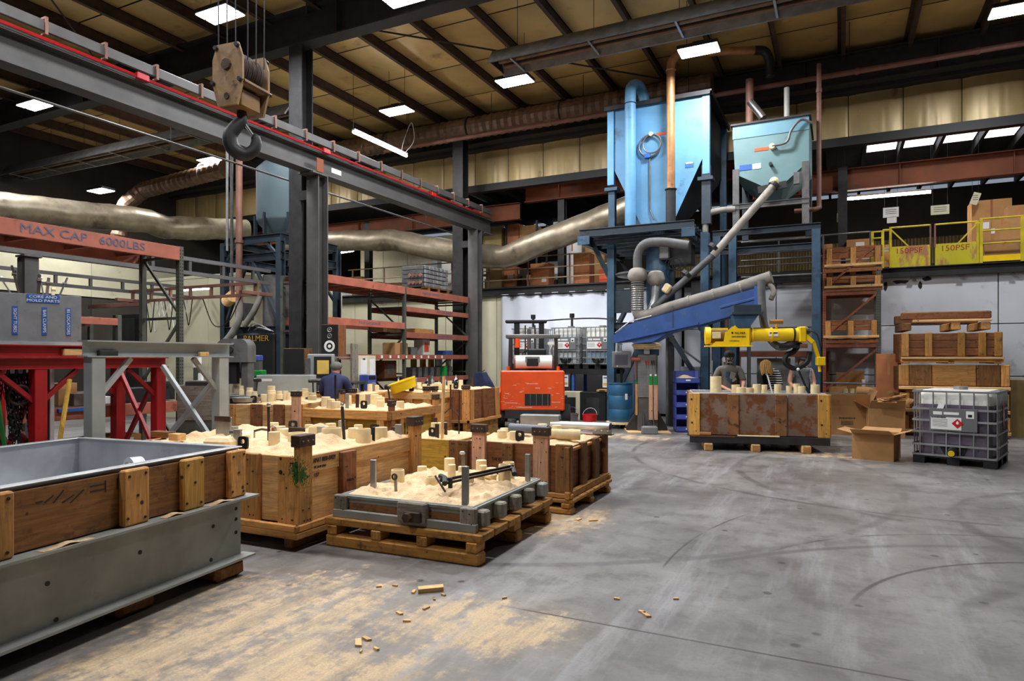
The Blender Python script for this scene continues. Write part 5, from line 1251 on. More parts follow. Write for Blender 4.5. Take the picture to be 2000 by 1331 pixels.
p2 = WD(630, 743, 12.8); t = T('old_monitor', 'boxy grey computer monitor showing a yellow picture', 'monitor', (p2.x, p2.y, p.z), math.radians(30)); pc('case', 'grey_paint', t, (0, 0, .27), (.48, .45, .52), None, .02); pc('bezel', 'black', t, (.05, -.23, .28), (.32, .02, .40)); pc('screen', 'screen_yellow', t, (.06, -.243, .28), (.22, .006, .26), None, 0); pc('side_box', 'steel', t, (-.22, -.2, .3), (.08, .2, .3))
p3_ = WD(652, 697, 13.0); speaker('wooden loudspeaker with three exposed drivers on a wall bracket', (p3_.x, p3_.y, 1.68), .36, .32, .62, math.radians(14), 'red', 'black', ((.52, .05), (.40, .05), (.20, .11)))
q = T('speaker_shelf', 'dark shelf under the wooden loudspeaker', 'shelf', (p3_.x, p3_.y, 0), math.radians(14)); pc('board', 'galv', q, (0, 0, 1.665), (.5, .4, .025)); pc('post', 'rack_grey', q, (0, .1, .825), (.08, .08, 1.65)); pc('foot', 'rack_grey', q, (0, .1, .01), (.3, .3, .02))
# notice board
p = WX(713, 760, -9.85); t = T('notice_board', 'cream notice board with clipboards and pink ribbon', 'notice board', (-9.80, p.y, 1.0)); pc('board', 'cream', t, (0, 0, .35), (.03, .62, .72)); pc('sheet', 'paper', t, (.02, -.13, .45), (.008, .22, .34), None, 0); pc('sheet', 'paper', t, (.02, .18, .42), (.008, .2, .42), None, 0); pc('clip', 'black', t, (.026, -.13, .63), (.01, .09, .03)); pc('sheet', 'paper', t, (.02, -.14, .16), (.008, .2, .14), None, 0)
for y in (-.1, .05): pc('ribbon', 'pink', t, (.03, y, .1), (.006, .12, .06), Matrix.Rotation(.5, 3, 'X'), 0)
pc('post', 'grey', t, (-.02, -.42, -.0), (.06, .2, 1.96)); 
t = T('pink_flags', 'row of pink pennants hung under the rack beam', 'flags', (-9.86, 12.05, 1.30)); pc('cord', 'black', t, (0, 0, .3), (.01, .5, .012), None, 0)
for i in range(4): M().prism([(0, -.2+i*.12, .3), (0, -.1+i*.12, .3), (0, -.13+i*.12, .05), (0, -.17+i*.12, .05)], (.006, 0, 0)).build('pennant', 'pink', t)
t = T('blue_bins', 'pair of stacked blue bins beside the man in navy', 'bin', (-9.6, 12.1, .88)); 
for k in range(2): pc('bin', 'blue_bin', t, (0, 0, .1+k*.2), (.25, .3, .18)); pc('bin_mouth', 'black', t, (.13, 0, .13+k*.2), (.006, .24, .08), None, 0)
pc('stand', 'rack_grey', t, (0, 0, -.44), (.2, .25, .88))
# rack two goods
def shelf_item(name, cat, lab, px, z, w, d, h, mat, X=-10.35, extra=None):
    p = WX(px, 700, X); t = T(name, lab, cat, (X, p.y, z), math.pi/2); pc('body', mat, t, (0, 0, h/2), (w, d, h), None, .006)
    if extra: pc('panel', extra, t, (0, -d/2-.003, h*.5), (w*.6, .006, h*.6), None, 0)
    else: pc('rim', 'black', t, (0, 0, h+.003), (w*.9, d*.9, .006), None, 0)
    return t
shelf_item('carton', 'box', 'brown carton on the middle shelf beside the perforated upright', 772, 1.74, .55, .4, .3, 'cardboard', -10.3)
shelf_item('saw_case', 'box', 'white and orange saw carton on the middle shelf', 824, 1.74, .34, .3, .42, 'paper', -10.3, 'orange')
shelf_item('parts_tray', 'tray', 'blue tray at the right end of the middle shelf', 868, 1.74, .4, .35, .12, 'blue_arm', -10.2)
shelf_item('metal_heap', 'metal parts', 'heap of bright metal parts on the middle shelf', 800, 1.74, .3, .3, .2, 'galv', -10.3)
shelf_item('plank_stack', 'planks', 'brown planks on the second shelf', 815, 2.32, .9, .5, .12, 'tan', -10.4)
shelf_item('round_bar', 'bar', 'dark rounded slab behind the middle upright', 760, 2.32, 1.0, .4, .14, 'dark', -10.7)
shelf_item('tool_chest', 'cabinet', 'red steel cabinet under the rack shelf', 752, 1.14, .5, .35, .45, 'red', -10.4, 'steel')
for i, px in enumerate((800, 812, 824, 836, 848, 872)): shelf_item('grey_bin', 'bin', 'grey plastic bin in the row on the lowest shelf', px, 1.14, .15, .3, .26, 'steel', -10.25)['group'] = 'grey bins on the lowest shelf'
shelf_item('green_bin', 'bin', 'green plastic bin among the grey ones', 862, 1.14, .15, .3, .28, 'green', -10.2)
for i, px in enumerate((808, 826, 842, 858, 876)): shelf_item('paper_pack', 'papers', ('yellow', 'bright yellow', 'second yellow', 'white', 'cream')[i]+' paper pack standing behind the bins', px, 1.14, .18, .1, .5, ('screen_yellow', 'yellow', 'yellow', 'paper', 'cream')[i], -10.75)
t = T('crate_stack', 'stack of grey plastic crates on a pallet atop the rack', 'crates', (-10.5, WX(846, 575, -10.3).y, 3.48), math.pi/2)
for k in range(3): pc('pallet_block', 'dark', t, (-.5+k*.5, 0, .05), (.1, .8, .1)); 
pc('pallet_board', 'dark', t, (0, -.3, .11), (1.2, .2, .03)); pc('pallet_board', 'dark', t, (0, .2, .11), (1.2, .2, .03))
for k in range(5):
    for i in range(6): pc('crate', 'galv', t, (-.5+i*.2, -.3, .19+k*.12), (.18, .06, .10), None, .012)
    pc('crate_row', 'steel', t, (0, .1, .19+k*.12), (1.2, .7, .11), None, .01)
for i in range(8): M().cyl((-.62, -.2+(i % 4)*.12, .25+(i//4)*.2), (-.66, -.2+(i % 4)*.12, .25+(i//4)*.2), .05, n=8).build('red_cap', 'rust_pipe', t)
# clutter on the floor bench in front of rack two
rn = random.Random(9)
t = T('low_bench', 'dark low bench cluttered with tools before the rack', 'bench', (-9.5, 14.4, 0)); pc('top', 'dark', t, (0, 0, .88), (.5, 3.6, .05)); 
for y in (-1.7, 0, 1.7): pc('leg', 'rack_grey', t, (0, y, .43), (.4, .06, .86))
labs = ('black grinder lying on the low bench', 'white spray bottle on the low bench', 'dark tool tray on the low bench', 'black drill case on the low bench', 'small can with red top on the low bench', 'grey tin on the low bench', 'clear bottle on the low bench by the scraper', 'black coil of cable on the low bench', 'white jug on the low bench')
for i, lab in enumerate(labs):
    y = -1.55+i*.38; q = T('bench_tool', lab, 'tool', (-9.5+rn.uniform(-.1, .1), 14.4+y, .905), rn.uniform(0, 1))
    if 'bottle' in lab or 'can' in lab or 'tin' in lab or 'jug' in lab: M().lathe([(.05, 0), (.05, .16), (.02, .2), (.02, .24)], 12).build('body', 'paper' if 'white' in lab or 'clear' in lab else 'galv', q, smooth=True); M().cyl((0, 0, .24), (0, 0, .28), .022, n=8).build('cap', 'red' if 'red' in lab else 'galv', q)
    else: pc('body', 'black', q, (0, 0, .06), (.3, .16, .12), None, .03); M().cyl((.1, 0, .12), (.18, 0, .16), .025, n=8).build('grip', 'steel_dark', q)
# jacket on the far column
p = WD(938, 728, 18.6); t = T('work_jacket', 'navy work jacket hanging on the far column', 'jacket', p)
m = M(); n = 20; vs = []; rows = 12
for j in range(rows+1):
    b = j/rows; wd_ = .15+.22*min(1, b*3); 
    for i in range(n):
        a = 2*math.pi*i/n; f = 1+.18*math.sin(a*5+b*2)
        vs.append((wd_*f*math.cos(a)+.12*b, .12*f*math.sin(a), -1.25*b+.04*noise.noise(Vector((i*.5, j*.4, 0)))))
m.add(vs, [(j*n+i, (j+1)*n+i, (j+1)*n+(i+1) % n, j*n+(i+1) % n) for j in range(rows) for i in range(n)]+[tuple(range(n)), tuple(reversed(range(rows*n, rows*n+n)))]); m.build('cloth', 'denim', t, smooth=True)
M().cyl((0, 0, -.02), (-.05, .35, .06), .012, n=6).build('hook', 'black', t)
# ------------------------------------------------------------------ blue hopper on its platform
YF = 15.74
a = WY(1187, 215, YF); hx0 = a.x; HW, HD = 2.44, 2.6
t = T('sand_hopper', 'big light blue sand hopper with tapering bottom on the steel platform', 'hopper', (hx0, YF, 0))
zt, zm, zb = 7.77, 6.36, 4.80
front = [(0.12, 0, zt), (HW-.12, 0, zt), (HW-.12, 0, zm), (HW/2+.36, 0, zb), (HW/2-.36, 0, zb), (.12, 0, zm)]
bk = [(.12, HD, zt), (HW-.12, HD, zt), (HW-.12, HD, zm), (HW/2+.36, .8, zb), (HW/2-.36, .8, zb), (.12, HD, zm)]
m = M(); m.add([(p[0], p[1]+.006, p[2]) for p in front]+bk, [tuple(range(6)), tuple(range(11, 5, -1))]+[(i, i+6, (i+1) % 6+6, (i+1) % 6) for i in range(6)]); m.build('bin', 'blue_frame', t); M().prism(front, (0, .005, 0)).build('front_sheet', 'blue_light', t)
for x in (.0, HW-.16): M().bx(x, x+.16, -.03, .12, 5.9, zt).build('corner_angle', 'blue_light', t)
for y in (HD-.12,): 
    for x in (0, HW-.16): M().bx(x, x+.16, y, y+.15, 4.75, zt).build('corner_angle', 'blue_post', t)
m = M(); m.bx(-.06, HW+.06, -.1, HD+.1, zt, zt+.04); m.bx(-.06, HW+.06, -.1, -.06, zt-.06, zt); m.bx(HW+.02, HW+.06, -.1, HD+.1, zt-.06, zt); m.build('lid', 'steel_dark', t)
m = M().bx(.02, .18, -.02, .14, 4.75, 5.75); m.bx(-.06, .26, -.08, .2, 5.75, 5.83); m.build('front_leg', 'blue_post', t)
m = M().bx(HW-.18, HW+.02, -.02, .16, 4.75, 6.1); m.bx(HW-.26, HW+.08, -.08, .22, 5.75, 5.83); m.build('front_leg', 'blue_frame', t)
pc('orange_label', 'orange', t, (1.32, -.005, 6.98), (.24, .006, .06), None, 0); pc('blue_sign', 'blue_label', t, (1.98, -.005, 6.15), (.2, .006, .11), None, 0); pc('paper_sign', 'paper', t, (1.98, -.006, 6.2), (.16, .006, .03), None, 0)
M().ring((1.06, -.06, 6.72), .26, .02, 24, 6, Matrix.Rotation(math.pi/2, 3, 'X')).build('coiled_cable', 'steel', t); M().ring((1.12, -.08, 6.75), .22, .018, 24, 6, Matrix.Rotation(math.pi/2, 3, 'X')).build('coiled_cable', 'steel', t)
M().cyl((1.1, 0, 6.98), (1.1, -.12, 6.98), .05, n=10).build('cable_gland', 'sleeve', t); pc('switch_box', 'blue_label', t, (1.0, -.05, 6.48), (.14, .08, .1))
M().tube([(1.05, -.03, 6.45), (1.05, -.03, 5.2), (1.15, -.05, 4.95)], .018, 6).build('drop_cable', 'steel', t)
bp = M().tube(cr([(.62, -.17, 4.8), (.62, -.17, 6.5), (.62, -.17, 7.9), (.64, -.1, 8.18), (.72, .12, 8.28), (.80, .32, 8.12), (.82, .38, 7.8)], 6), .13, 14)
bp.build('fill_pipe', 'blue_light', t, smooth=True); M().ring((.62, -.17, 7.75), .135, .012, 18, 6).build('pipe_clamp', 'steel_dark', t)
t = T('tan_pipe', 'tan vertical pipe with an elbow in front of the blue hopper', 'pipe', (hx0+1.62, YF-.32, 0))
M().cyl((0, 0, 4.78), (0, 0, 5.55), .115, n=16).build('lower_sleeve', 'steel_dark', t, smooth=True); M().ring((0, 0, 5.55), .12, .02, 18, 6).build('collar', 'steel_dark', t)
M().tube(cr([(0, 0, 5.5), (0, 0, 7), (0, 0, 8.3), (.05, .02, 8.55), (.25, .1, 8.68), (1.0, .4, 8.7), (1.75, .7, 8.7)], 6), .095, 14).build('pipe', 'brown_pipe', t, smooth=True); M().ring((0, 0, 8.3), .1, .02, 18, 6).build('collar', 'brown_pipe', t)
M().tube(cr([(1.75, .7, 8.7), (1.95, .8, 8.68), (2.05, .85, 8.5), (2.08, .87, 8.1)], 5), .1, 12).build('dark_elbow', 'black', t, smooth=True)
# platform
P0 = WY(1132, 458, 15.02); P1 = WY(1356, 436, 15.02); px0, px1 = P0.x, P1.x; ZP = 4.72
t = T('platform', 'dark steel platform with grating under the blue hopper', 'platform', (px0, 15.02, 0)); PW = px1-px0
M().ibeam((0, 0, ZP-.09), (PW, 0, ZP-.09), .18, .1, .015).build('front_beam', 'blue_frame', t)
for x in (.12, PW-.12):
    M().ibeam((x, 0, ZP-.27), (x, 3.2, ZP-.27), .2, .12, .015).build('bearer', 'blue_frame', t); pc('end_plate', 'blue_post', t, (x, -.06, ZP-.27), (.3, .02, .2))
for i in range(6): M().ibeam((.1, .5+i*.5, ZP-.24), (PW-.1, .5+i*.5, ZP-.24), .14, .08, .012).build('joist', 'blue_frame', t)
g = M()
for i in range(60): g.bx(.05+i*(PW-.1)/60, .06+i*(PW-.1)/60, .05, 3.2, ZP-.06, ZP-.02)
for i in range(10): g.bx(.05, PW-.05, .1+i*.33, .11+i*.33, ZP-.05, ZP-.02)
o = g.build('grating', 'blue_frame', t); o['kind'] = 'stuff'
for x, y in ((hx0-px0+.1, .72), (hx0-px0+HW-.1, .72), (hx0-px0+.1, 3.1), (hx0-px0+HW-.1, 3.1)):
    M().ibeam((x, y, 0), (x, y, ZP-.17), .2, .18, .018).build('post', 'blue_post', t); M().bx(x-.18, x+.18, y-.18, y+.18, 0, .02).build('foot', 'blue_frame', t)
for a, b in (((.2, .5, ZP-.35), (hx0-px0+.1, .72, ZP-1.2)), ((.14, 2.9, ZP-.35), (hx0-px0+.1, 3.0, ZP-1.2)), ((hx0-px0+.2, .72, .7), (hx0-px0+1.0, .72, 2.4)), ((hx0-px0+HW-.1, .72, .9), (hx0-px0+1.4, .72, 2.4)), ((hx0-px0+.1, .8, 2.2), (hx0-px0+.1, 3.0, 3.6))): pbar('knee_brace', 'blue_frame', t, a, b, .1, .1)
for x in (hx0-px0+.1, hx0-px0+HW-.1): M().bx(x-.02, x+.5 if x < 1.5 else x+.02, .68, .72, 2.75, 3.3).build('gusset_plate', 'blue_frame', t)
M().ibeam((hx0-px0+.1, .72, 2.45), (hx0-px0+HW-.1, .72, 2.45), .14, .1, .014).build('tie_beam', 'blue_frame', t)
# machinery under the hopper
t = T('gate_machinery', 'dark feed gate machinery and blue duct under the hopper', 'machinery', (hx0+HW/2, YF+.35, 0))
M().lathe([(.34, 4.78), (.3, 4.2), (.34, 4.15), (.34, 3.0), (.26, 2.6), (.26, 2.2)], 24).build('feed_duct', 'blue_post', t, smooth=True)
pc('gate_box', 'steel_dark', t, (.55, -.1, 4.1), (.5, .45, .5)); pc('motor', 'steel', t, (.2, -.35, 4.15), (.25, .3, .35), None, .03); M().cyl((.4, -.45, 4.42), (.75, -.45, 4.42), .08, n=12).build('yellow_cylinder', 'yellow', t, smooth=True)
M().lathe([(.5, 3.42), (.55, 3.45), (.55, 3.48), (.5, 3.5)], 24, (-.5, -.2, .22)).build('round_plate', 'steel', t, smooth=True)
for k in range(3): M().ring((.35+k*.1, -.5, 3.85), .12+.02*k, .012, 16, 5, Matrix.Rotation(math.pi/2, 3, 'X')).build('cable_loop', 'rubber', t)
pc('hopper_neck', 'steel_dark', t, (1.0, .4, 3.2), (.6, .5, .6)); M().prism([(.6, .1, 2.9), (1.4, .1, 2.9), (1.1, .1, 2.3), (.9, .1, 2.3)], (0, .5, 0)).build('side_chute', 'steel_dark', t)
pc('support_leg', 'steel_dark', t, (-.25, .1, 1.1), (.1, .1, 2.2)); pc('support_leg', 'steel_dark', t, (.25, .1, 1.1), (.1, .1, 2.2)); pc('control_cabinet', 'grey_paint', t, (.75, -.05, .95), (.45, .3, 1.0)); pc('cabinet_foot', 'steel_dark', t, (.75, -.05, .22), (.4, .3, .45))
for x, m_ in ((1.2, 'steel'), (1.5, 'rust_pipe'), (1.75, 'steel_dark'), (.1, 'galv'), (2.0, 'steel')): M().cyl((x, .3, 0), (x, .3, 2.9), .045, n=10).build('stand_pipe', m_, t, smooth=True)
pc('tan_panel', 'cream', t, (1.35, .0, 1.35), (.28, .15, .5)); M().cyl((1.5, -.02, 1.62), (1.5, -.08, 1.62), .06, n=12).build('white_knob', 'white', t)
pc('panel_foot', 'steel_dark', t, (1.35, .0, .55), (.08, .08, 1.1)); pbar('angle_brace', 'steel', t, (.2, .05, 2.1), (1.0, .05, 1.5), .1, .04)
# ------------------------------------------------------------------ teal hopper and its frame
YG = 15.9; a = WY(1431, 243, YG); b = WY(1580, 222, YG); gx0, GW = a.x, b.x-a.x
t = T('sand_hopper', 'smaller grey-green sand hopper right of the blue one', 'hopper', (gx0, YG, 0))
zt, zm, zb, GD = 6.95, 5.86, 5.52, 1.8
front = [(0, 0, zt), (GW, 0, zt), (GW, 0, zm+.1), (GW-.12, 0, zm), (GW*.68, 0, zb), (GW*.4, 0, zb), (.05, 0, zm)]
bk = [(p[0] if p[2] > zb else .5*GW+(p[0]-.5*GW)*.6, GD if p[2] > zb else .7, p[2] if p[2] > zb else zb-.3) for p in front]; n = 7
M().add(front+bk, [tuple(range(n)), tuple(reversed(range(n, 2*n)))]+[(i, i+n, (i+1) % n+n, (i+1) % n) for i in range(n)]).build('bin', 'teal', t)
M().bx(-.04, GW+.04, -.05, GD+.05, zt, zt+.04).build('lid', 'steel_dark', t); M().bx(-.0, GW, -.012, 0, zt-.3, zt).build('top_band', mk('teal_band', '#6c98aa', .5, 0, .1, 1.5), t)
for x in (.0, GW-.14):
    for y in (0, GD-.14): M().bx(x, x+.14, y-.02, y+.12, 4.6, zm+.1).build('leg', 'blue_frame' if y else 'steel', t)
pc('orange_label', 'orange', t, (.62, -.006, 6.35), (.3, .008, .07), None, 0); pc('blue_sign', 'blue_label', t, (.28, -.006, 5.98), (.26, .008, .12), None, 0); pc('paper_sign', 'paper', t, (.52, -.006, 5.98), (.18, .008, .12), None, 0)
M().cyl((.85, 0, 6.36), (.85, -.12, 6.36), .06, n=10).build('cable_gland', 'sleeve', t); M().tube(cr([(.85, -.1, 6.36), (1.15, -.12, 6.4), (1.25, -.12, 6.65), (1.45, -.1, 6.85), (1.68, -.06, 6.75)], 6), .028, 8).build('cable', 'steel', t)
M().cyl((.82, 0, 5.97), (.82, -.12, 5.97), .04, n=8).build('bolt', 'steel_dark', t); pc('clamp_plate', 'steel_dark', t, (.85, -.08, 5.45), (.6, .04, .16), Matrix.Rotation(-.12, 3, 'Y')); pc('vibrator', 'steel', t, (1.35, -.04, 5.6), (.12, .08, .26))
M().cyl((.3, .6, zt), (.3, .6, 8.2), .09, n=12).build('fill_pipe', 'rust_pipe', t, smooth=True); M().tube([(.32, .55, 7.65), (.55, .45, 7.3), (.62, .42, 7.18)], .09, 12).build('branch_pipe', 'chrome', t, smooth=True); M().cyl((1.1, .7, zt), (1.1, .7, 7.9), .06, n=10).build('vent_pipe', 'pipe_white', t, smooth=True)
F0 = WY(1392, 454, YG).x; F1 = WY(1603, 436, YG).x
t = T('hopper_stand', 'dark blue steel frame carrying the grey-green hopper', 'frame', (F0, YG, 0)); FW = F1-F0
for z in (4.52, 4.1): M().ibeam((0, 0, z), (FW, 0, z), .14, .12, .014).build('cross_beam', 'blue_frame', t)
M().ibeam((gx0-F0, 0, 5.1), (gx0-F0+GW, 0, 5.1), .12, .08, .012).build('cross_beam', 'steel', t)
for x in (.1, .45, FW-.09):
    M().ibeam((x, 0, 0), (x, 0, 4.45), .18, .17, .018).build('post', 'blue_post', t)
for x in (.1, FW-.09):
    M().ibeam((x, 1.9, 0), (x, 1.9, 4.45), .18, .17, .018).build('post', 'blue_frame', t); M().ibeam((x, 0, 4.52), (x, 1.9, 4.52), .14, .12, .014).build('side_beam', 'blue_frame', t)
for z in (4.45, 4.0, 3.6): M().cyl((.5, 1.0, z), (FW, 1.0, z), .025, n=8).build('guard_rail', 'steel', t)
M().tube(cr([(-.15, -.1, 2.9), (-.15, -.1, 4.6), (-.1, -.1, 4.95), (.15, -.05, 5.05), (.5, 0, 5.06)], 5), .07, 10).build('grey_pipe', 'dust_pipe', t, smooth=True)
# rust pipe dropping right of the hopper
p = WY(1598, 200, 15.7); t = piperun('drop_pipe', 'thin reddish pipe dropping beside the grey-green hopper', 'pipe', [(p.x, 16.3, 8.2), (p.x, 16.3, 7), (p.x, 16.3, 5.2), (p.x, 16.25, 5.0), (p.x-.15, 16.2, 4.95), (p.x-.5, 16.2, 4.95)], .05, 'rust_pipe', (.1,))
# diagonal sand pipe
a = WD(1512, 362, 14.5); b = WD(1392, 500, 14.6); c = WD(1275, 603, 14.7)
t = T('sand_pipe', 'long grey pipe slanting from the grey-green hopper to the blue arm', 'pipe', a); M().cyl((0, 0, 0), b-a, .085, n=14).build('upper_pipe', 'dust_pipe', t, smooth=True); M().cyl(b-a, c-a, .075, n=14).build('lower_pipe', 'hose', t, smooth=True)
for f in (.0, .5, .72): q = (c-a)*f; d = (c-a).normalized(); M().cyl(q-d*.04, q+d*.04, .12, n=14).build('clamp', 'steel_dark', t)
M().sphere((0, 0, .08), .1, 12, 8).build('outlet', 'sleeve', t)
# ------------------------------------------------------------------ pillar of the mixer arm
pp = WZ(1263, 842, 0); t = T('mixer_pillar', 'grey steel pillar with pegboard and tools carrying the blue arm', 'pillar', (pp.x, pp.y, 0), math.radians(22))
M().bx(-.47, .47, -.5, .5, 0, .02).build('base_plate', wd('pale', 'x'), t); M().bx(-.22, .22, -.2, .2, .02, 1.85, .01).build('column', 'steel', t)
for x in (-1, 1): M().prism([(x*.22, -.1, .02), (x*.46, -.1, .02), (x*.44, -.1, .1), (x*.22, -.1, .5)], (0, .2, 0)).build('foot_gusset', 'steel_dark', t)
for x in (-.12, .1): M().prism([(x, -.2, .02), (x, -.42, .02), (x, -.4, .1), (x, -.2, .45)], (.025, 0, 0)).build('foot_gusset', 'steel_dark', t)
pc('pegboard', 'galv', t, (-.02, -.215, 1.25), (.40, .02, .95)); h = M()
for i in range(12):
    for j in range(26): h.bx(-.2+i*.033, -.188+i*.033, -.228, -.224, .80+j*.034, .812+j*.034)
o = h.build('peg_holes', 'black', t); o['kind'] = 'stuff'
M().lathe([(.30, 1.85), (.3, 1.9), (.33, 1.92), (.33, 1.97), (.25, 1.99), (.05, 2.07), (.02, 2.07)], 24).build('turntable_cap', 'sleeve', t, smooth=True); pc('collar_block', 'alum', t, (-.03, -.25, 1.85), (.12, .08, .22)); pc('top_box', 'blue_post', t, (0, 0, 1.78), (.5, .42, .14))
for x, y in ((.06, 0), (.17, 0)):
    q = T('measuring_board', 'timber board with green painted handle hanging on the pillar, '+('left one' if x < .1 else 'right one')+' of the pair', 'paddle', on(pp, math.radians(22), x, -.25, 0), math.radians(22)); pc('blade', 'pink', q, (0, 0, .66), (.085, .025, .78)); pc('handle', 'green', q, (0, 0, 1.15), (.075, .027, .2), None, .01); M().cyl((0, 0, 1.25), (0, 0, 1.29), .025, n=8).build('tip', 'white', q)
q = T('measuring_board', 'narrow timber stick with green handle on the left of the pillar', 'paddle', on(pp, math.radians(22), -.25, -.2, 0), math.radians(22)); pc('blade', 'tan', q, (0, 0, .72), (.05, .025, .7)); pc('handle', 'green', q, (0, 0, 1.15), (.045, .027, .18), None, .01)
q = T('mallet', 'brown mallet hanging at the left of the pegboard', 'mallet', on(pp, math.radians(22), -.27, -.24, 1.62), math.radians(22)); M().cyl((-.1, 0, 0), (.1, 0, 0), .045, n=12).build('head', 'rack_rust', q); M().cyl((-.02, 0, 0), (.0, 0, -.45), .02, n=8).build('handle', 'rust_pipe', q)
for i, x in enumerate((-.05, .0, .08, .13)): q = T('hand_tool', ('red screwdriver', 'small red pliers', 'black pliers', 'black file')[i]+' hanging on the pegboard', 'tool', on(pp, math.radians(22), x, -.235, 1.6), math.radians(22)); M().cyl((0, 0, 0), (.008, 0, -.1), .012, n=6).build('handle', 'red' if i < 2 else 'black', q); M().cyl((.008, 0, -.1), (.012, 0, -.2), .006, n=6).build('tip', 'chrome', q)
q = T('concrete_block', 'pale grey block at the foot of the pillar', 'block', on(pp, math.radians(22), -.02, -.63, .0), math.radians(22)); m = M().bx(-.17, .17, -.1, .1, 0, .16, .015); m.build('block', 'label_grey', q); pc('lip', 'galv', q, (0, 0, .165), (.3, .16, .01))
# ------------------------------------------------------------------ blue arm with dust pipe
aL = WD(1204, 660, 15.1); aR = WD(1480, 590, 13.5); ax = aR-aL; L = math.hypot(ax.x, ax.y); rz = math.atan2(ax.y, ax.x); sl = ax.z/L
t = T('mixer_arm', 'blue swinging conveyor arm sloping up to the yellow mixer', 'conveyor arm', (aL.x, aL.y, 0), rz)
def zc(x): return aL.z+sl*x
side = [(0, zc(0)-.12), (0, zc(0)+.04), (.35, zc(.35)+.20), (L, zc(L)+.26), (L, zc(L)-.16), (L*.62, zc(L*.62)-.2), (L*.12, zc(L*.12)-.18)]
M().prism([(x, -.22, z) for x, z in side], (0, .44, 0)).build('trough', 'blue_arm', t)
rib = [(.02, zc(0)-.13), (.02, zc(0)-.09), (L*.63, zc(L*.63)-.15), (L*.63, zc(L*.63)-.19)]; M().prism([(x, -.26, z) for x, z in rib], (0, .04, 0)).build('lower_flange', 'blue_arm', t)
M().bx(L-.02, L+.06, -.25, .25, zc(L)-.22, zc(L)+.30).build('end_plate', 'blue_arm', t); pc('strap', 'blue_arm', t, (L-.35, -.23, zc(L)-.02), (.7, .02, .05), Matrix.Rotation(-sl, 3, 'Y')); pc('seam', 'blue_frame', t, (L*.45, -.225, zc(L*.45)+.02), (.012, .01, .38), None, 0)
M().prism([(L*.15, -.2, zc(L*.15)-.17), (L*.42, -.2, zc(L*.42)-.19), (L*.30, -.2, 2.0), (L*.15, -.2, 1.98)], (0, .4, 0)).build('pivot_box', 'blue_arm', t)
M().tube([(.05, -.2, zc(0)+.1), (.4, -.2, zc(.4)+.26), (.9, -.2, zc(.9)+.26)], .012, 6).build('hand_line', 'chrome', t)
M().tube(cr([(L*.17, -.05, zc(L*.17)+1.0), (L*.17, -.05, zc(L*.17)+.55), (L*.19, -.05, zc(L*.19)+.36), (L*.27, -.05, zc(L*.27)+.31), (L*.42, -.05, zc(L*.42)+.35), (L*.8, -.05, zc(L*.8)+.37), (L*1.09, -.05, zc(L*1.09)+.42)], 8), .13, 16).build('dust_pipe', 'dust_pipe', t, smooth=True)
for f in (.55, .72, .9): x = L*f; M().cyl((x-.02, -.05, zc(x)+.36), (x+.02, -.05, zc(x+.04)+.36), .14, n=16).build('pipe_band', 'dust_pipe', t)
rr = M(); x = L*.17; z = zc(x)+.5
for i in range(14): rr.ring((x, -.05, z+i*.05), .135, .012, 16, 5)
o = rr.build('flex_rings', 'galv', t); o['kind'] = 'stuff'
M().lathe([(.13, 0), (.2, .06), (.22, .14), (.18, .26), (.12, .3)], 20, (x, -.05, zc(x)+1.12)).build('pipe_cowl', 'dust_pipe', t, smooth=True); M().lathe([(.12, 0), (.18, .06), (.2, .14), (.16, .28), (.1, .32)], 20, (x+.32, .25, zc(x)+1.05)).build('pipe_cowl', 'dust_pipe', t, smooth=True)
M().tube(cr([(x, -.05, zc(x)+1.4), (x+.02, -.05, zc(x)+1.75), (x+.2, -.05, zc(x)+1.95), (x+.6, -.0, zc(x)+1.95), (x+1.1, .1, zc(x)+1.85)], 6), .10, 14).build('flex_hose', 'hose', t, smooth=True)
M().tube(cr([(x+.32, .25, zc(x)+1.1), (x+.3, .22, zc(x)+.7), (x+.2, .1, zc(x)+.4)], 5), .09, 12).build('branch_hose', 'galv', t, smooth=True)
pc('valve', 'sleeve', t, (x+.62, .1, zc(x)+.95), (.16, .14, .2), Matrix.Rotation(.6, 3, 'Y'), .03)
hz = zc(L)
M().tube(cr([(L+.12, -.28, hz+.40), (L+.14, -.30, hz-.1), (L+.2, -.32, hz-.55), (L+.4, -.34, hz-.88), (L+.62, -.34, hz-.90), (L+.85, -.3, hz-.68), (L+.98, -.25, hz-.6)], 6), .075, 14).build('discharge_hose', 'hose', t, smooth=True)
M().tube(cr([(L+.2, -.05, hz+.4), (L+.32, -.1, hz+.2), (L+.28, -.15, hz+.02)], 5), .05, 10).build('branch_hose', 'dust_pipe', t, smooth=True)
# ------------------------------------------------------------------ yellow mixer head
d0 = 13.1; mL = WD(1377, 660, d0); mR = WD(1572, 655, d0-.35); rzm = math.atan2((mR-mL).y, (mR-mL).x); Lm = (mR-mL).xy.length; zm0 = (mL.z+mR.z)/2
t = T('sand_mixer', 'bright yellow sand mixer trough with motor and spout', 'mixer', (mL.x, mL.y, zm0), rzm)
M().cyl((0, 0, .02), (.10, 0, .02), .17, n=20).build('motor_end', 'yellow', t, smooth=True); M().cyl((.10, 0, .02), (.42, 0, .02), .14, n=20).build('motor', mk('motor_tan', '#8a6a20', .5, 0, .3, 8), t, smooth=True); pc('terminal_box', 'sleeve', t, (.2, -.15, .02), (.16, .06, .12))
for k in range(5): M().bar((.1, -.1+.05*k, .15), (.42, -.1+.05*k, .15), .012, .03).build('cooling_fin', 'yellow', t)
pts = [(.32, -.16), (.42, .06), (.52, .21), (.56, .16), (.80, .16), (.80, -.17), (.15, -.17), (.2, -.1), (.32, -.1)]
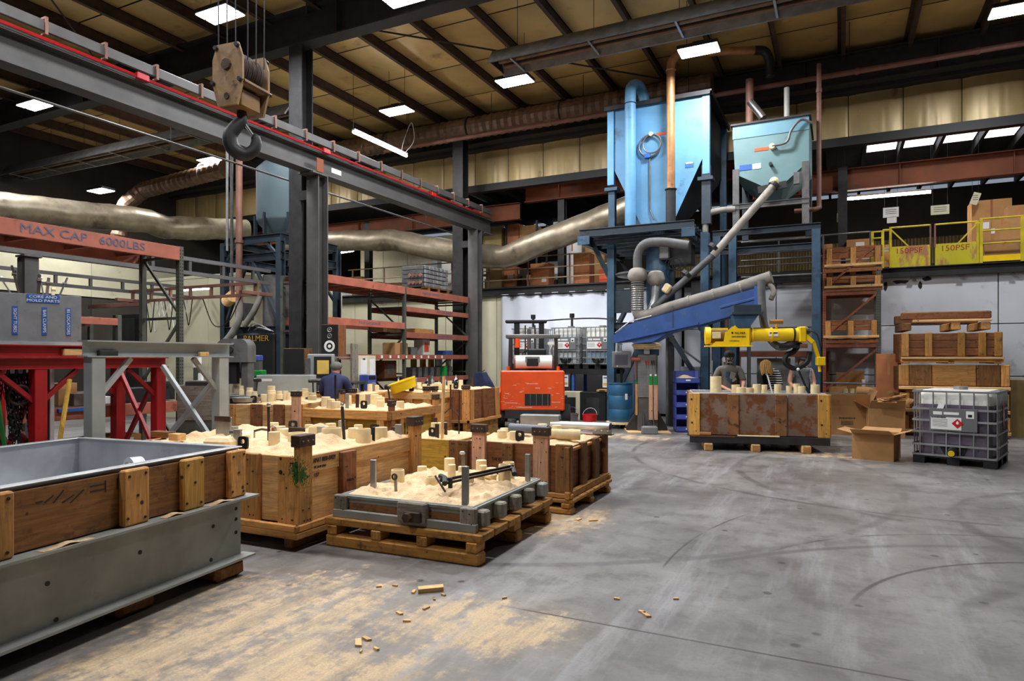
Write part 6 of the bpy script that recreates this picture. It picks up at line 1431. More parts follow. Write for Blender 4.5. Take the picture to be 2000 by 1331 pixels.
pts = [(.10, -.18), (.82, -.18), (.82, .15), (.60, .15), (.54, .21), (.44, .12), (.36, .08), (.33, -.10), (.18, -.10)]
for y in (-.19, .17): M().prism([(x, y, z) for x, z in pts], (0, .02, 0)).build('side_plate', 'yellow', t)
M().bx(.0, .86, -.22, .22, -.20, -.175).build('base_flange', 'yellow', t); M().bx(.80, .82, -.19, .19, -.18, .15).build('end_plate', 'yellow', t)
M().cyl((.82, 0, .03), (Lm*.93, 0, .03), .125, n=24).build('mixing_barrel', 'yellow', t, smooth=True)
for f in (.47, .66, .88): M().cyl((Lm*f, 0, .03), (Lm*f+.03, 0, .03), .145, n=24).build('barrel_band', 'yellow' if f < .8 else 'black', t)
pc('name_plate', 'paper', t, (Lm*.68, -.127, .04), (.17, .012, .09), None, .004); pc('name_plate_red', 'red', t, (Lm*.68, -.134, .06), (.14, .004, .03), None, 0)
M().cyl((Lm*.72, 0, .15), (Lm*.72, 0, .28), .025, n=10).build('valve_stem', 'yellow', t); M().cyl((Lm*.72-.12, 0, .28), (Lm*.72+.12, 0, .28), .045, n=12).build('valve', 'brown_pipe', t, smooth=True)
M().bx(Lm*.93, Lm*1.0, -.14, .14, -.12, .18, .02).build('gear_head', 'yellow', t)
M().bar((Lm*.99, -.04, .02), (Lm*1.07, -.06, -.12), .1, .08).build('spout_arm', 'yellow', t); M().bar((Lm*1.07, -.06, -.10), (Lm*1.12, -.08, -.42), .06, .08).build('spout_arm', 'yellow', t); M().bx(Lm*1.10, Lm*1.18, -.16, .0, -.56, -.40, .01).build('spout_head', 'yellow', t); M().cyl((Lm*1.13, -.08, -.56), (Lm*1.135, -.08, -.68), .03, n=8).build('nozzle', 'yellow', t)
M().tube(cr([(Lm*1.0, -.05, .1), (Lm*1.1, -.06, .05), (Lm*1.14, -.08, -.2), (Lm*1.15, -.08, -.4)], 5), .015, 6).build('air_line', 'black', t)
M().tube(cr([(Lm*.97, .1, -.12), (Lm*.9, .1, -.3), (Lm*.83, .05, -.36), (Lm*.8, 0, -.5), (Lm*.9, 0, -.62), (Lm*1.02, 0, -.5), (Lm*1.05, 0, -.3)], 5), .05, 8).build('black_chute', 'black', t, smooth=True)
pc('control_box', 'red', t, (Lm*.98, -.08, -.19), (.12, .1, .08)); pc('control_bar', 'black', t, (Lm*.88, -.02, -.2), (.5, .06, .06))
M().prism([(.50, -.19, .42), (.98, -.19, .42), (.80, -.19, .16), (.56, -.19, .16)], (0, .38, 0)).build('inlet_chute', 'blue_post', t); M().bx(.48, 1.05, -.24, .24, .42, .46).build('chute_flange', 'blue_frame', t); M().bx(.52, 1.02, -.2, .2, .46, .60).build('chute_neck', 'blue_frame', t)
text('PALMER', .055, (.63, -.197, .06), (1, 0, 0), (0, 0, 1), 'ink', t, 'lettering', 1.0); pc('logo_diamond', 'ink', t, (.49, -.192, .065), (.035, .004, .035), Matrix.Rotation(math.pi/4, 3, 'Y'), 0); blurred_print(t, (.61, -.192, -.01), .26, .035, 1, 3); blurred_print(t, (.52, -.192, -.09), .18, .02, 1, 4)
# ------------------------------------------------------------------ rust panelled box on timber blocks
rzG = math.radians(13.5); gr = WD(1622, 771, 11.5); wG, dG = 2.36, 1.2; G = near_right(Vector((gr.x, gr.y, 0)), rzG, wG, dG)
t = T('rust_flask', 'steel lined flask with rusty brown panels and yellow end posts', 'mould box', (G.x, G.y, 0), rzG)
x0, x1, y0, y1 = -wG/2, wG/2, -dG/2, dG/2
rustm = mk('rust_panel', '#8a7060', .6, .1, .25, 3, dirt=('#7a4820', .66, 5)); rust2 = mk('rust_post', '#8a5c34', .7, 0, .3, 5, dirt=('#3a2412', .45, 6))
for x in (-.83, .0, .83): pc('front_panel', rustm, t, (x, y0+.05, .645), (.66, .03, .73))
for x in (-.42, .38): pc('front_post', rust2, t, (x, y0+.03, .64), (.19, .06, .73), None, .006)
for x in (x0+.09, x1-.1):
    o = pc('end_post', 'yellow', t, (x, y0+.025, .64), (.19, .07, .75), None, .006)
    o.data = M().box((0, 0, 0), (.19, .07, .75), None, .006).mesh('end_post', wd('yellow', 'z')); nails(o, 'f', [(-.05, .27, -.035, .018), (-.04, -.15, -.035, .018), (.03, -.3, -.035, .01), (.04, .1, -.035, .008)])
for c, s in (((0, y1-.03, .64), (wG, .04, .76)), ((x0+.03, 0, .64), (.04, dG, .76)), ((x1-.03, 0, .64), (.04, dG, .76))): pc('side_panel', rustm, t, c, s)
for c, s in (((0, y1-.06, .65), (wG-.1, .02, .76)), ((x0+.06, 0, .65), (.02, dG-.1, .76)), ((x1-.06, 0, .65), (.02, dG-.1, .76)), ((0, y0+.075, .65), (wG-.1, .02, .76)), ((0, 0, .3), (wG-.1, dG-.1, .02))): pc('lining', 'alum', t, c, s)
pc('end_skirt', 'tan', t, (x1+.0, 0, .64), (.03, dG-.02, .75)); pc('orange_strip', 'cardboard_red', t, (x0+.28, y0-.01, .30), (.2, .03, .05)); pc('sand_spill', 'sleeve', t, (0, y0-.02, .275), (.7, .06, .02))
pc('base_beam', 'steel_dark', t, (.0, y0+.02, .2), (wG-.02, .12, .13), None, .004); pc('base_beam', 'steel_dark', t, (0, y1-.1, .2), (wG-.02, .12, .13)); pc('red_stripe', 'red', t, (x0+.4, y0-.045, .255), (.75, .008, .02), None, 0); pc('base_plate', 'steel_dark', t, (0, 0, .262), (wG, dG, .012), None, 0)
for i, x in enumerate((-.85, -.05, .78)):
    q = T('timber_block', ('left', 'middle', 'right')[i]+' pale timber runner under the rust panelled flask', 'wood block', on(G, rzG, x, 0, 0), rzG, 'runners under the rust panelled flask'); pc('runner', 'pale', q, (0, -.05, .066), (.15, dG+.1, .13), None, .012); pc('end_grain', 'tan', q, (0, -.05-dG/2-.051, .066), (.11, .004, .09), None, 0)
for k, (px, r, top) in enumerate(((1398, .10, 736), (1437, .075, 752), (1448, .085, 757), (1463, .08, 758), (1478, .07, 751), (1493, .05, 752), (1519, .06, 751), (1541, .05, 754), (1556, .055, 750), (1566, .06, 755), (1592, .075, 752))):
    yl = y0+(.22 if k in (0, 2, 3, 4, 9) else .42); gx_, gy_ = rot2(0, yl, rzG); nx_, ny_ = rot2(0, 1, rzG); r_ = ray(px, top); dd_ = ((G.x+gx_)*nx_+(G.y+gy_)*ny_)/(r_.x*nx_+r_.y*ny_); p = WD(px, top, dd_); z0_ = .31; q = T('paper_sleeve', ('tall leftmost', 'second', 'third', 'fourth', 'fifth', 'sixth', 'seventh', 'eighth', 'ninth', 'tenth', 'rightmost')[k]+' pale paper tube standing in the rust panelled flask', 'tube', (p.x, p.y, z0_), 0, 'paper tubes in the rust panelled flask'); h = p.z-z0_
    M().lathe([(r, 0), (r, h), (r*.85, h), (r*.85, h-.06), (r*.1, h-.06)], 20).build('tube', 'sleeve', q, smooth=True)
# ------------------------------------------------------------------ intermediate bulk containers
def ibc(label, loc, rz, liquid, fill, lab=True, front='x', extra=True, w=1.0, d=1.2):
    t = T('bulk_container', label, 'tank', loc, rz, None); h = 1.0; zb = .15
    base = M(); 
    for x in (-w/2+.08, 0, w/2-.08):
        for y in (-d/2+.08, 0, d/2-.08): base.bx(x-.08, x+.08, y-.08, y+.08, 0, .1)
    base.bx(-w/2, w/2, -d/2, d/2, .1, .14); base.build('pallet_base', 'black', t)
    def body(z0, z1, s=0.0):
        m = M(); pr = []; n = 0; r = .1; vs = []
        ring = []
        for cx, cy, a0 in ((w/2-.05-r, d/2-.05-r, 0), (-w/2+.05+r, d/2-.05-r, 90), (-w/2+.05+r, -d/2+.05+r, 180), (w/2-.05-r, -d/2+.05+r, 270)):
            for i in range(5): a = math.radians(a0+i*22.5); ring.append((cx+r*math.cos(a), cy+r*math.sin(a)))
        k = len(ring); zs = [z0, z1-.08, z1] if s else [z0, z1]; sc = [1, 1, .9] if s else [1, 1]
        for z, q in zip(zs, sc): vs += [(x*q, y*q, z) for x, y in ring]
        fs = [(j*k+i, j*k+(i+1) % k, (j+1)*k+(i+1) % k, (j+1)*k+i) for j in range(len(zs)-1) for i in range(k)]+[tuple(reversed(range(k))), tuple(range((len(zs)-1)*k, len(zs)*k))]
        return m.add(vs, fs)
    zl = zb+h*fill
    body(zb, zl).build('bottle_filled', liquid, t, smooth=True); body(zl+.001, zb+h, 1).build('bottle_top', 'plastic_white', t, smooth=True)
    M().cyl((0, 0, zb+h), (0, 0, zb+h+.05), .1, n=16).build('filler_cap', 'galv', t)
    for z in (.14, .30, .50, .68, .86, 1.13):
        m = M(); c = [(-w/2, -d/2, z), (w/2, -d/2, z), (w/2, d/2, z), (-w/2, d/2, z), (-w/2, -d/2, z)]
        for a, b in zip(c[:-1], c[1:]): m.bar(a, b, .02, .03)
        m.build('cage_ring', 'galv', t)
    for i in range(6):
        x = -w/2+.1+i*(w-.2)/5
        for y in (-d/2, d/2): M().cyl((x, y, .14), (x, y, 1.14), .011, n=6).build('cage_bar', 'galv', t)
    for i in range(7):
        y = -d/2+.1+i*(d-.2)/6
        for x in (-w/2, w/2): M().cyl((x, y, .14), (x, y, 1.14), .011, n=6).build('cage_bar', 'galv', t)
    o = pc('label_plate', 'label_grey', t, (0, -d/2-.018, .70), (.62, .012, .34), None, 0)
    pc('sheet', 'paper', o, (-.09, -.008, -.055), (.40, .005, .19), None, 0); pc('sheet', 'paper', o, (-.20, -.008, .10), (.12, .005, .05), None, 0); pc('sheet', 'paper', o, (-.02, -.008, .10), (.2, .005, .04), None, 0); pc('sheet', 'paper', o, (.22, -.008, .09), (.1, .005, .11), None, 0); pc('icon', 'black', o, (.22, -.012, .075), (.05, .003, .04), None, 0)
    s = .075; M().prism([(.06-s, -.012, -.05), (.06, -.012, -.05-s), (.06+s, -.012, -.05), (.06, -.012, -.05+s)], (0, -.002, 0)).build('hazard_diamond', 'red', o)
    M().prism([(.045, -.0145, -.06), (.075, -.0145, -.06), (.078, -.0145, -.035), (.062, -.0145, -.005), (.042, -.0145, -.035)], (0, -.001, 0)).build('flame_sign', 'paper', o)
    m = M()
    for i in range(6): m.box((-.17, -.011, .0-.02*i), (.2, .001, .005))
    q = m.build('small_print', 'ink', o); q['kind'] = 'stuff'
    M().cyl((.0, -d/2-.02, .22), (.0, -d/2-.14, .20), .07, .06, n=16).build('outlet_valve', 'black', t, smooth=True); M().cyl((0, -d/2-.14, .2), (0, -d/2-.155, .2), .045, n=16).build('valve_cap', 'yellow' if extra else 'black', t); M().prism([(-.2, -d/2+.03, .32), (.2, -d/2+.03, .32), (.12, -d/2+.03, .15), (-.12, -d/2+.03, .15)], (0, .02, 0)).build('outlet_recess', 'black', t)
    return t
liq = mk('tote_liquid', '#6a5f70', .3, 0, .1, 1.5, dirt=('#544550', .3, 1.2), rnd=0)
cI = WZ(1946, 918, 0); rzI = math.radians(-17); I = near_right(cI, rzI, 1.08, 1.2)
ti = ibc('caged bulk tank with dark violet liquid at the right edge', (I.x, I.y, 0), rzI, liq, .78, w=1.08)
M().prism([(.555, -.0, .55), (.555, .12, .78), (.555, .0, 1.0), (.555, -.12, .78)], (.004, 0, 0)).build('hazard_diamond', 'red', ti); M().prism([(.56, -.04, .72), (.56, .05, .72), (.56, .05, .8), (.56, -.04, .8)], (.002, 0, 0)).build('hazard_number', 'paper', ti)
blurred_print(ti, (-.19, -.6-.032, .735), .18, .022)
pc('paper_tag', 'paper', ti, (-.16, -.62, .90), (.08, .004, .1), Matrix.Rotation(.3, 3, 'Y'), 0)
# two tanks on a stand by the curtain
white_l = mk('tote_white', '#cfd3d6', .3, 0, .06, 1, rnd=.02); blue_l = mk('tote_blue', '#8fa4b8', .3, 0, .1, 1, rnd=.02)
for px, lab, lq, fl in ((1112, 'caged white bulk tank on the stand behind the forklift', white_l, .8), (1174, 'caged bulk tank with pale blue liquid by the blue post', blue_l, .6)):
    p = WY(px, 720, 17.6); ibc(lab, (p.x, 17.75, 1.36), math.radians(2), lq, fl, extra=False, w=.84, d=1.0)
p = WY(1035, 720, 17.6); ibc('pale caged bulk tank half hidden by the forklift guard', (p.x, 17.75, 1.36), math.radians(2), white_l, .7, extra=False, w=.84, d=1.0)
pa, pb = WY(1005, 700, 17.6).x, WY(1206, 700, 17.6).x
t = T('tank_stand', 'dark steel stand under the white bulk tanks', 'stand', (pa, 17.75, 0)); sw = pb-pa
for y in (-.5, .5): pc('beam', 'steel_dark', t, (sw/2, y, 1.28), (sw, .08, .14))
pc('deck', 'steel_dark', t, (sw/2, 0, 1.355-.005), (sw, 1.08, .01), None, 0)
for i, x in enumerate((.05, sw*.5, sw*.63, sw-.05)):
    for y in (-.48, .48): pc('leg', 'blue_arm' if i in (1, 2) else 'steel_dark', t, (x, y, .61), (.08, .08, 1.22))
for x in (sw*.55, sw*.95): pc('notice', 'paper', t, (x, -.56, 1.02), (.26, .01, .32), None, 0); pc('notice_band', 'yellow', t, (x, -.566, .95), (.22, .004, .06), None, 0); pc('notice_band', 'blue_label', t, (x, -.566, 1.12), (.2, .004, .03), None, 0)
for i, px in enumerate((1040, 1116, 1190)):
    p = WY(px, 640, 17.7); q = T('tank_vent', ('left', 'middle', 'right')[i]+' black vent cap standing on the white bulk tanks', 'vent', (p.x, 17.75, 2.56), 0, 'vent caps on the tanks'); M().cyl((0, 0, 0), (0, 0, .26), .035, n=10).build('pipe', 'steel_dark', q, smooth=True); M().cyl((0, 0, .24), (0, 0, .36), .07, n=12).build('cap', 'black', q, smooth=True)
t = piperun('feed_pipe', 'thin dark pipe along the top of the white bulk tanks', 'pipe', [(pa+.2, 17.55, 2.68), (pa+1.6, 17.55, 2.75), (pa+2.6, 17.55, 2.75), (pa+3.3, 17.55, 2.66)], .02, 'steel_dark')
# drum, buckets, bins
p = WZ(1212, 836, 0); q = T('drum_dolly', 'flat tan drum dolly under the blue drum', 'dolly', (p.x, p.y, 0)); M().lathe([(.3, .10), (.34, .10), (.34, .15), (.3, .15)], 24).build('deck', 'sleeve', q)
for a in range(4): M().cyl((.24*math.cos(a*1.57), .24*math.sin(a*1.57)-.02, .05), (.24*math.cos(a*1.57), .24*math.sin(a*1.57)+.02, .05), .05, n=12).build('caster', 'black', q)
q = T('plastic_drum', 'blue plastic drum on a dolly left of the pillar', 'drum', (p.x, p.y, .15)); M().lathe([(.27, 0), (.285, .02), (.285, .28), (.275, .30), (.285, .32), (.285, .6), (.275, .62), (.285, .64), (.285, .85), (.27, .88), (.29, .89), (.29, .92), (.25, .92), (.25, .9)], 32).build('drum', 'blue_drum', q, smooth=True); pc('paper_label', 'paper', q, (.2, -.205, .6), (.06, .01, .14), Matrix.Rotation(.7, 3, 'Z'), 0)
for i, (px, py, r, h, m_, lab) in enumerate(((1152, 838, .17, .32, 'red', 'red plastic bucket on the floor by the forklift'), (1115, 834, .18, .3, 'galv', 'galvanised bucket on the floor by the forklift'), (958, 808, .16, .36, 'plastic_white', 'white bucket beside the hanging jacket'))):
    p = WZ(px, py, 0); q = T('bucket', lab, 'bucket', (p.x, p.y, 0)); M().lathe([(r*.85, 0), (r, h), (r*1.05, h), (r*1.05, h+.02), (r*.95, h+.02), (r*.8, .03), (r*.1, .03)], 24).build('pail', m_, q, smooth=True); M().ring((0, 0, h), r*1.02, .006, 16, 5, Matrix.Rotation(1.2, 3, 'X'), 0, math.pi).build('bail', 'galv', q)
p = WZ(1340, 843, 0)
for k in range(5):
    q = T('stacking_bin', ('bottom', 'second lowest', 'middle', 'second highest', 'top')[k]+' blue stacking bin beside the pillar', 'bin', (p.x, p.y, .02+k*.27), math.radians(22), 'stack of blue bins'); w_, d_ = .50, .5; m = M()
    m.bx(-w_/2, w_/2, -d_/2, d_/2, 0, .012); m.bx(-w_/2, -w_/2+.01, -d_/2+.1, d_/2, 0, .26); m.bx(w_/2-.01, w_/2, -d_/2+.1, d_/2, 0, .26); m.bx(-w_/2, w_/2, d_/2-.01, d_/2, 0, .26); m.bx(-w_/2, w_/2, -d_/2, -d_/2+.01, 0, .11); m.build('shell', 'blue_bin', q)
    pc('card', 'paper', q, (0, -d_/2-.004, .06), (.1, .004, .03), None, 0)
    if k == 4: o = link('contents', sand_mesh(.46, .45, .05, 5, ((0, 0, .2, .05),), 0, 10, 10), q, (0, 0, .1)); o['kind'] = 'stuff'
    if k == 0: pc('offcut', 'tan', q, (.1, -.15, .06), (.12, .1, .08))
p = WD(1214, 703, 15.6); t = T('control_screen', 'grey control screen on a bracket above the blue drum', 'monitor', (p.x, p.y, p.z), math.radians(18)); pc('case', 'label_grey', t, (0, 0, 0), (.44, .14, .38), None, .012); pc('screen', 'screen', t, (-.01, -.073, .0), (.30, .006, .24), None, 0); pc('button', 'paper', t, (-.1, -.075, -.15), (.03, .006, .02), None, 0); pc('red_edge', 'red', t, (.1, -.02, .192), (.2, .1, .006), None, 0)
M().cyl((-.12, 0, .18), (-.1, .05, .62), .03, n=8).build('bracket_tube', 'galv', t); pc('stand_post', 'steel_dark', t, (.0, .05, -.95), (.06, .06, 1.5)); pc('stand_foot', 'steel_dark', t, (0, .05, -p.z+.015), (.4, .4, .03)) if False else None
M().bx(-.03, .03, .02, .08, -p.z, -.19).build('stand_leg', 'steel_dark', t)
# clutter under the tank stand
for i, (px, py, w, h, m_, lab) in enumerate(((1118, 800, .5, .75, 'cream', 'cream cabinet under the tank stand'), (1160, 820, .7, .75, 'black', 'black wire basket rack of parts under the tanks'), (1178, 750, .3, .06, 'cardboard', 'flat carton on the black wire basket rack'))):
    p = WY(px, 800, 16.9); q = T('floor_cabinet', lab, 'cabinet', (p.x, 16.95, 0 if i < 2 else .76), .1); pc('body', m_, q, (0, 0, h/2), (w, .4, h), None, .01); pc('front_gap', 'steel_dark', q, (0, -.203, h*.5), (w*.5, .006, h*.6), None, 0)
# ------------------------------------------------------------------ forklift
fl = WZ(1040, 838, 0); t = T('forklift', 'orange forklift seen from behind with grey overhead guard', 'forklift', (fl.x, fl.y, 0), math.radians(24))
o = M(); o.bx(-.75, .75, 0, .45, .42, 1.36, .03); o.build('counterweight', 'orange', t)
pc('grille_recess', 'black', t, (.12, -.004, .68), (.60, .012, .27), None, 0)
for x in (-.04, .10, .24, .37): pc('grille_bar', 'steel', t, (x-.01, -.014, .68), (.015, .012, .27), None, 0)
pc('lower_bumper', 'steel_dark', t, (0, .2, .34), (1.3, .4, .2)); pc('chassis', 'steel_dark', t, (0, 1.3, .5), (1.1, 2.0, .5)); pc('hood', 'black', t, (0, .9, 1.15), (.9, .9, .4), None, .04)
M().prism([(-.92, -.05, .25), (-.92, -.05, .8), (-.85, .1, .95), (-.75, .5, 1.0), (-.75, .5, .3)][:5], (.14, 0, 0)).build('fender', 'orange', t)
for x in (-.78, .78):
    for y, r in ((.35, .28), (1.9, .34)): M().cyl((x-.11, y, r), (x+.11, y, r), r, n=24).build('tyre', 'rubber', t, smooth=True); M().cyl((x-.12, y, r), (x+.12, y, r), r*.5, n=16).build('wheel_rim', 'orange', t)
for x in (-.55, .58):
    pbar('guard_post', 'steel_dark', t, (x, .45, 1.3), (x*.96, .35, 2.18), .08, .10); pbar('guard_post', 'steel_dark', t, (x, 1.55, .8), (x, 1.35, 2.18), .07, .08)
M().bx(-.64, .66, .28, .38, 2.12, 2.22, .02).build('guard_rail', 'steel', t); M().bx(-.64, -.56, .3, 1.5, 2.14, 2.2).build('guard_side', 'steel', t); M().bx(.58, .66, .3, 1.5, 2.14, 2.2).build('guard_side', 'steel', t)
for i in range(6): M().bx(-.6, .6, .5+i*.17, .54+i*.17, 2.15, 2.18).build('guard_slat', 'steel_dark', t)
for x in (-.42, .22): M().bx(x-.07, x+.07, 1.7, 1.9, .2, 2.58).build('mast_rail', 'black', t)
M().bx(-.72, .36, 1.66, 1.92, 2.56, 2.64, .02).build('mast_top', 'black', t); M().cyl((-.1, 1.75, .3), (-.1, 1.75, 2.4), .05, n=10).build('lift_cylinder', 'chrome', t, smooth=True)
for x in (-.2, .05): M().cyl((x, 1.68, .4), (x, 1.68, 2.5), .018, n=6).build('lift_chain', 'iron', t)
M().cyl((-.42, .25, 1.56), (.46, .25, 1.56), .16, n=24).build('gas_bottle', 'plastic_white', t, smooth=True); M().cyl((-.44, .25, 1.56), (-.40, .25, 1.56), .165, n=24).build('bottle_collar', 'rust_pipe', t); pc('tank_strap', 'black', t, (-.0, .22, 1.56), (.28, .3, .2), None, .02); pc('strap_bracket', 'galv', t, (0, .1, 1.62), (.34, .05, .14))
pc('seat', 'black', t, (.1, .95, 1.42), (.5, .5, .12), None, .03); pc('seat_back', 'black', t, (.1, .7, 1.68), (.45, .1, .4), None, .03); M().ring((-.1, 1.45, 1.75), .17, .018, 20, 6, Matrix.Rotation(.6, 3, 'X')).build('steering_wheel', 'black', t)
M().cyl((-.36, .28, 2.12), (-.36, .28, 1.9), .055, .07, n=14).build('beacon', 'orange', t, smooth=True); M().sphere((.48, .4, 2.0), .1, 12, 8, (1.3, .5, .6)).build('work_light', 'paper', t); M().tube(cr([(.48, .4, 1.98), (.42, .4, 1.8), (.5, .45, 1.6), (.5, .5, 1.4)], 5), .04, 8).build('exhaust', 'galv', t, smooth=True)
for x in (-.45, .5): M().bx(x-.03, x+.03, 1.95, 3.0, .06, .11).build('fork_tine', 'black', t)
for x in (-.57, .60): M().cyl((x, .06, 1.36), (x, .06, 1.46), .035, n=8).build('lifting_eye', 'orange', t)
rn = random.Random(4); sc = M()
for i in range(46):
    x, z = rn.uniform(-.72, .72), rn.uniform(.45, 1.1)
    if abs(x-.12) < .32 and .52 < z < .84: continue
    l = rn.uniform(.01, .09); sc.box((x, -.0015, z), (l, .002, rn.uniform(.004, .012)))
for x, z, w_ in ((.12, .95, .11), (.4, .95, .06), (-.6, .82, .1), (.0, 1.05, .25), (-.5, .6, .3), (.55, .62, .2), (-.2, .5, .35)): sc.box((x, -.0015, z), (w_, .002, .014))
o = sc.build('paint_scratches', mk('scratch', '#f0c8b0', .6), t); o['kind'] = 'stuff'
# ------------------------------------------------------------------ right side: cartons, timber stacks, tall rack
def WZs(px, z, Y): p = WY(px, 700, Y); return Vector((p.x, Y, z))
c = WZ(1745, 903, 0); rzc = math.radians(-14)
carton('small open cardboard box on the floor in front, flaps spread', near_right(c, rzc, .60, .55), .60, .55, .42, rzc, 'cardboard', (.25, .75, .0, .0) if False else None, flaps=.35)
t = D.objects['cardboard_box.005'] if 'cardboard_box.005' in D.objects else None
def big_open(label, px, py, w, d, h, rz, fl, extra=None):
    c = WZ(px, py, 0); return carton(label, near_right(c, rz, w, d), w, d, h, rz, 'cardboard', extra, flaps=fl)
tb = big_open('large open cardboard carton beside the rust panelled flask', 1700, 851, .92, .6, .62, math.radians(14), 1.25, (-.4, .8, .14, .1)); blurred_print(tb, (0, -.306, .36), .32, .04, 1, 1); blurred_print(tb, (0, -.306, .29), .24, .02, 3, 2)
big_open('open cardboard carton between the large one and the bulk tank', 1768, 856, .68, .5, .6, math.radians(10), .9)
for i in range(6):
    p = WD(1732+i*5, 783-i*2, 13.75); q = T('cardboard_sheet', ('lowest', 'second', 'third', 'fourth', 'fifth', 'top')[i]+' loose cardboard sheet poking out of the open carton', 'cardboard', p, .3*i, 'loose sheets in the open carton'); M().box((0, 0, 0), (.34, .26, .012), Matrix.Rotation(.25-.1*i, 3, 'X')).build('sheet', 'cardboard', q); M().box((0, -.13, 0), (.3, .004, .008)).build('torn_edge', 'cardboard_red', q)
# stacks of heavy timber frames
def stack(label, px0, px1, z0, h, Y, style, rz=math.radians(3), depth=1.3):
    a, b = WZs(px0, z0, Y), WZs(px1, z0, Y); w = b.x-a.x; t = T('timber_crate', label, 'timber crate', ((a.x+b.x)/2, Y+depth/2, z0), rz, 'stacked timber frames')
    y0 = -depth/2; L = w
    if style == 'posts':
        for k in range(3): pc('plank', 'red', t, (0, y0+.06, .17+(h-.22)*(k+.5)/3), (L-.04, .05, (h-.22)/3-.012), None, .008)
        for x in (-L/2+.08, -L*.22, L*.1, L*.3, L/2-.09): pc('post', 'tan' if x < 0 else 'pallet', t, (x, y0+.02, .16+(h-.2)/2), (.13, .07, h-.2), None, .012)
        pc('rail', 'pale', t, (0, y0+.0, .12), (L, .10, .05), None, .008); pc('rail', 'tan', t, (0, y0+.05, .06), (L, .10, .06), None, .008)
        for x in (-L/2+.1, 0, L/2-.1): pc('bearer', 'tan', t, (x, 0, .04), (.12, depth, .07), None, .008)
        pc('plank', 'red', t, (0, -y0-.05, h/2), (L, .06, h-.05)); pc('plank', 'red', t, (-L/2+.04, 0, h/2), (.06, depth-.1, h-.1)); pc('plank', 'red', t, (L/2-.04, 0, h/2), (.06, depth-.1, h-.1))
    elif style == 'blocks':
        x = -L/2
        for k, (ww, m_) in enumerate(((.24, 'tan'), (.52, 'dark'), (.98, 'tan'), (.52, 'dark'), (.2, 'tan'))):
            ww = ww*L/2.46; pc('block_plank', m_, t, (x+ww/2, y0+.06, .14+(h-.14)/2), (ww-.008, .12, h-.16), None, .014); x += ww
        pc('rail', 'pale', t, (0, y0+.02, .10), (L, .14, .07), None, .01)
        for x in (-L/2+.2, 0, L/2-.2): pc('bearer', 'dark', t, (x, 0, .035), (.14, depth, .07), None, .01)
        pc('plank', 'dark', t, (0, -y0-.05, h/2), (L, .06, h-.05)); pc('plank', 'dark', t, (-L/2+.04, 0, h/2), (.06, depth-.24, h-.1)); pc('plank', 'dark', t, (L/2-.04, 0, h/2), (.06, depth-.24, h-.1))
    else:
        pc('beam', 'red', t, (0, y0+.1, h-.09), (L-.1, .2, .16), None, .02); pc('rail', 'pale', t, (.1, y0+.04, h-.20), (L-.3, .12, .05), None, .008)
        for x in (-L/2+.15, .25*L/2.3, L/2-.15): pc('bearer', 'tan' if x > 0 else 'dark', t, (x, 0, (h-.24)/2), (.16, depth, h-.24), None, .012)
        pc('beam', 'red', t, (0, -y0-.1, h-.12), (L-.1, .2, .2), None, .02)
    return t
YS = 16.55
stack('lowest heavy timber frame behind the bulk tank', 1752, 1972, 0, .44, YS, 'blocks'); stack('second heavy timber frame from the floor behind the bulk tank', 1754, 1970, .44, .48, YS, 'blocks'); stack('dark blocked timber frame just above the bulk tank', 1752, 1971, .92, .60, YS, 'blocks')
stack('post framed timber box in the upper part of the stack', 1756, 1958, 1.53, .70, YS, 'posts'); stack('thick beam pallet on top of the timber stack', 1752, 1940, 2.24, .40, YS, 'beam')
p = WZs(2008, 0, 17.3); carton('olive crate right of the timber stack', (p.x, 17.4, 0), .7, .7, 1.2, 0, 'corrugated', tape=False, name='olive_crate')
# tall narrow rack
a, b = WZs(1609, 0, 17.75), WZs(1716, 0, 17.75); w = b.x-a.x
t = T('tall_rack', 'tall rusty rack frame with timber pallets beside the blue post', 'rack', (a.x, 17.75, 0))
for x in (0, w):
    for y in (0, .9): 
        M().bx(x-.05, x+.05, y-.04, y+.04, 0, 4.3).build('upright', 'rack_rust' if x == 0 else 'rack_grey', t)
    h = M(); z = .2
    while z < 4.2: h.bx(x-.03, x-.015, -.042, .0, z, z+.02); h.bx(x+.015, x+.03, -.042, 0, z, z+.02); z += .06
    o = h.build('punched_holes', 'black', t); o['kind'] = 'stuff'
for z0_ in (.9, 2.2, 3.35): pbar('diagonal_brace', 'rack_rust', t, (.05, -.03, z0_), (w-.05, -.03, z0_+.95), .03, .05, 0)
for z in (.8, 1.05): M().cyl((0, -.03, z), (w, -.03, z), .025, n=8).build('guard_tube', 'steel', t)
for z in (.62, 1.95, 3.2): pc('shelf_beam', 'rack_rust', t, (w/2, 0, z), (w, .06, .10)); pc('shelf_beam', 'rack_rust', t, (w/2, .9, z), (w, .06, .10)); pc('shelf_deck', 'wall_dark', t, (w/2, .45, z+.04), (w, .9, .02), None, 0)
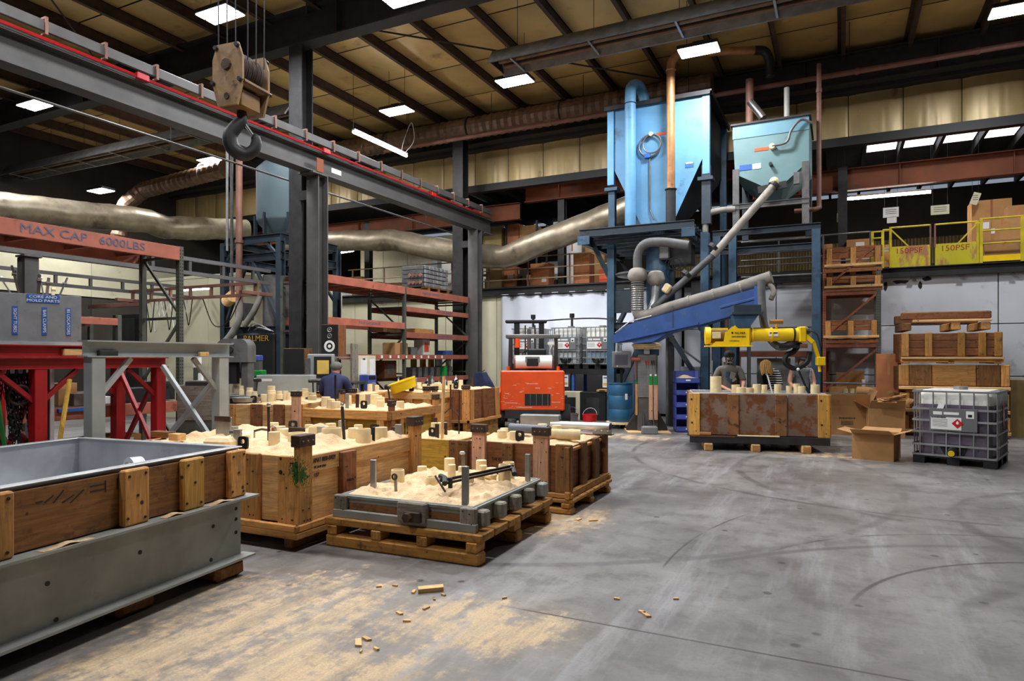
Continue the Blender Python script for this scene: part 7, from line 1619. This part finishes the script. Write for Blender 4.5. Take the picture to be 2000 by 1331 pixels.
def mini(label, x, z, ww, hh, dd=.8):
    t = T('timber_pallet', label, 'pallet', (a.x+x, 17.75+.42, z), 0, 'timber frames on the tall rack')
    for k in range(2): pc('plank', 'red', t, (0, -dd/2-.02, hh*.62+k*hh*.22), (ww, .05, hh*.2), None, .006)
    for x_ in (-ww*.42, 0, ww*.42): pc('post', 'tan', t, (x_, -dd/2-.06, hh*.6), (.12, .05, hh*.6), None, .006)
    pc('rail', 'pale', t, (0, -dd/2-.06, hh*.26), (ww*1.02, .06, .06), None, .006); pc('rail', 'pale', t, (0, 0, hh*.2), (ww, dd, .04))
    for x_ in (-ww*.4, 0, ww*.4): pc('bearer', 'tan', t, (x_, 0, hh*.1), (.12, dd, hh*.18), None, .006)
    pc('lower_rail', 'red', t, (0, -dd/2-.04, hh*.06), (ww, .05, .08), None, .006); return t
mini('timber frame on the top level of the tall rack', w/2+.05, 3.70, w*1.05, .64); mini('lower timber frame under the top one on the tall rack', w/2+.05, 3.26, w*1.05, .36); mini('timber frame with a handle block on the middle rack level', w/2, 2.01, w, .58)
for i, (px, z, ww, hh, lab) in enumerate(((1650, .68, .38, .62, 'pale upright cardboard panel on the low rack shelf'), (1672, .68, .36, .66, 'upright cardboard panel beside the pale one'), (1632, .68, .5, .28, 'flat carton lying on the low rack shelf'))):
    p = WZs(px, z, 18.2); carton(lab, (p.x, 18.35-.12*i, z), ww, .1, hh, 0, 'cardboard', tape=False)
for i in range(3): p = WZs(1652+i*12, .68, 17.95); q = T('paper_core', ('left', 'middle', 'right')[i]+' short paper tube on the low rack shelf', 'tube', (p.x, 17.95, .68), 0, 'short tubes on the low rack shelf'); M().lathe([(.055, 0), (.055, .24), (.045, .24), (.04, .2), (.01, .2)], 14).build('tube', 'sleeve', q, smooth=True)
p = WZs(1688, .68, 17.9); q = T('white_tube', 'slim white tube standing on the low rack shelf', 'tube', (p.x, 17.9, .68)); M().lathe([(.05, 0), (.05, .42), (.055, .42), (.055, .46), (.03, .46)], 14).build('tube', 'white', q, smooth=True)
p = WZs(1745, 1.0, 17.75); q = T('cardboard_tube', 'thick cardboard tube poking out of the rack toward the timber stack', 'tube', (p.x-.25, 17.7, .86)); M().cyl((-.5, 0, 0), (.25, -.1, 0), .12, n=20).build('tube', 'cardboard', q, smooth=True); M().cyl((.25, -.1, 0), (.253, -.1, 0), .095, n=20).build('bore', 'wall_dark', q)
p = WZs(1735, 0, 17.6); carton('brown carton behind the tall rack', (p.x, 17.7, .0), .5, .4, 1.75, 0, 'cardboard_red')
p = WZs(1480, 0, 17.9); t = T('wall_shelf', 'low shelf with steel sheets behind the workers', 'shelf', (p.x+.25, 18.2, 0))
pc('rail', 'rust_beam', t, (.3, -.25, 1.75), (2.2, .06, .14)); pc('sheet', 'galv', t, (.1, 0, 1.2), (.8, .03, .9)); pc('sheet', 'alum', t, (.75, .03, 1.3), (.3, .03, .9)); pc('board', 'tan', t, (1.15, 0, 1.0), (.35, .04, 1.6)); pc('base_board', 'dark', t, (.2, -.1, .5), (1.6, .05, .6)); 
for x in (-.7, 1.35): pc('post', 'rack_rust', t, (x, -.22, .9), (.06, .06, 1.8))
pc('top_board', 'alum', t, (.2, -.1, 1.84), (2.0, .3, .03)); pc('floor_rail', 'dark', t, (.3, 0, .1), (2.1, .2, .2))
# ------------------------------------------------------------------ mezzanine railings, gates, goods
t = T('mezzanine_rail', 'thin tan pipe railing along the mezzanine edge', 'railing', (-16, YB+.02, ZM))
e0 = WY(1198, 500, YB).x+16
for z in (.22, .54, .90): M().cyl((.2, 0, z), (e0, 0, z), .02, n=8).build('rail', mk('rail_tan'+str(z), '#a5916c', .5), t)
x = .4
while x < e0: pc('post', 'rust_pipe', t, (x, 0, .46), (.04, .04, .92), None, 0); x += 1.38
t = T('mezzanine_rail', 'dark pipe railing on the mezzanine between blue frame and yellow gates', 'railing', (WY(1360, 500, YB).x, YB+.02, ZM)); e1 = WY(1700, 500, YB).x-t.location.x
for z in (.22, .54, .90): M().cyl((0, 0, z), (e1, 0, z), .02, n=8).build('rail', 'steel', t)
for k in range(5): pc('post', 'steel', t, (e1*k/4, 0, .46), (.04, .04, .92), None, 0)
def yx(px): return WY(px, 500, YB-.02).x
def gate(label, px0, px1, hinge_left):
    x0 = yx(px0); w = yx(px1)-x0; t = T('safety_gate', label, 'gate', (x0, YB-.03, ZM))
    M().bx(0, w, -.012, .012, -.06, .48, .004).build('panel', 'yellow_gate', t); text('150PSF', .19, (w/2-.03, -.014, .36), (1, 0, 0), (0, 0, 1), 'ink_red', t, 'lettering', 1.05)
    M().cyl((0, 0, .95), (w, 0, .95), .022, n=8).build('top_rail', 'yellow_rail', t)
    xs = 0 if hinge_left else w; M().cyl((xs, 0, -.06), (xs, 0, .97), .03, n=8).build('hinge_post', 'yellow_rail', t); M().cyl((w-xs, 0, .4), (w-xs, 0, .97), .02, n=8).build('end_post', 'rust_pipe', t)
    pbar('diagonal', 'yellow_rail', t, (xs, 0, .92), (w*.45 if hinge_left else w*.55, 0, .48), .03, .03, 0); return t
gate('left yellow mezzanine gate lettered in red with rusty lower half', 1739, 1817, True); gate('right yellow mezzanine gate lettered in red', 1826, 1910, False)
for i, (p0, p1) in enumerate(((1704, 1724), (1916, 1996))):
    x0 = yx(p0); w = yx(p1)-x0; t = T('yellow_rail', ('short yellow railing left of the mezzanine gates', 'yellow railing right of the mezzanine gates')[i], 'railing', (x0, YB-.03, ZM))
    for x in (0, w): M().bx(x-.03, x+.03, -.03, .03, -.05, 1.02 if i else .9).build('post', 'yellow_rail', t)
    for z in (.42, .72, 1.0 if i else .88): M().cyl((0, 0, z), (w, 0, z), .02, n=8).build('rail', 'yellow_rail', t)
    M().bx(0, w, -.01, .01, .0, .14).build('toe_board', 'yellow', t); M().cyl((w if i == 0 else 0, 0, .9), (w+.15 if i == 0 else -.12, 0, .9), .03, n=8).build('latch', 'yellow_rail', t)
rn = random.Random(21)
def mbox(px, Y, w, d, h, z, lab, mat='cardboard', st=None, pr=None, rz=0.0): p = WY(px, 600, Y); return carton(lab, (p.x, Y+d/2, z), w*.84, d*.8, h, rz, mat, st, print_=pr, group='goods on the mezzanine')
S1 = (.15, .55, .22, .14)
for a_ in ((962, 19.2, .7, .8, 1.0, ZM, 'olive-brown bale behind the far column on the mezzanine', 'ply' if False else 'corrugated'), (992, 19.4, .5, .6, .75, ZM, 'brown carton with a pale label at the left railing', 'cardboard_red', S1), (1012, 19.6, .3, .5, .7, ZM, 'narrow dark carton behind the left railing', 'wall_dark'), (1052, 19.2, .75, .6, .75, ZM, 'orange-brown open carton at the middle railing post', 'cardboard_red', (.25, .3, .16, .14)), (1038, 19.9, .5, .5, .5, ZM, 'brown carton behind the orange-brown one', 'cardboard'),
           (1134, 19.2, .62, .6, .98, ZM, 'tall tan carton with a dark arrow at the right railing post', 'cardboard_red'), (1116, 20.6, .8, .7, 1.8, ZM, 'shrink wrapped cartons stacked high on the mezzanine', 'paper'), (1160, 20.6, .8, .7, 1.6, ZM, 'tall pale stack of cartons behind the tan one', 'cardboard'), (1180, 19.3, .42, .45, .45, ZM, 'bright orange tub near the blue post on the mezzanine', 'orange'),
           (958, 20.6, .95, .8, .8, ZM+1.55, 'olive carton at left on the mezzanine rack', 'corrugated'), (998, 20.5, .62, .7, .85, ZM+1.52, 'printed orange-brown carton on the mezzanine rack', 'cardboard_red'), (1028, 20.5, .7, .7, .75, ZM+1.52, 'brown carton right of the printed one on the mezzanine rack', 'cardboard')): mbox(*a_)
t = T('mezzanine_rack', 'dark shelf rack on the mezzanine holding three cartons', 'rack', (WY(940, 600, 20.5).x, 20.5, ZM)); sw = WY(1050, 600, 20.5).x-t.location.x
for z in (1.5, .7): pc('shelf', 'steel_dark', t, (sw/2, .4, z-.03), (sw, .9, .06))
for x in (.03, sw*.45, sw-.03):
    for y in (0, .85): pc('post', 'steel_dark', t, (x, y, 1.2), (.06, .06, 2.4))
for px, Y, w_, h_, z, lab in ((1085, 24.5, 1.2, .7, ZM+.9, 'white painted panel deep in the mezzanine'), (960, 22.5, .6, .7, ZM+.8, 'bright white panel behind the far column'), (1095, 21.5, .7, .25, ZM+.7, 'white tray behind the railing')): p = WY(px, 600, Y); q = T('white_board', lab, 'board', (p.x, Y, z)); pc('panel', 'white', q, (0, 0, h_/2), (w_, .06, h_)); pc('frame', 'galv', q, (0, 0, -.02), (w_, .08, .04)); pc('leg', 'steel', q, (0, .05, -(z-ZM)/2-.02), (.06, .05, z-ZM-.04))
for a_ in ((1680, 19.4, .75, .7, .42, ZM+.42, 'labelled carton stacked near the short yellow railing', 'cardboard', (.0, .7, .2, .1)), (1682, 19.4, .85, .7, .42, ZM, 'lower carton near the short yellow railing', 'cardboard'), (1612, 19.3, .4, .6, .75, ZM, 'carton behind the blue frame post on the mezzanine', 'cardboard'), (1632, 19.6, .3, .5, .5, ZM, 'small brown carton behind the tall rack top', 'cardboard_red'), (1728, 19.2, .28, .5, .62, ZM, 'narrow carton with white label beside the left gate', 'cardboard', (.1, .8, .14, .1)),
           (1962, 19.15, .9, .7, .55, ZM, 'wide printed carton behind the right yellow railing', 'cardboard', None), (1958, 19.35, .95, .6, .5, ZM+.55, 'labelled carton above the wide printed one', 'cardboard', (-.3, .5, .2, .12)), (1925, 19.3, .28, .5, 1.1, ZM, 'tall narrow carton with white labels by the right gate', 'cardboard', (.0, .85, .16, .16)), (1938, 20.3, 1.0, .8, 1.75, ZM, 'very tall brown carton in the dark of the mezzanine', 'cardboard'), (1990, 19.5, .5, .5, 1.4, ZM, 'crumpled carton tower at the right edge of the mezzanine', 'cardboard')): mbox(*a_)
p = D.objects.get('cardboard_box')
# left part of the mezzanine above the rack
for a_ in ((690, 20.0, .8, .7, .5, ZM+.35, 'brown carton left on the mezzanine above the red rack', 'cardboard'), (668, 19.6, 1.0, .7, .7, ZM-.0, 'white wrapped stack at the left mezzanine end', 'paper'), (720, 19.6, .9, .7, .55, ZM, 'pale wrapped carton above the red rack', 'corrugated'), (762, 19.8, 1.0, .7, .5, ZM, 'grey wrapped bundle above the red rack', 'cardboard'), (835, 20.5, .9, .7, 1.3, ZM, 'pale grey machine cabinet behind the stacked crates', 'grey_paint'), (880, 20.2, 1.0, .7, 1.2, ZM, 'wrapped pallet of white cartons beside the far column', 'paper')): mbox(*a_)
p = WY(825, 640, 23); q = T('partition', 'cream panelled partition on the left mezzanine', 'partition', (WY(820, 600, 22.5).x, 22.5, ZM)); 
for i in range(5): pc('panel', 'cream', q, (-2.4+i*1.2, 0, 1.3), (1.18, .05, 2.6))
# hanging signs on the mezzanine
for i, (px, py, w_, h_, lab) in enumerate(((1643, 425, .22, .24, 'small cream card hanging left under the long tube lamp'), (1740, 415, .36, .26, 'white card with a smaller card hanging under the tube lamp'), (1836, 410, .4, .24, 'cream card with writing hanging right of the tube lamp'), (1905, 388, .16, .3, 'tilted cream card hanging in the dark of the mezzanine'))):
    p = WY(px, py, 20.0); q = T('hanging_sign', lab, 'sign', p); o = pc('card', 'paper' if i == 1 else 'cream', q, (0, 0, 0), (w_, .01, h_), Matrix.Rotation(.35, 3, 'Y') if i == 3 else None, 0)
    if i == 1: pc('card', 'paper', q, (.02, 0, -.2), (.22, .01, .16), None, 0)
    for k in (-1, 1): M().cyl((k*w_*.4, 0, h_/2), (k*w_*.4, 0, 7.4-p.z), .004, n=4).build('string', 'black', q)
    m = M(); 
    for k in range(3): m.box((0, -.007, h_*.25-.05*k), (w_*.7, .001, .012))
    o = m.build('writing', 'ink', q); o['kind'] = 'stuff'
# ------------------------------------------------------------------ people
SKIN = mk('skin', '#d39b80', .55, 0, .08, 6, rnd=0)
def figure(name, label, loc, rz, J, E, sub=2):
    """J joint: (position, radius); E edges; a continuous skinned surface rooted at the pelvis"""
    t = T(name, label, 'person', loc, rz); keys = list(J); idx = {k: i for i, k in enumerate(keys)}
    me = D.meshes.new('body'); me.from_pydata([J[k][0] for k in keys], [(idx[a], idx[b]) for a, b in E], []); o = D.objects.new('tmp', me); COL.objects.link(o)
    sk = o.modifiers.new('skin', 'SKIN'); sk.use_smooth_shade = True; ss = o.modifiers.new('sub', 'SUBSURF'); ss.levels = sub
    for k in keys:
        v = me.skin_vertices[0].data[idx[k]]; r = J[k][1]; v.radius = r if isinstance(r, tuple) else (r, r); v.use_root = (k == 'pelvis')
    bpy.context.view_layer.update(); ev = D.meshes.new_from_object(o.evaluated_get(bpy.context.evaluated_depsgraph_get())); D.objects.remove(o)
    ev.materials.clear(); ev.materials.append(SKIN); ev.name = 'body'; return t, link('body', ev, t), keys
def cloth(t, body, name, mat, pred, off):
    me = body.data; use = [p for p in me.polygons if pred(p.center)]; ids = sorted({v for p in use for v in p.vertices}); mp = {v: i for i, v in enumerate(ids)}; n = len(ids)
    if not use: return None
    vs = [me.vertices[v].co+me.vertices[v].normal*off for v in ids]; fs = [tuple(mp[v] for v in p.vertices) for p in use]
    nm = D.meshes.new(name); nm.from_pydata(vs, [], fs); nm.materials.append(MT[mat] if isinstance(mat, str) else mat); nm.polygons.foreach_set('use_smooth', [True]*len(nm.polygons))
    o = link(name, nm, t); s = o.modifiers.new('thickness', 'SOLIDIFY'); s.thickness = .006; s.offset = 1; return o
def arm(J, E, s, sh, el, wr, curl=(0, -.06, -.04), palm=(0, -.06, -.03)):
    k = 'R' if s > 0 else 'L'; J[k+'sh'] = (sh, .062); J[k+'el'] = (el, .043); J[k+'wr'] = (wr, (.026, .03)); E += [('chest', k+'sh'), (k+'sh', k+'el'), (k+'el', k+'wr')]
    wr = Vector(wr); pm = wr+Vector(palm); J[k+'pm'] = (pm, (.032, .018)); E.append((k+'wr', k+'pm')); side = Vector(palm).normalized().cross(Vector(curl)).normalized() if Vector(palm).cross(Vector(curl)).length > 1e-4 else Vector((1, 0, 0))
    if side.length < .5: side = Vector((1, 0, 0))
    for f in range(4):
        L = (.85, 1, .95, .75)[f]; b = pm+side*(f-1.5)*.019+Vector(palm)*.35; m = b+Vector(palm)*.5*L; e = m+(Vector(palm)*.3+Vector(curl)*.45)*L
        J[k+'f%da' % f] = (b, .011); J[k+'f%db' % f] = (m, .010); J[k+'f%dc' % f] = (e, .008); E += [(k+'pm', k+'f%da' % f), (k+'f%da' % f, k+'f%db' % f), (k+'f%db' % f, k+'f%dc' % f)]
    tb = wr+Vector(palm)*.5-side*.035; te = tb+Vector(palm)*.55-side*.02+Vector(curl)*.2; J[k+'ta'] = (tb, .012); J[k+'tb'] = (te, .009); E += [(k+'wr', k+'ta'), (k+'ta', k+'tb')]
def legs(J, E, hip=.09, kn=((.1, -.02, .5), (-.1, -.02, .5)), an=((.11, .02, .08), (-.11, .02, .08))):
    for s, k in ((1, 'R'), (-1, 'L')):
        i = 0 if s > 0 else 1; J[k+'hip'] = ((s*hip, 0, J['pelvis'][0][2]-.06), .095); J[k+'kn'] = (kn[i], .06); J[k+'an'] = (an[i], .045); J[k+'toe'] = ((an[i][0]+s*.02, an[i][1]-.17, .04), (.045, .035)); E += [('pelvis', k+'hip'), (k+'hip', k+'kn'), (k+'kn', k+'an'), (k+'an', k+'toe')]
def face(t, c, f, up, r=.1, eyes=True):
    """eyes, nose, mouth and ears on a head centred at c, facing f"""
    f = Vector(f).normalized(); up = Vector(up).normalized(); sd = f.cross(up).normalized(); c = Vector(c)
    for s in (-1, 1):
        if eyes: M().sphere(c+f*r*.86+sd*s*.033+up*.01, .012, 8, 6).build('eye', 'ink', t)
        M().sphere(c+sd*s*r*.84, .026, 8, 6, (.5, .7, 1.2)).build('ear', SKIN, t)
    M().sphere(c+f*r*1.0-up*.02, .018, 8, 6, (.8, .8, 1.4)).build('nose', SKIN, t); M().box(c+f*r*.92-up*.06, (.04, .01, .008)).build('mouth', 'rust_pipe', t)
def headj(J, E, neck, c, up, f, nr=.052):
    up = Vector(up).normalized(); f = Vector(f).normalized(); c = Vector(c)
    J['neck'] = (neck, nr); J['jaw'] = (c-up*.07+f*.02, (.066, .075)); J['head'] = (c, (.078, .092)); J['crown'] = (c+up*.07-f*.005, (.07, .082)); E += [('chest', 'neck'), ('neck', 'jaw'), ('jaw', 'head'), ('head', 'crown')]
def spine(J, E, pel, sp, ch): J['pelvis'] = (pel, (.15, .11)); J['spine'] = (sp, (.145, .1)); J['chest'] = (ch, (.165, .11)); E += [('pelvis', 'spine'), ('spine', 'chest')]
grey_tee = mk('grey_tee', '#74706e', .9, 0, .1, 10, rnd=0); jeans = mk('dark_trousers', '#2a2c34', .9, 0, .15, 10, rnd=0)
# man in grey tee leaning on the box
J, E = {}, []; spine(J, E, (0, .05, .95), (0, .02, 1.15), (0, -.02, 1.36)); headj(J, E, (0, -.03, 1.53), (.0, -.05, 1.66), (0, -.05, 1), (.25, -1, -.2))
arm(J, E, 1, (.19, -.03, 1.44), (.27, -.10, 1.18), (.22, -.34, 1.06), (0, -.02, -.05), (-.02, -.06, -.03)); arm(J, E, -1, (-.19, -.03, 1.44), (-.30, -.06, 1.16), (-.02, -.36, 1.02), (0, -.02, -.05), (.05, -.05, -.03)); legs(J, E)
p = WD(1424, 700, 13.35); rzp = math.radians(14)
t, b, _ = figure('person', 'person in grey tee, dark cap and patterned face mask at the rust panelled flask', (p.x, p.y, 0), rzp, J, E)
cloth(t, b, 'tee_shirt', grey_tee, lambda c: .88 < c.z < 1.56 and (abs(c.x) < .2 or c.z > 1.22) and c.y > -.2 and not (abs(c.x) < .07 and c.z > 1.52), .012); cloth(t, b, 'trousers', jeans, lambda c: .1 < c.z < .95 and abs(c.x) < .26 and c.y > -.2, .012); cloth(t, b, 'shoes', 'black', lambda c: c.z < .11, .008)
hd = Vector((0, -.05, 1.66)); face(t, hd, (.25, -1, -.1), (0, 0, 1), .095)
cm_ = mk('cap_navy', '#2a3846', .85, 0, .1, 8, rnd=0); M().sphere(hd+Vector((0, .005, .055)), .112, 18, 10, (.95, 1.05, .85)).build('cap', cm_, t, smooth=True); m = M(); vs = [(0, -.06, 0)]
fr = Matrix.Rotation(.25, 3, 'Z'); pts = [fr @ Vector((.09*math.cos(a), -.09-.075*math.sin(a), .05-.012*math.sin(a))) for a in [math.pi*i/8 for i in range(9)]]; M().prism([hd+q for q in pts], (0, 0, .008)).build('cap_peak', cm_, t); M().box(hd+fr @ Vector((0, -.112, .085)), (.03, .006, .03)).build('cap_badge', 'red', t)
mm = NT('mask_print'); vz = mm.coord('Object'); mm.set(mm.mix(mm.ramp(mm.noise(vz, 26, 2), .5, .56), lin('#17181c'), lin('#b9bcc4')), .8); cloth(t, b, 'face_mask', mm.mat, lambda c: 1.50 < c.z < 1.655 and abs(c.x) < .13, .012)
for i, (x, z, w_, h_) in enumerate(((-.05, 1.33, .07, .12), (.05, 1.3, .1, .14), (.0, 1.22, .12, .08), (.08, 1.22, .05, .1))): pc('shirt_print', 'galv' if i % 2 else 'blue_post', t, (x, -.155, z), (w_, .012, h_), Matrix.Rotation(.3*i, 3, 'Y'), .005)
# woman bending down with fair hair
J, E = {}, []; spine(J, E, (0, .15, .95), (.02, .08, 1.12), (.02, -.04, 1.30)); headj(J, E, (-.02, -.12, 1.42), (-.06, -.20, 1.50), (0, -.6, .8), (-.1, -.7, -.7))
arm(J, E, 1, (.17, -.05, 1.34), (.22, -.10, 1.08), (.10, -.28, .98), (0, -.02, -.05), (-.02, -.05, -.04)); arm(J, E, -1, (-.15, -.06, 1.34), (-.14, -.16, 1.10), (-.10, -.30, .92), (0, -.02, -.05), (.0, -.05, -.05)); legs(J, E)
p = WD(1499, 700, 13.15); t, b, _ = figure('person', 'person with fair hair in a striped black top bending over the flask', (p.x, p.y, 0), rzp, J, E)
st = NT('stripe_top'); sx = st.n('ShaderNodeSeparateXYZ'); tc = st.n('ShaderNodeTexCoord'); st.l(tc.outputs['Object'], sx.inputs[0]); w1_ = st.math('GREATER_THAN', st.math('FRACT', st.math('MULTIPLY', sx.outputs[2], 22.0)), .62); w2_ = st.math('GREATER_THAN', sx.outputs[0], 0.0); st.set(st.mix(st.math('MULTIPLY', w1_, w2_), lin('#121214'), lin('#d8d8da')), .9)
cloth(t, b, 'striped_top', st.mat, lambda c: .9 < c.z < 1.44 and (abs(c.x) < .19 or c.z > 1.14) and c.y > -.26 and not (c.y < -.1 and c.z > 1.4), .012); cloth(t, b, 'trousers', jeans, lambda c: .1 < c.z < .98 and abs(c.x) < .26 and c.y > -.2, .012); cloth(t, b, 'shoes', 'black', lambda c: c.z < .11, .008)
face(t, (-.06, -.20, 1.50), (-.1, -.7, -.7), (0, -.6, .8), .09); hm = mk('fair_hair', '#b08a4c', .6, .1, .3, 20, (1, 1, .3), rnd=0); hr = M()
for i in range(18):
    a = math.pi*2*i/18; r0 = Vector((.075*math.cos(a), .08*math.sin(a), 0)); c0 = Vector((-.06, -.19, 1.56)); hr.tube(cr([c0+Vector((0, 0, .035)), c0+r0*1.05+Vector((0, 0, .01)), c0+r0*1.35+Vector((0, -.02, -.10)), c0+r0*1.25+Vector((.02, -.03, -.22+.03*math.sin(i*2.3)))], 4), .016, 6)
M().sphere((-.06, -.19, 1.53), .1, 14, 10, (.95, 1.0, .95)).build('hair_crown', hm, t, smooth=True)
o = hr.build('hair', hm, t, smooth=True); o['kind'] = 'stuff'
q = T('white_rod', 'slim white rod held down into the flask by the bending person', 'rod', WD(1500, 735, 12.6)); M().cyl((-.02, 0, .05), (.08, -.05, -.32), .014, n=8).build('rod', 'white', q); M().cyl((-.03, 0, .05), (-.015, 0, .02), .022, n=8).build('grip', 'galv', q)
# person in grey sleeveless shirt
J, E = {}, []; spine(J, E, (0, .12, .95), (.0, .08, 1.13), (.03, -.0, 1.32)); headj(J, E, (.04, .02, 1.48), (.06, .0, 1.58), (.1, -.1, 1), (-.6, -.8, -.2))
arm(J, E, 1, (.20, -.06, 1.40), (.23, -.16, 1.14), (.18, -.32, 1.02), (0, -.02, -.05), (-.02, -.06, -.04)); arm(J, E, -1, (-.15, -.02, 1.40), (-.22, -.16, 1.16), (-.10, -.36, 1.04), (0, -.02, -.05), (.02, -.06, -.04)); legs(J, E)
p = WD(1562, 700, 13.1); t, b, _ = figure('person', 'person in grey sleeveless shirt partly hidden by the mixer spout', (p.x, p.y, 0), rzp, J, E)
cloth(t, b, 'sleeveless_shirt', mk('grey_vest', '#8f96a2', .9, 0, .12, 10, rnd=0), lambda c: .9 < c.z < 1.47 and abs(c.x-.02) < .17, .012); cloth(t, b, 'trousers', jeans, lambda c: .1 < c.z < .98 and abs(c.x) < .26 and c.y > -.2, .012); cloth(t, b, 'shoes', 'black', lambda c: c.z < .11, .008)
face(t, (.06, 0, 1.58), (-.6, -.8, -.2), (.1, -.1, 1), .09); cloth(t, b, 'hair', mk('dark_hair', '#231c18', .7, 0, .2, 20, rnd=0), lambda c: c.z > 1.60 or (c.z > 1.5 and c.y > .03 and abs(c.x) < .2), .014)
q = T('ram_tool', 'black handled ramming tool held by the person in grey sleeveless shirt', 'tool', WD(1560, 722, 12.35)); M().cyl((-.01, 0, 0), (.12, .05, -.33), .02, n=8).build('shaft', 'black', q, smooth=True); M().sphere((-.01, 0, .0), .03).build('knob', 'white', q); M().cyl((.12, .05, -.33), (.2, .06, -.48), .028, n=8).build('butt', 'black', q)
# man in navy jacket seen from behind
J, E = {}, []; spine(J, E, (0, .1, .85), (0, .02, 1.02), (0, -.08, 1.2)); headj(J, E, (0, -.14, 1.34), (0, -.19, 1.45), (0, -.35, 1), (0, -1, -.3))
arm(J, E, 1, (.2, -.1, 1.25), (.27, -.18, 1.0), (.18, -.42, .98), (0, -.02, -.04), (-.01, -.06, -.02)); arm(J, E, -1, (-.2, -.1, 1.25), (-.27, -.18, 1.0), (-.18, -.42, .98), (0, -.02, -.04), (.01, -.06, -.02)); legs(J, E, .09, ((.1, -.08, .46), (-.1, -.08, .46)))
p = WD(654, 745, 12.35); t, b, _ = figure('person', 'person in navy jacket and grey cap seen from behind at the monitor', (p.x-.0, p.y-.05, 0), math.radians(180+22), J, E)
cloth(t, b, 'navy_jacket', mk('navy_cloth', '#2f3358', .9, 0, .15, 10, rnd=0), lambda c: .75 < c.z < 1.36 and c.y > -.42, .02); cloth(t, b, 'trousers', jeans, lambda c: .1 < c.z < .9 and abs(c.x) < .26 and c.y > -.2, .012); cloth(t, b, 'shoes', 'black', lambda c: c.z < .11, .008)
face(t, (0, -.19, 1.45), (0, -1, -.3), (0, -.35, 1), .09); M().sphere((0, -.18, 1.50), .115, 18, 10, (.95, 1.05, .75)).build('cap', mk('cap_grey', '#6e6e68', .85, 0, .15, 10, rnd=0), t, smooth=True); M().prism([(.08*math.cos(math.pi*i/8), -.25-.07*math.sin(math.pi*i/8), 1.47) for i in range(9)], (0, 0, .008)).build('cap_peak', 'black', t)
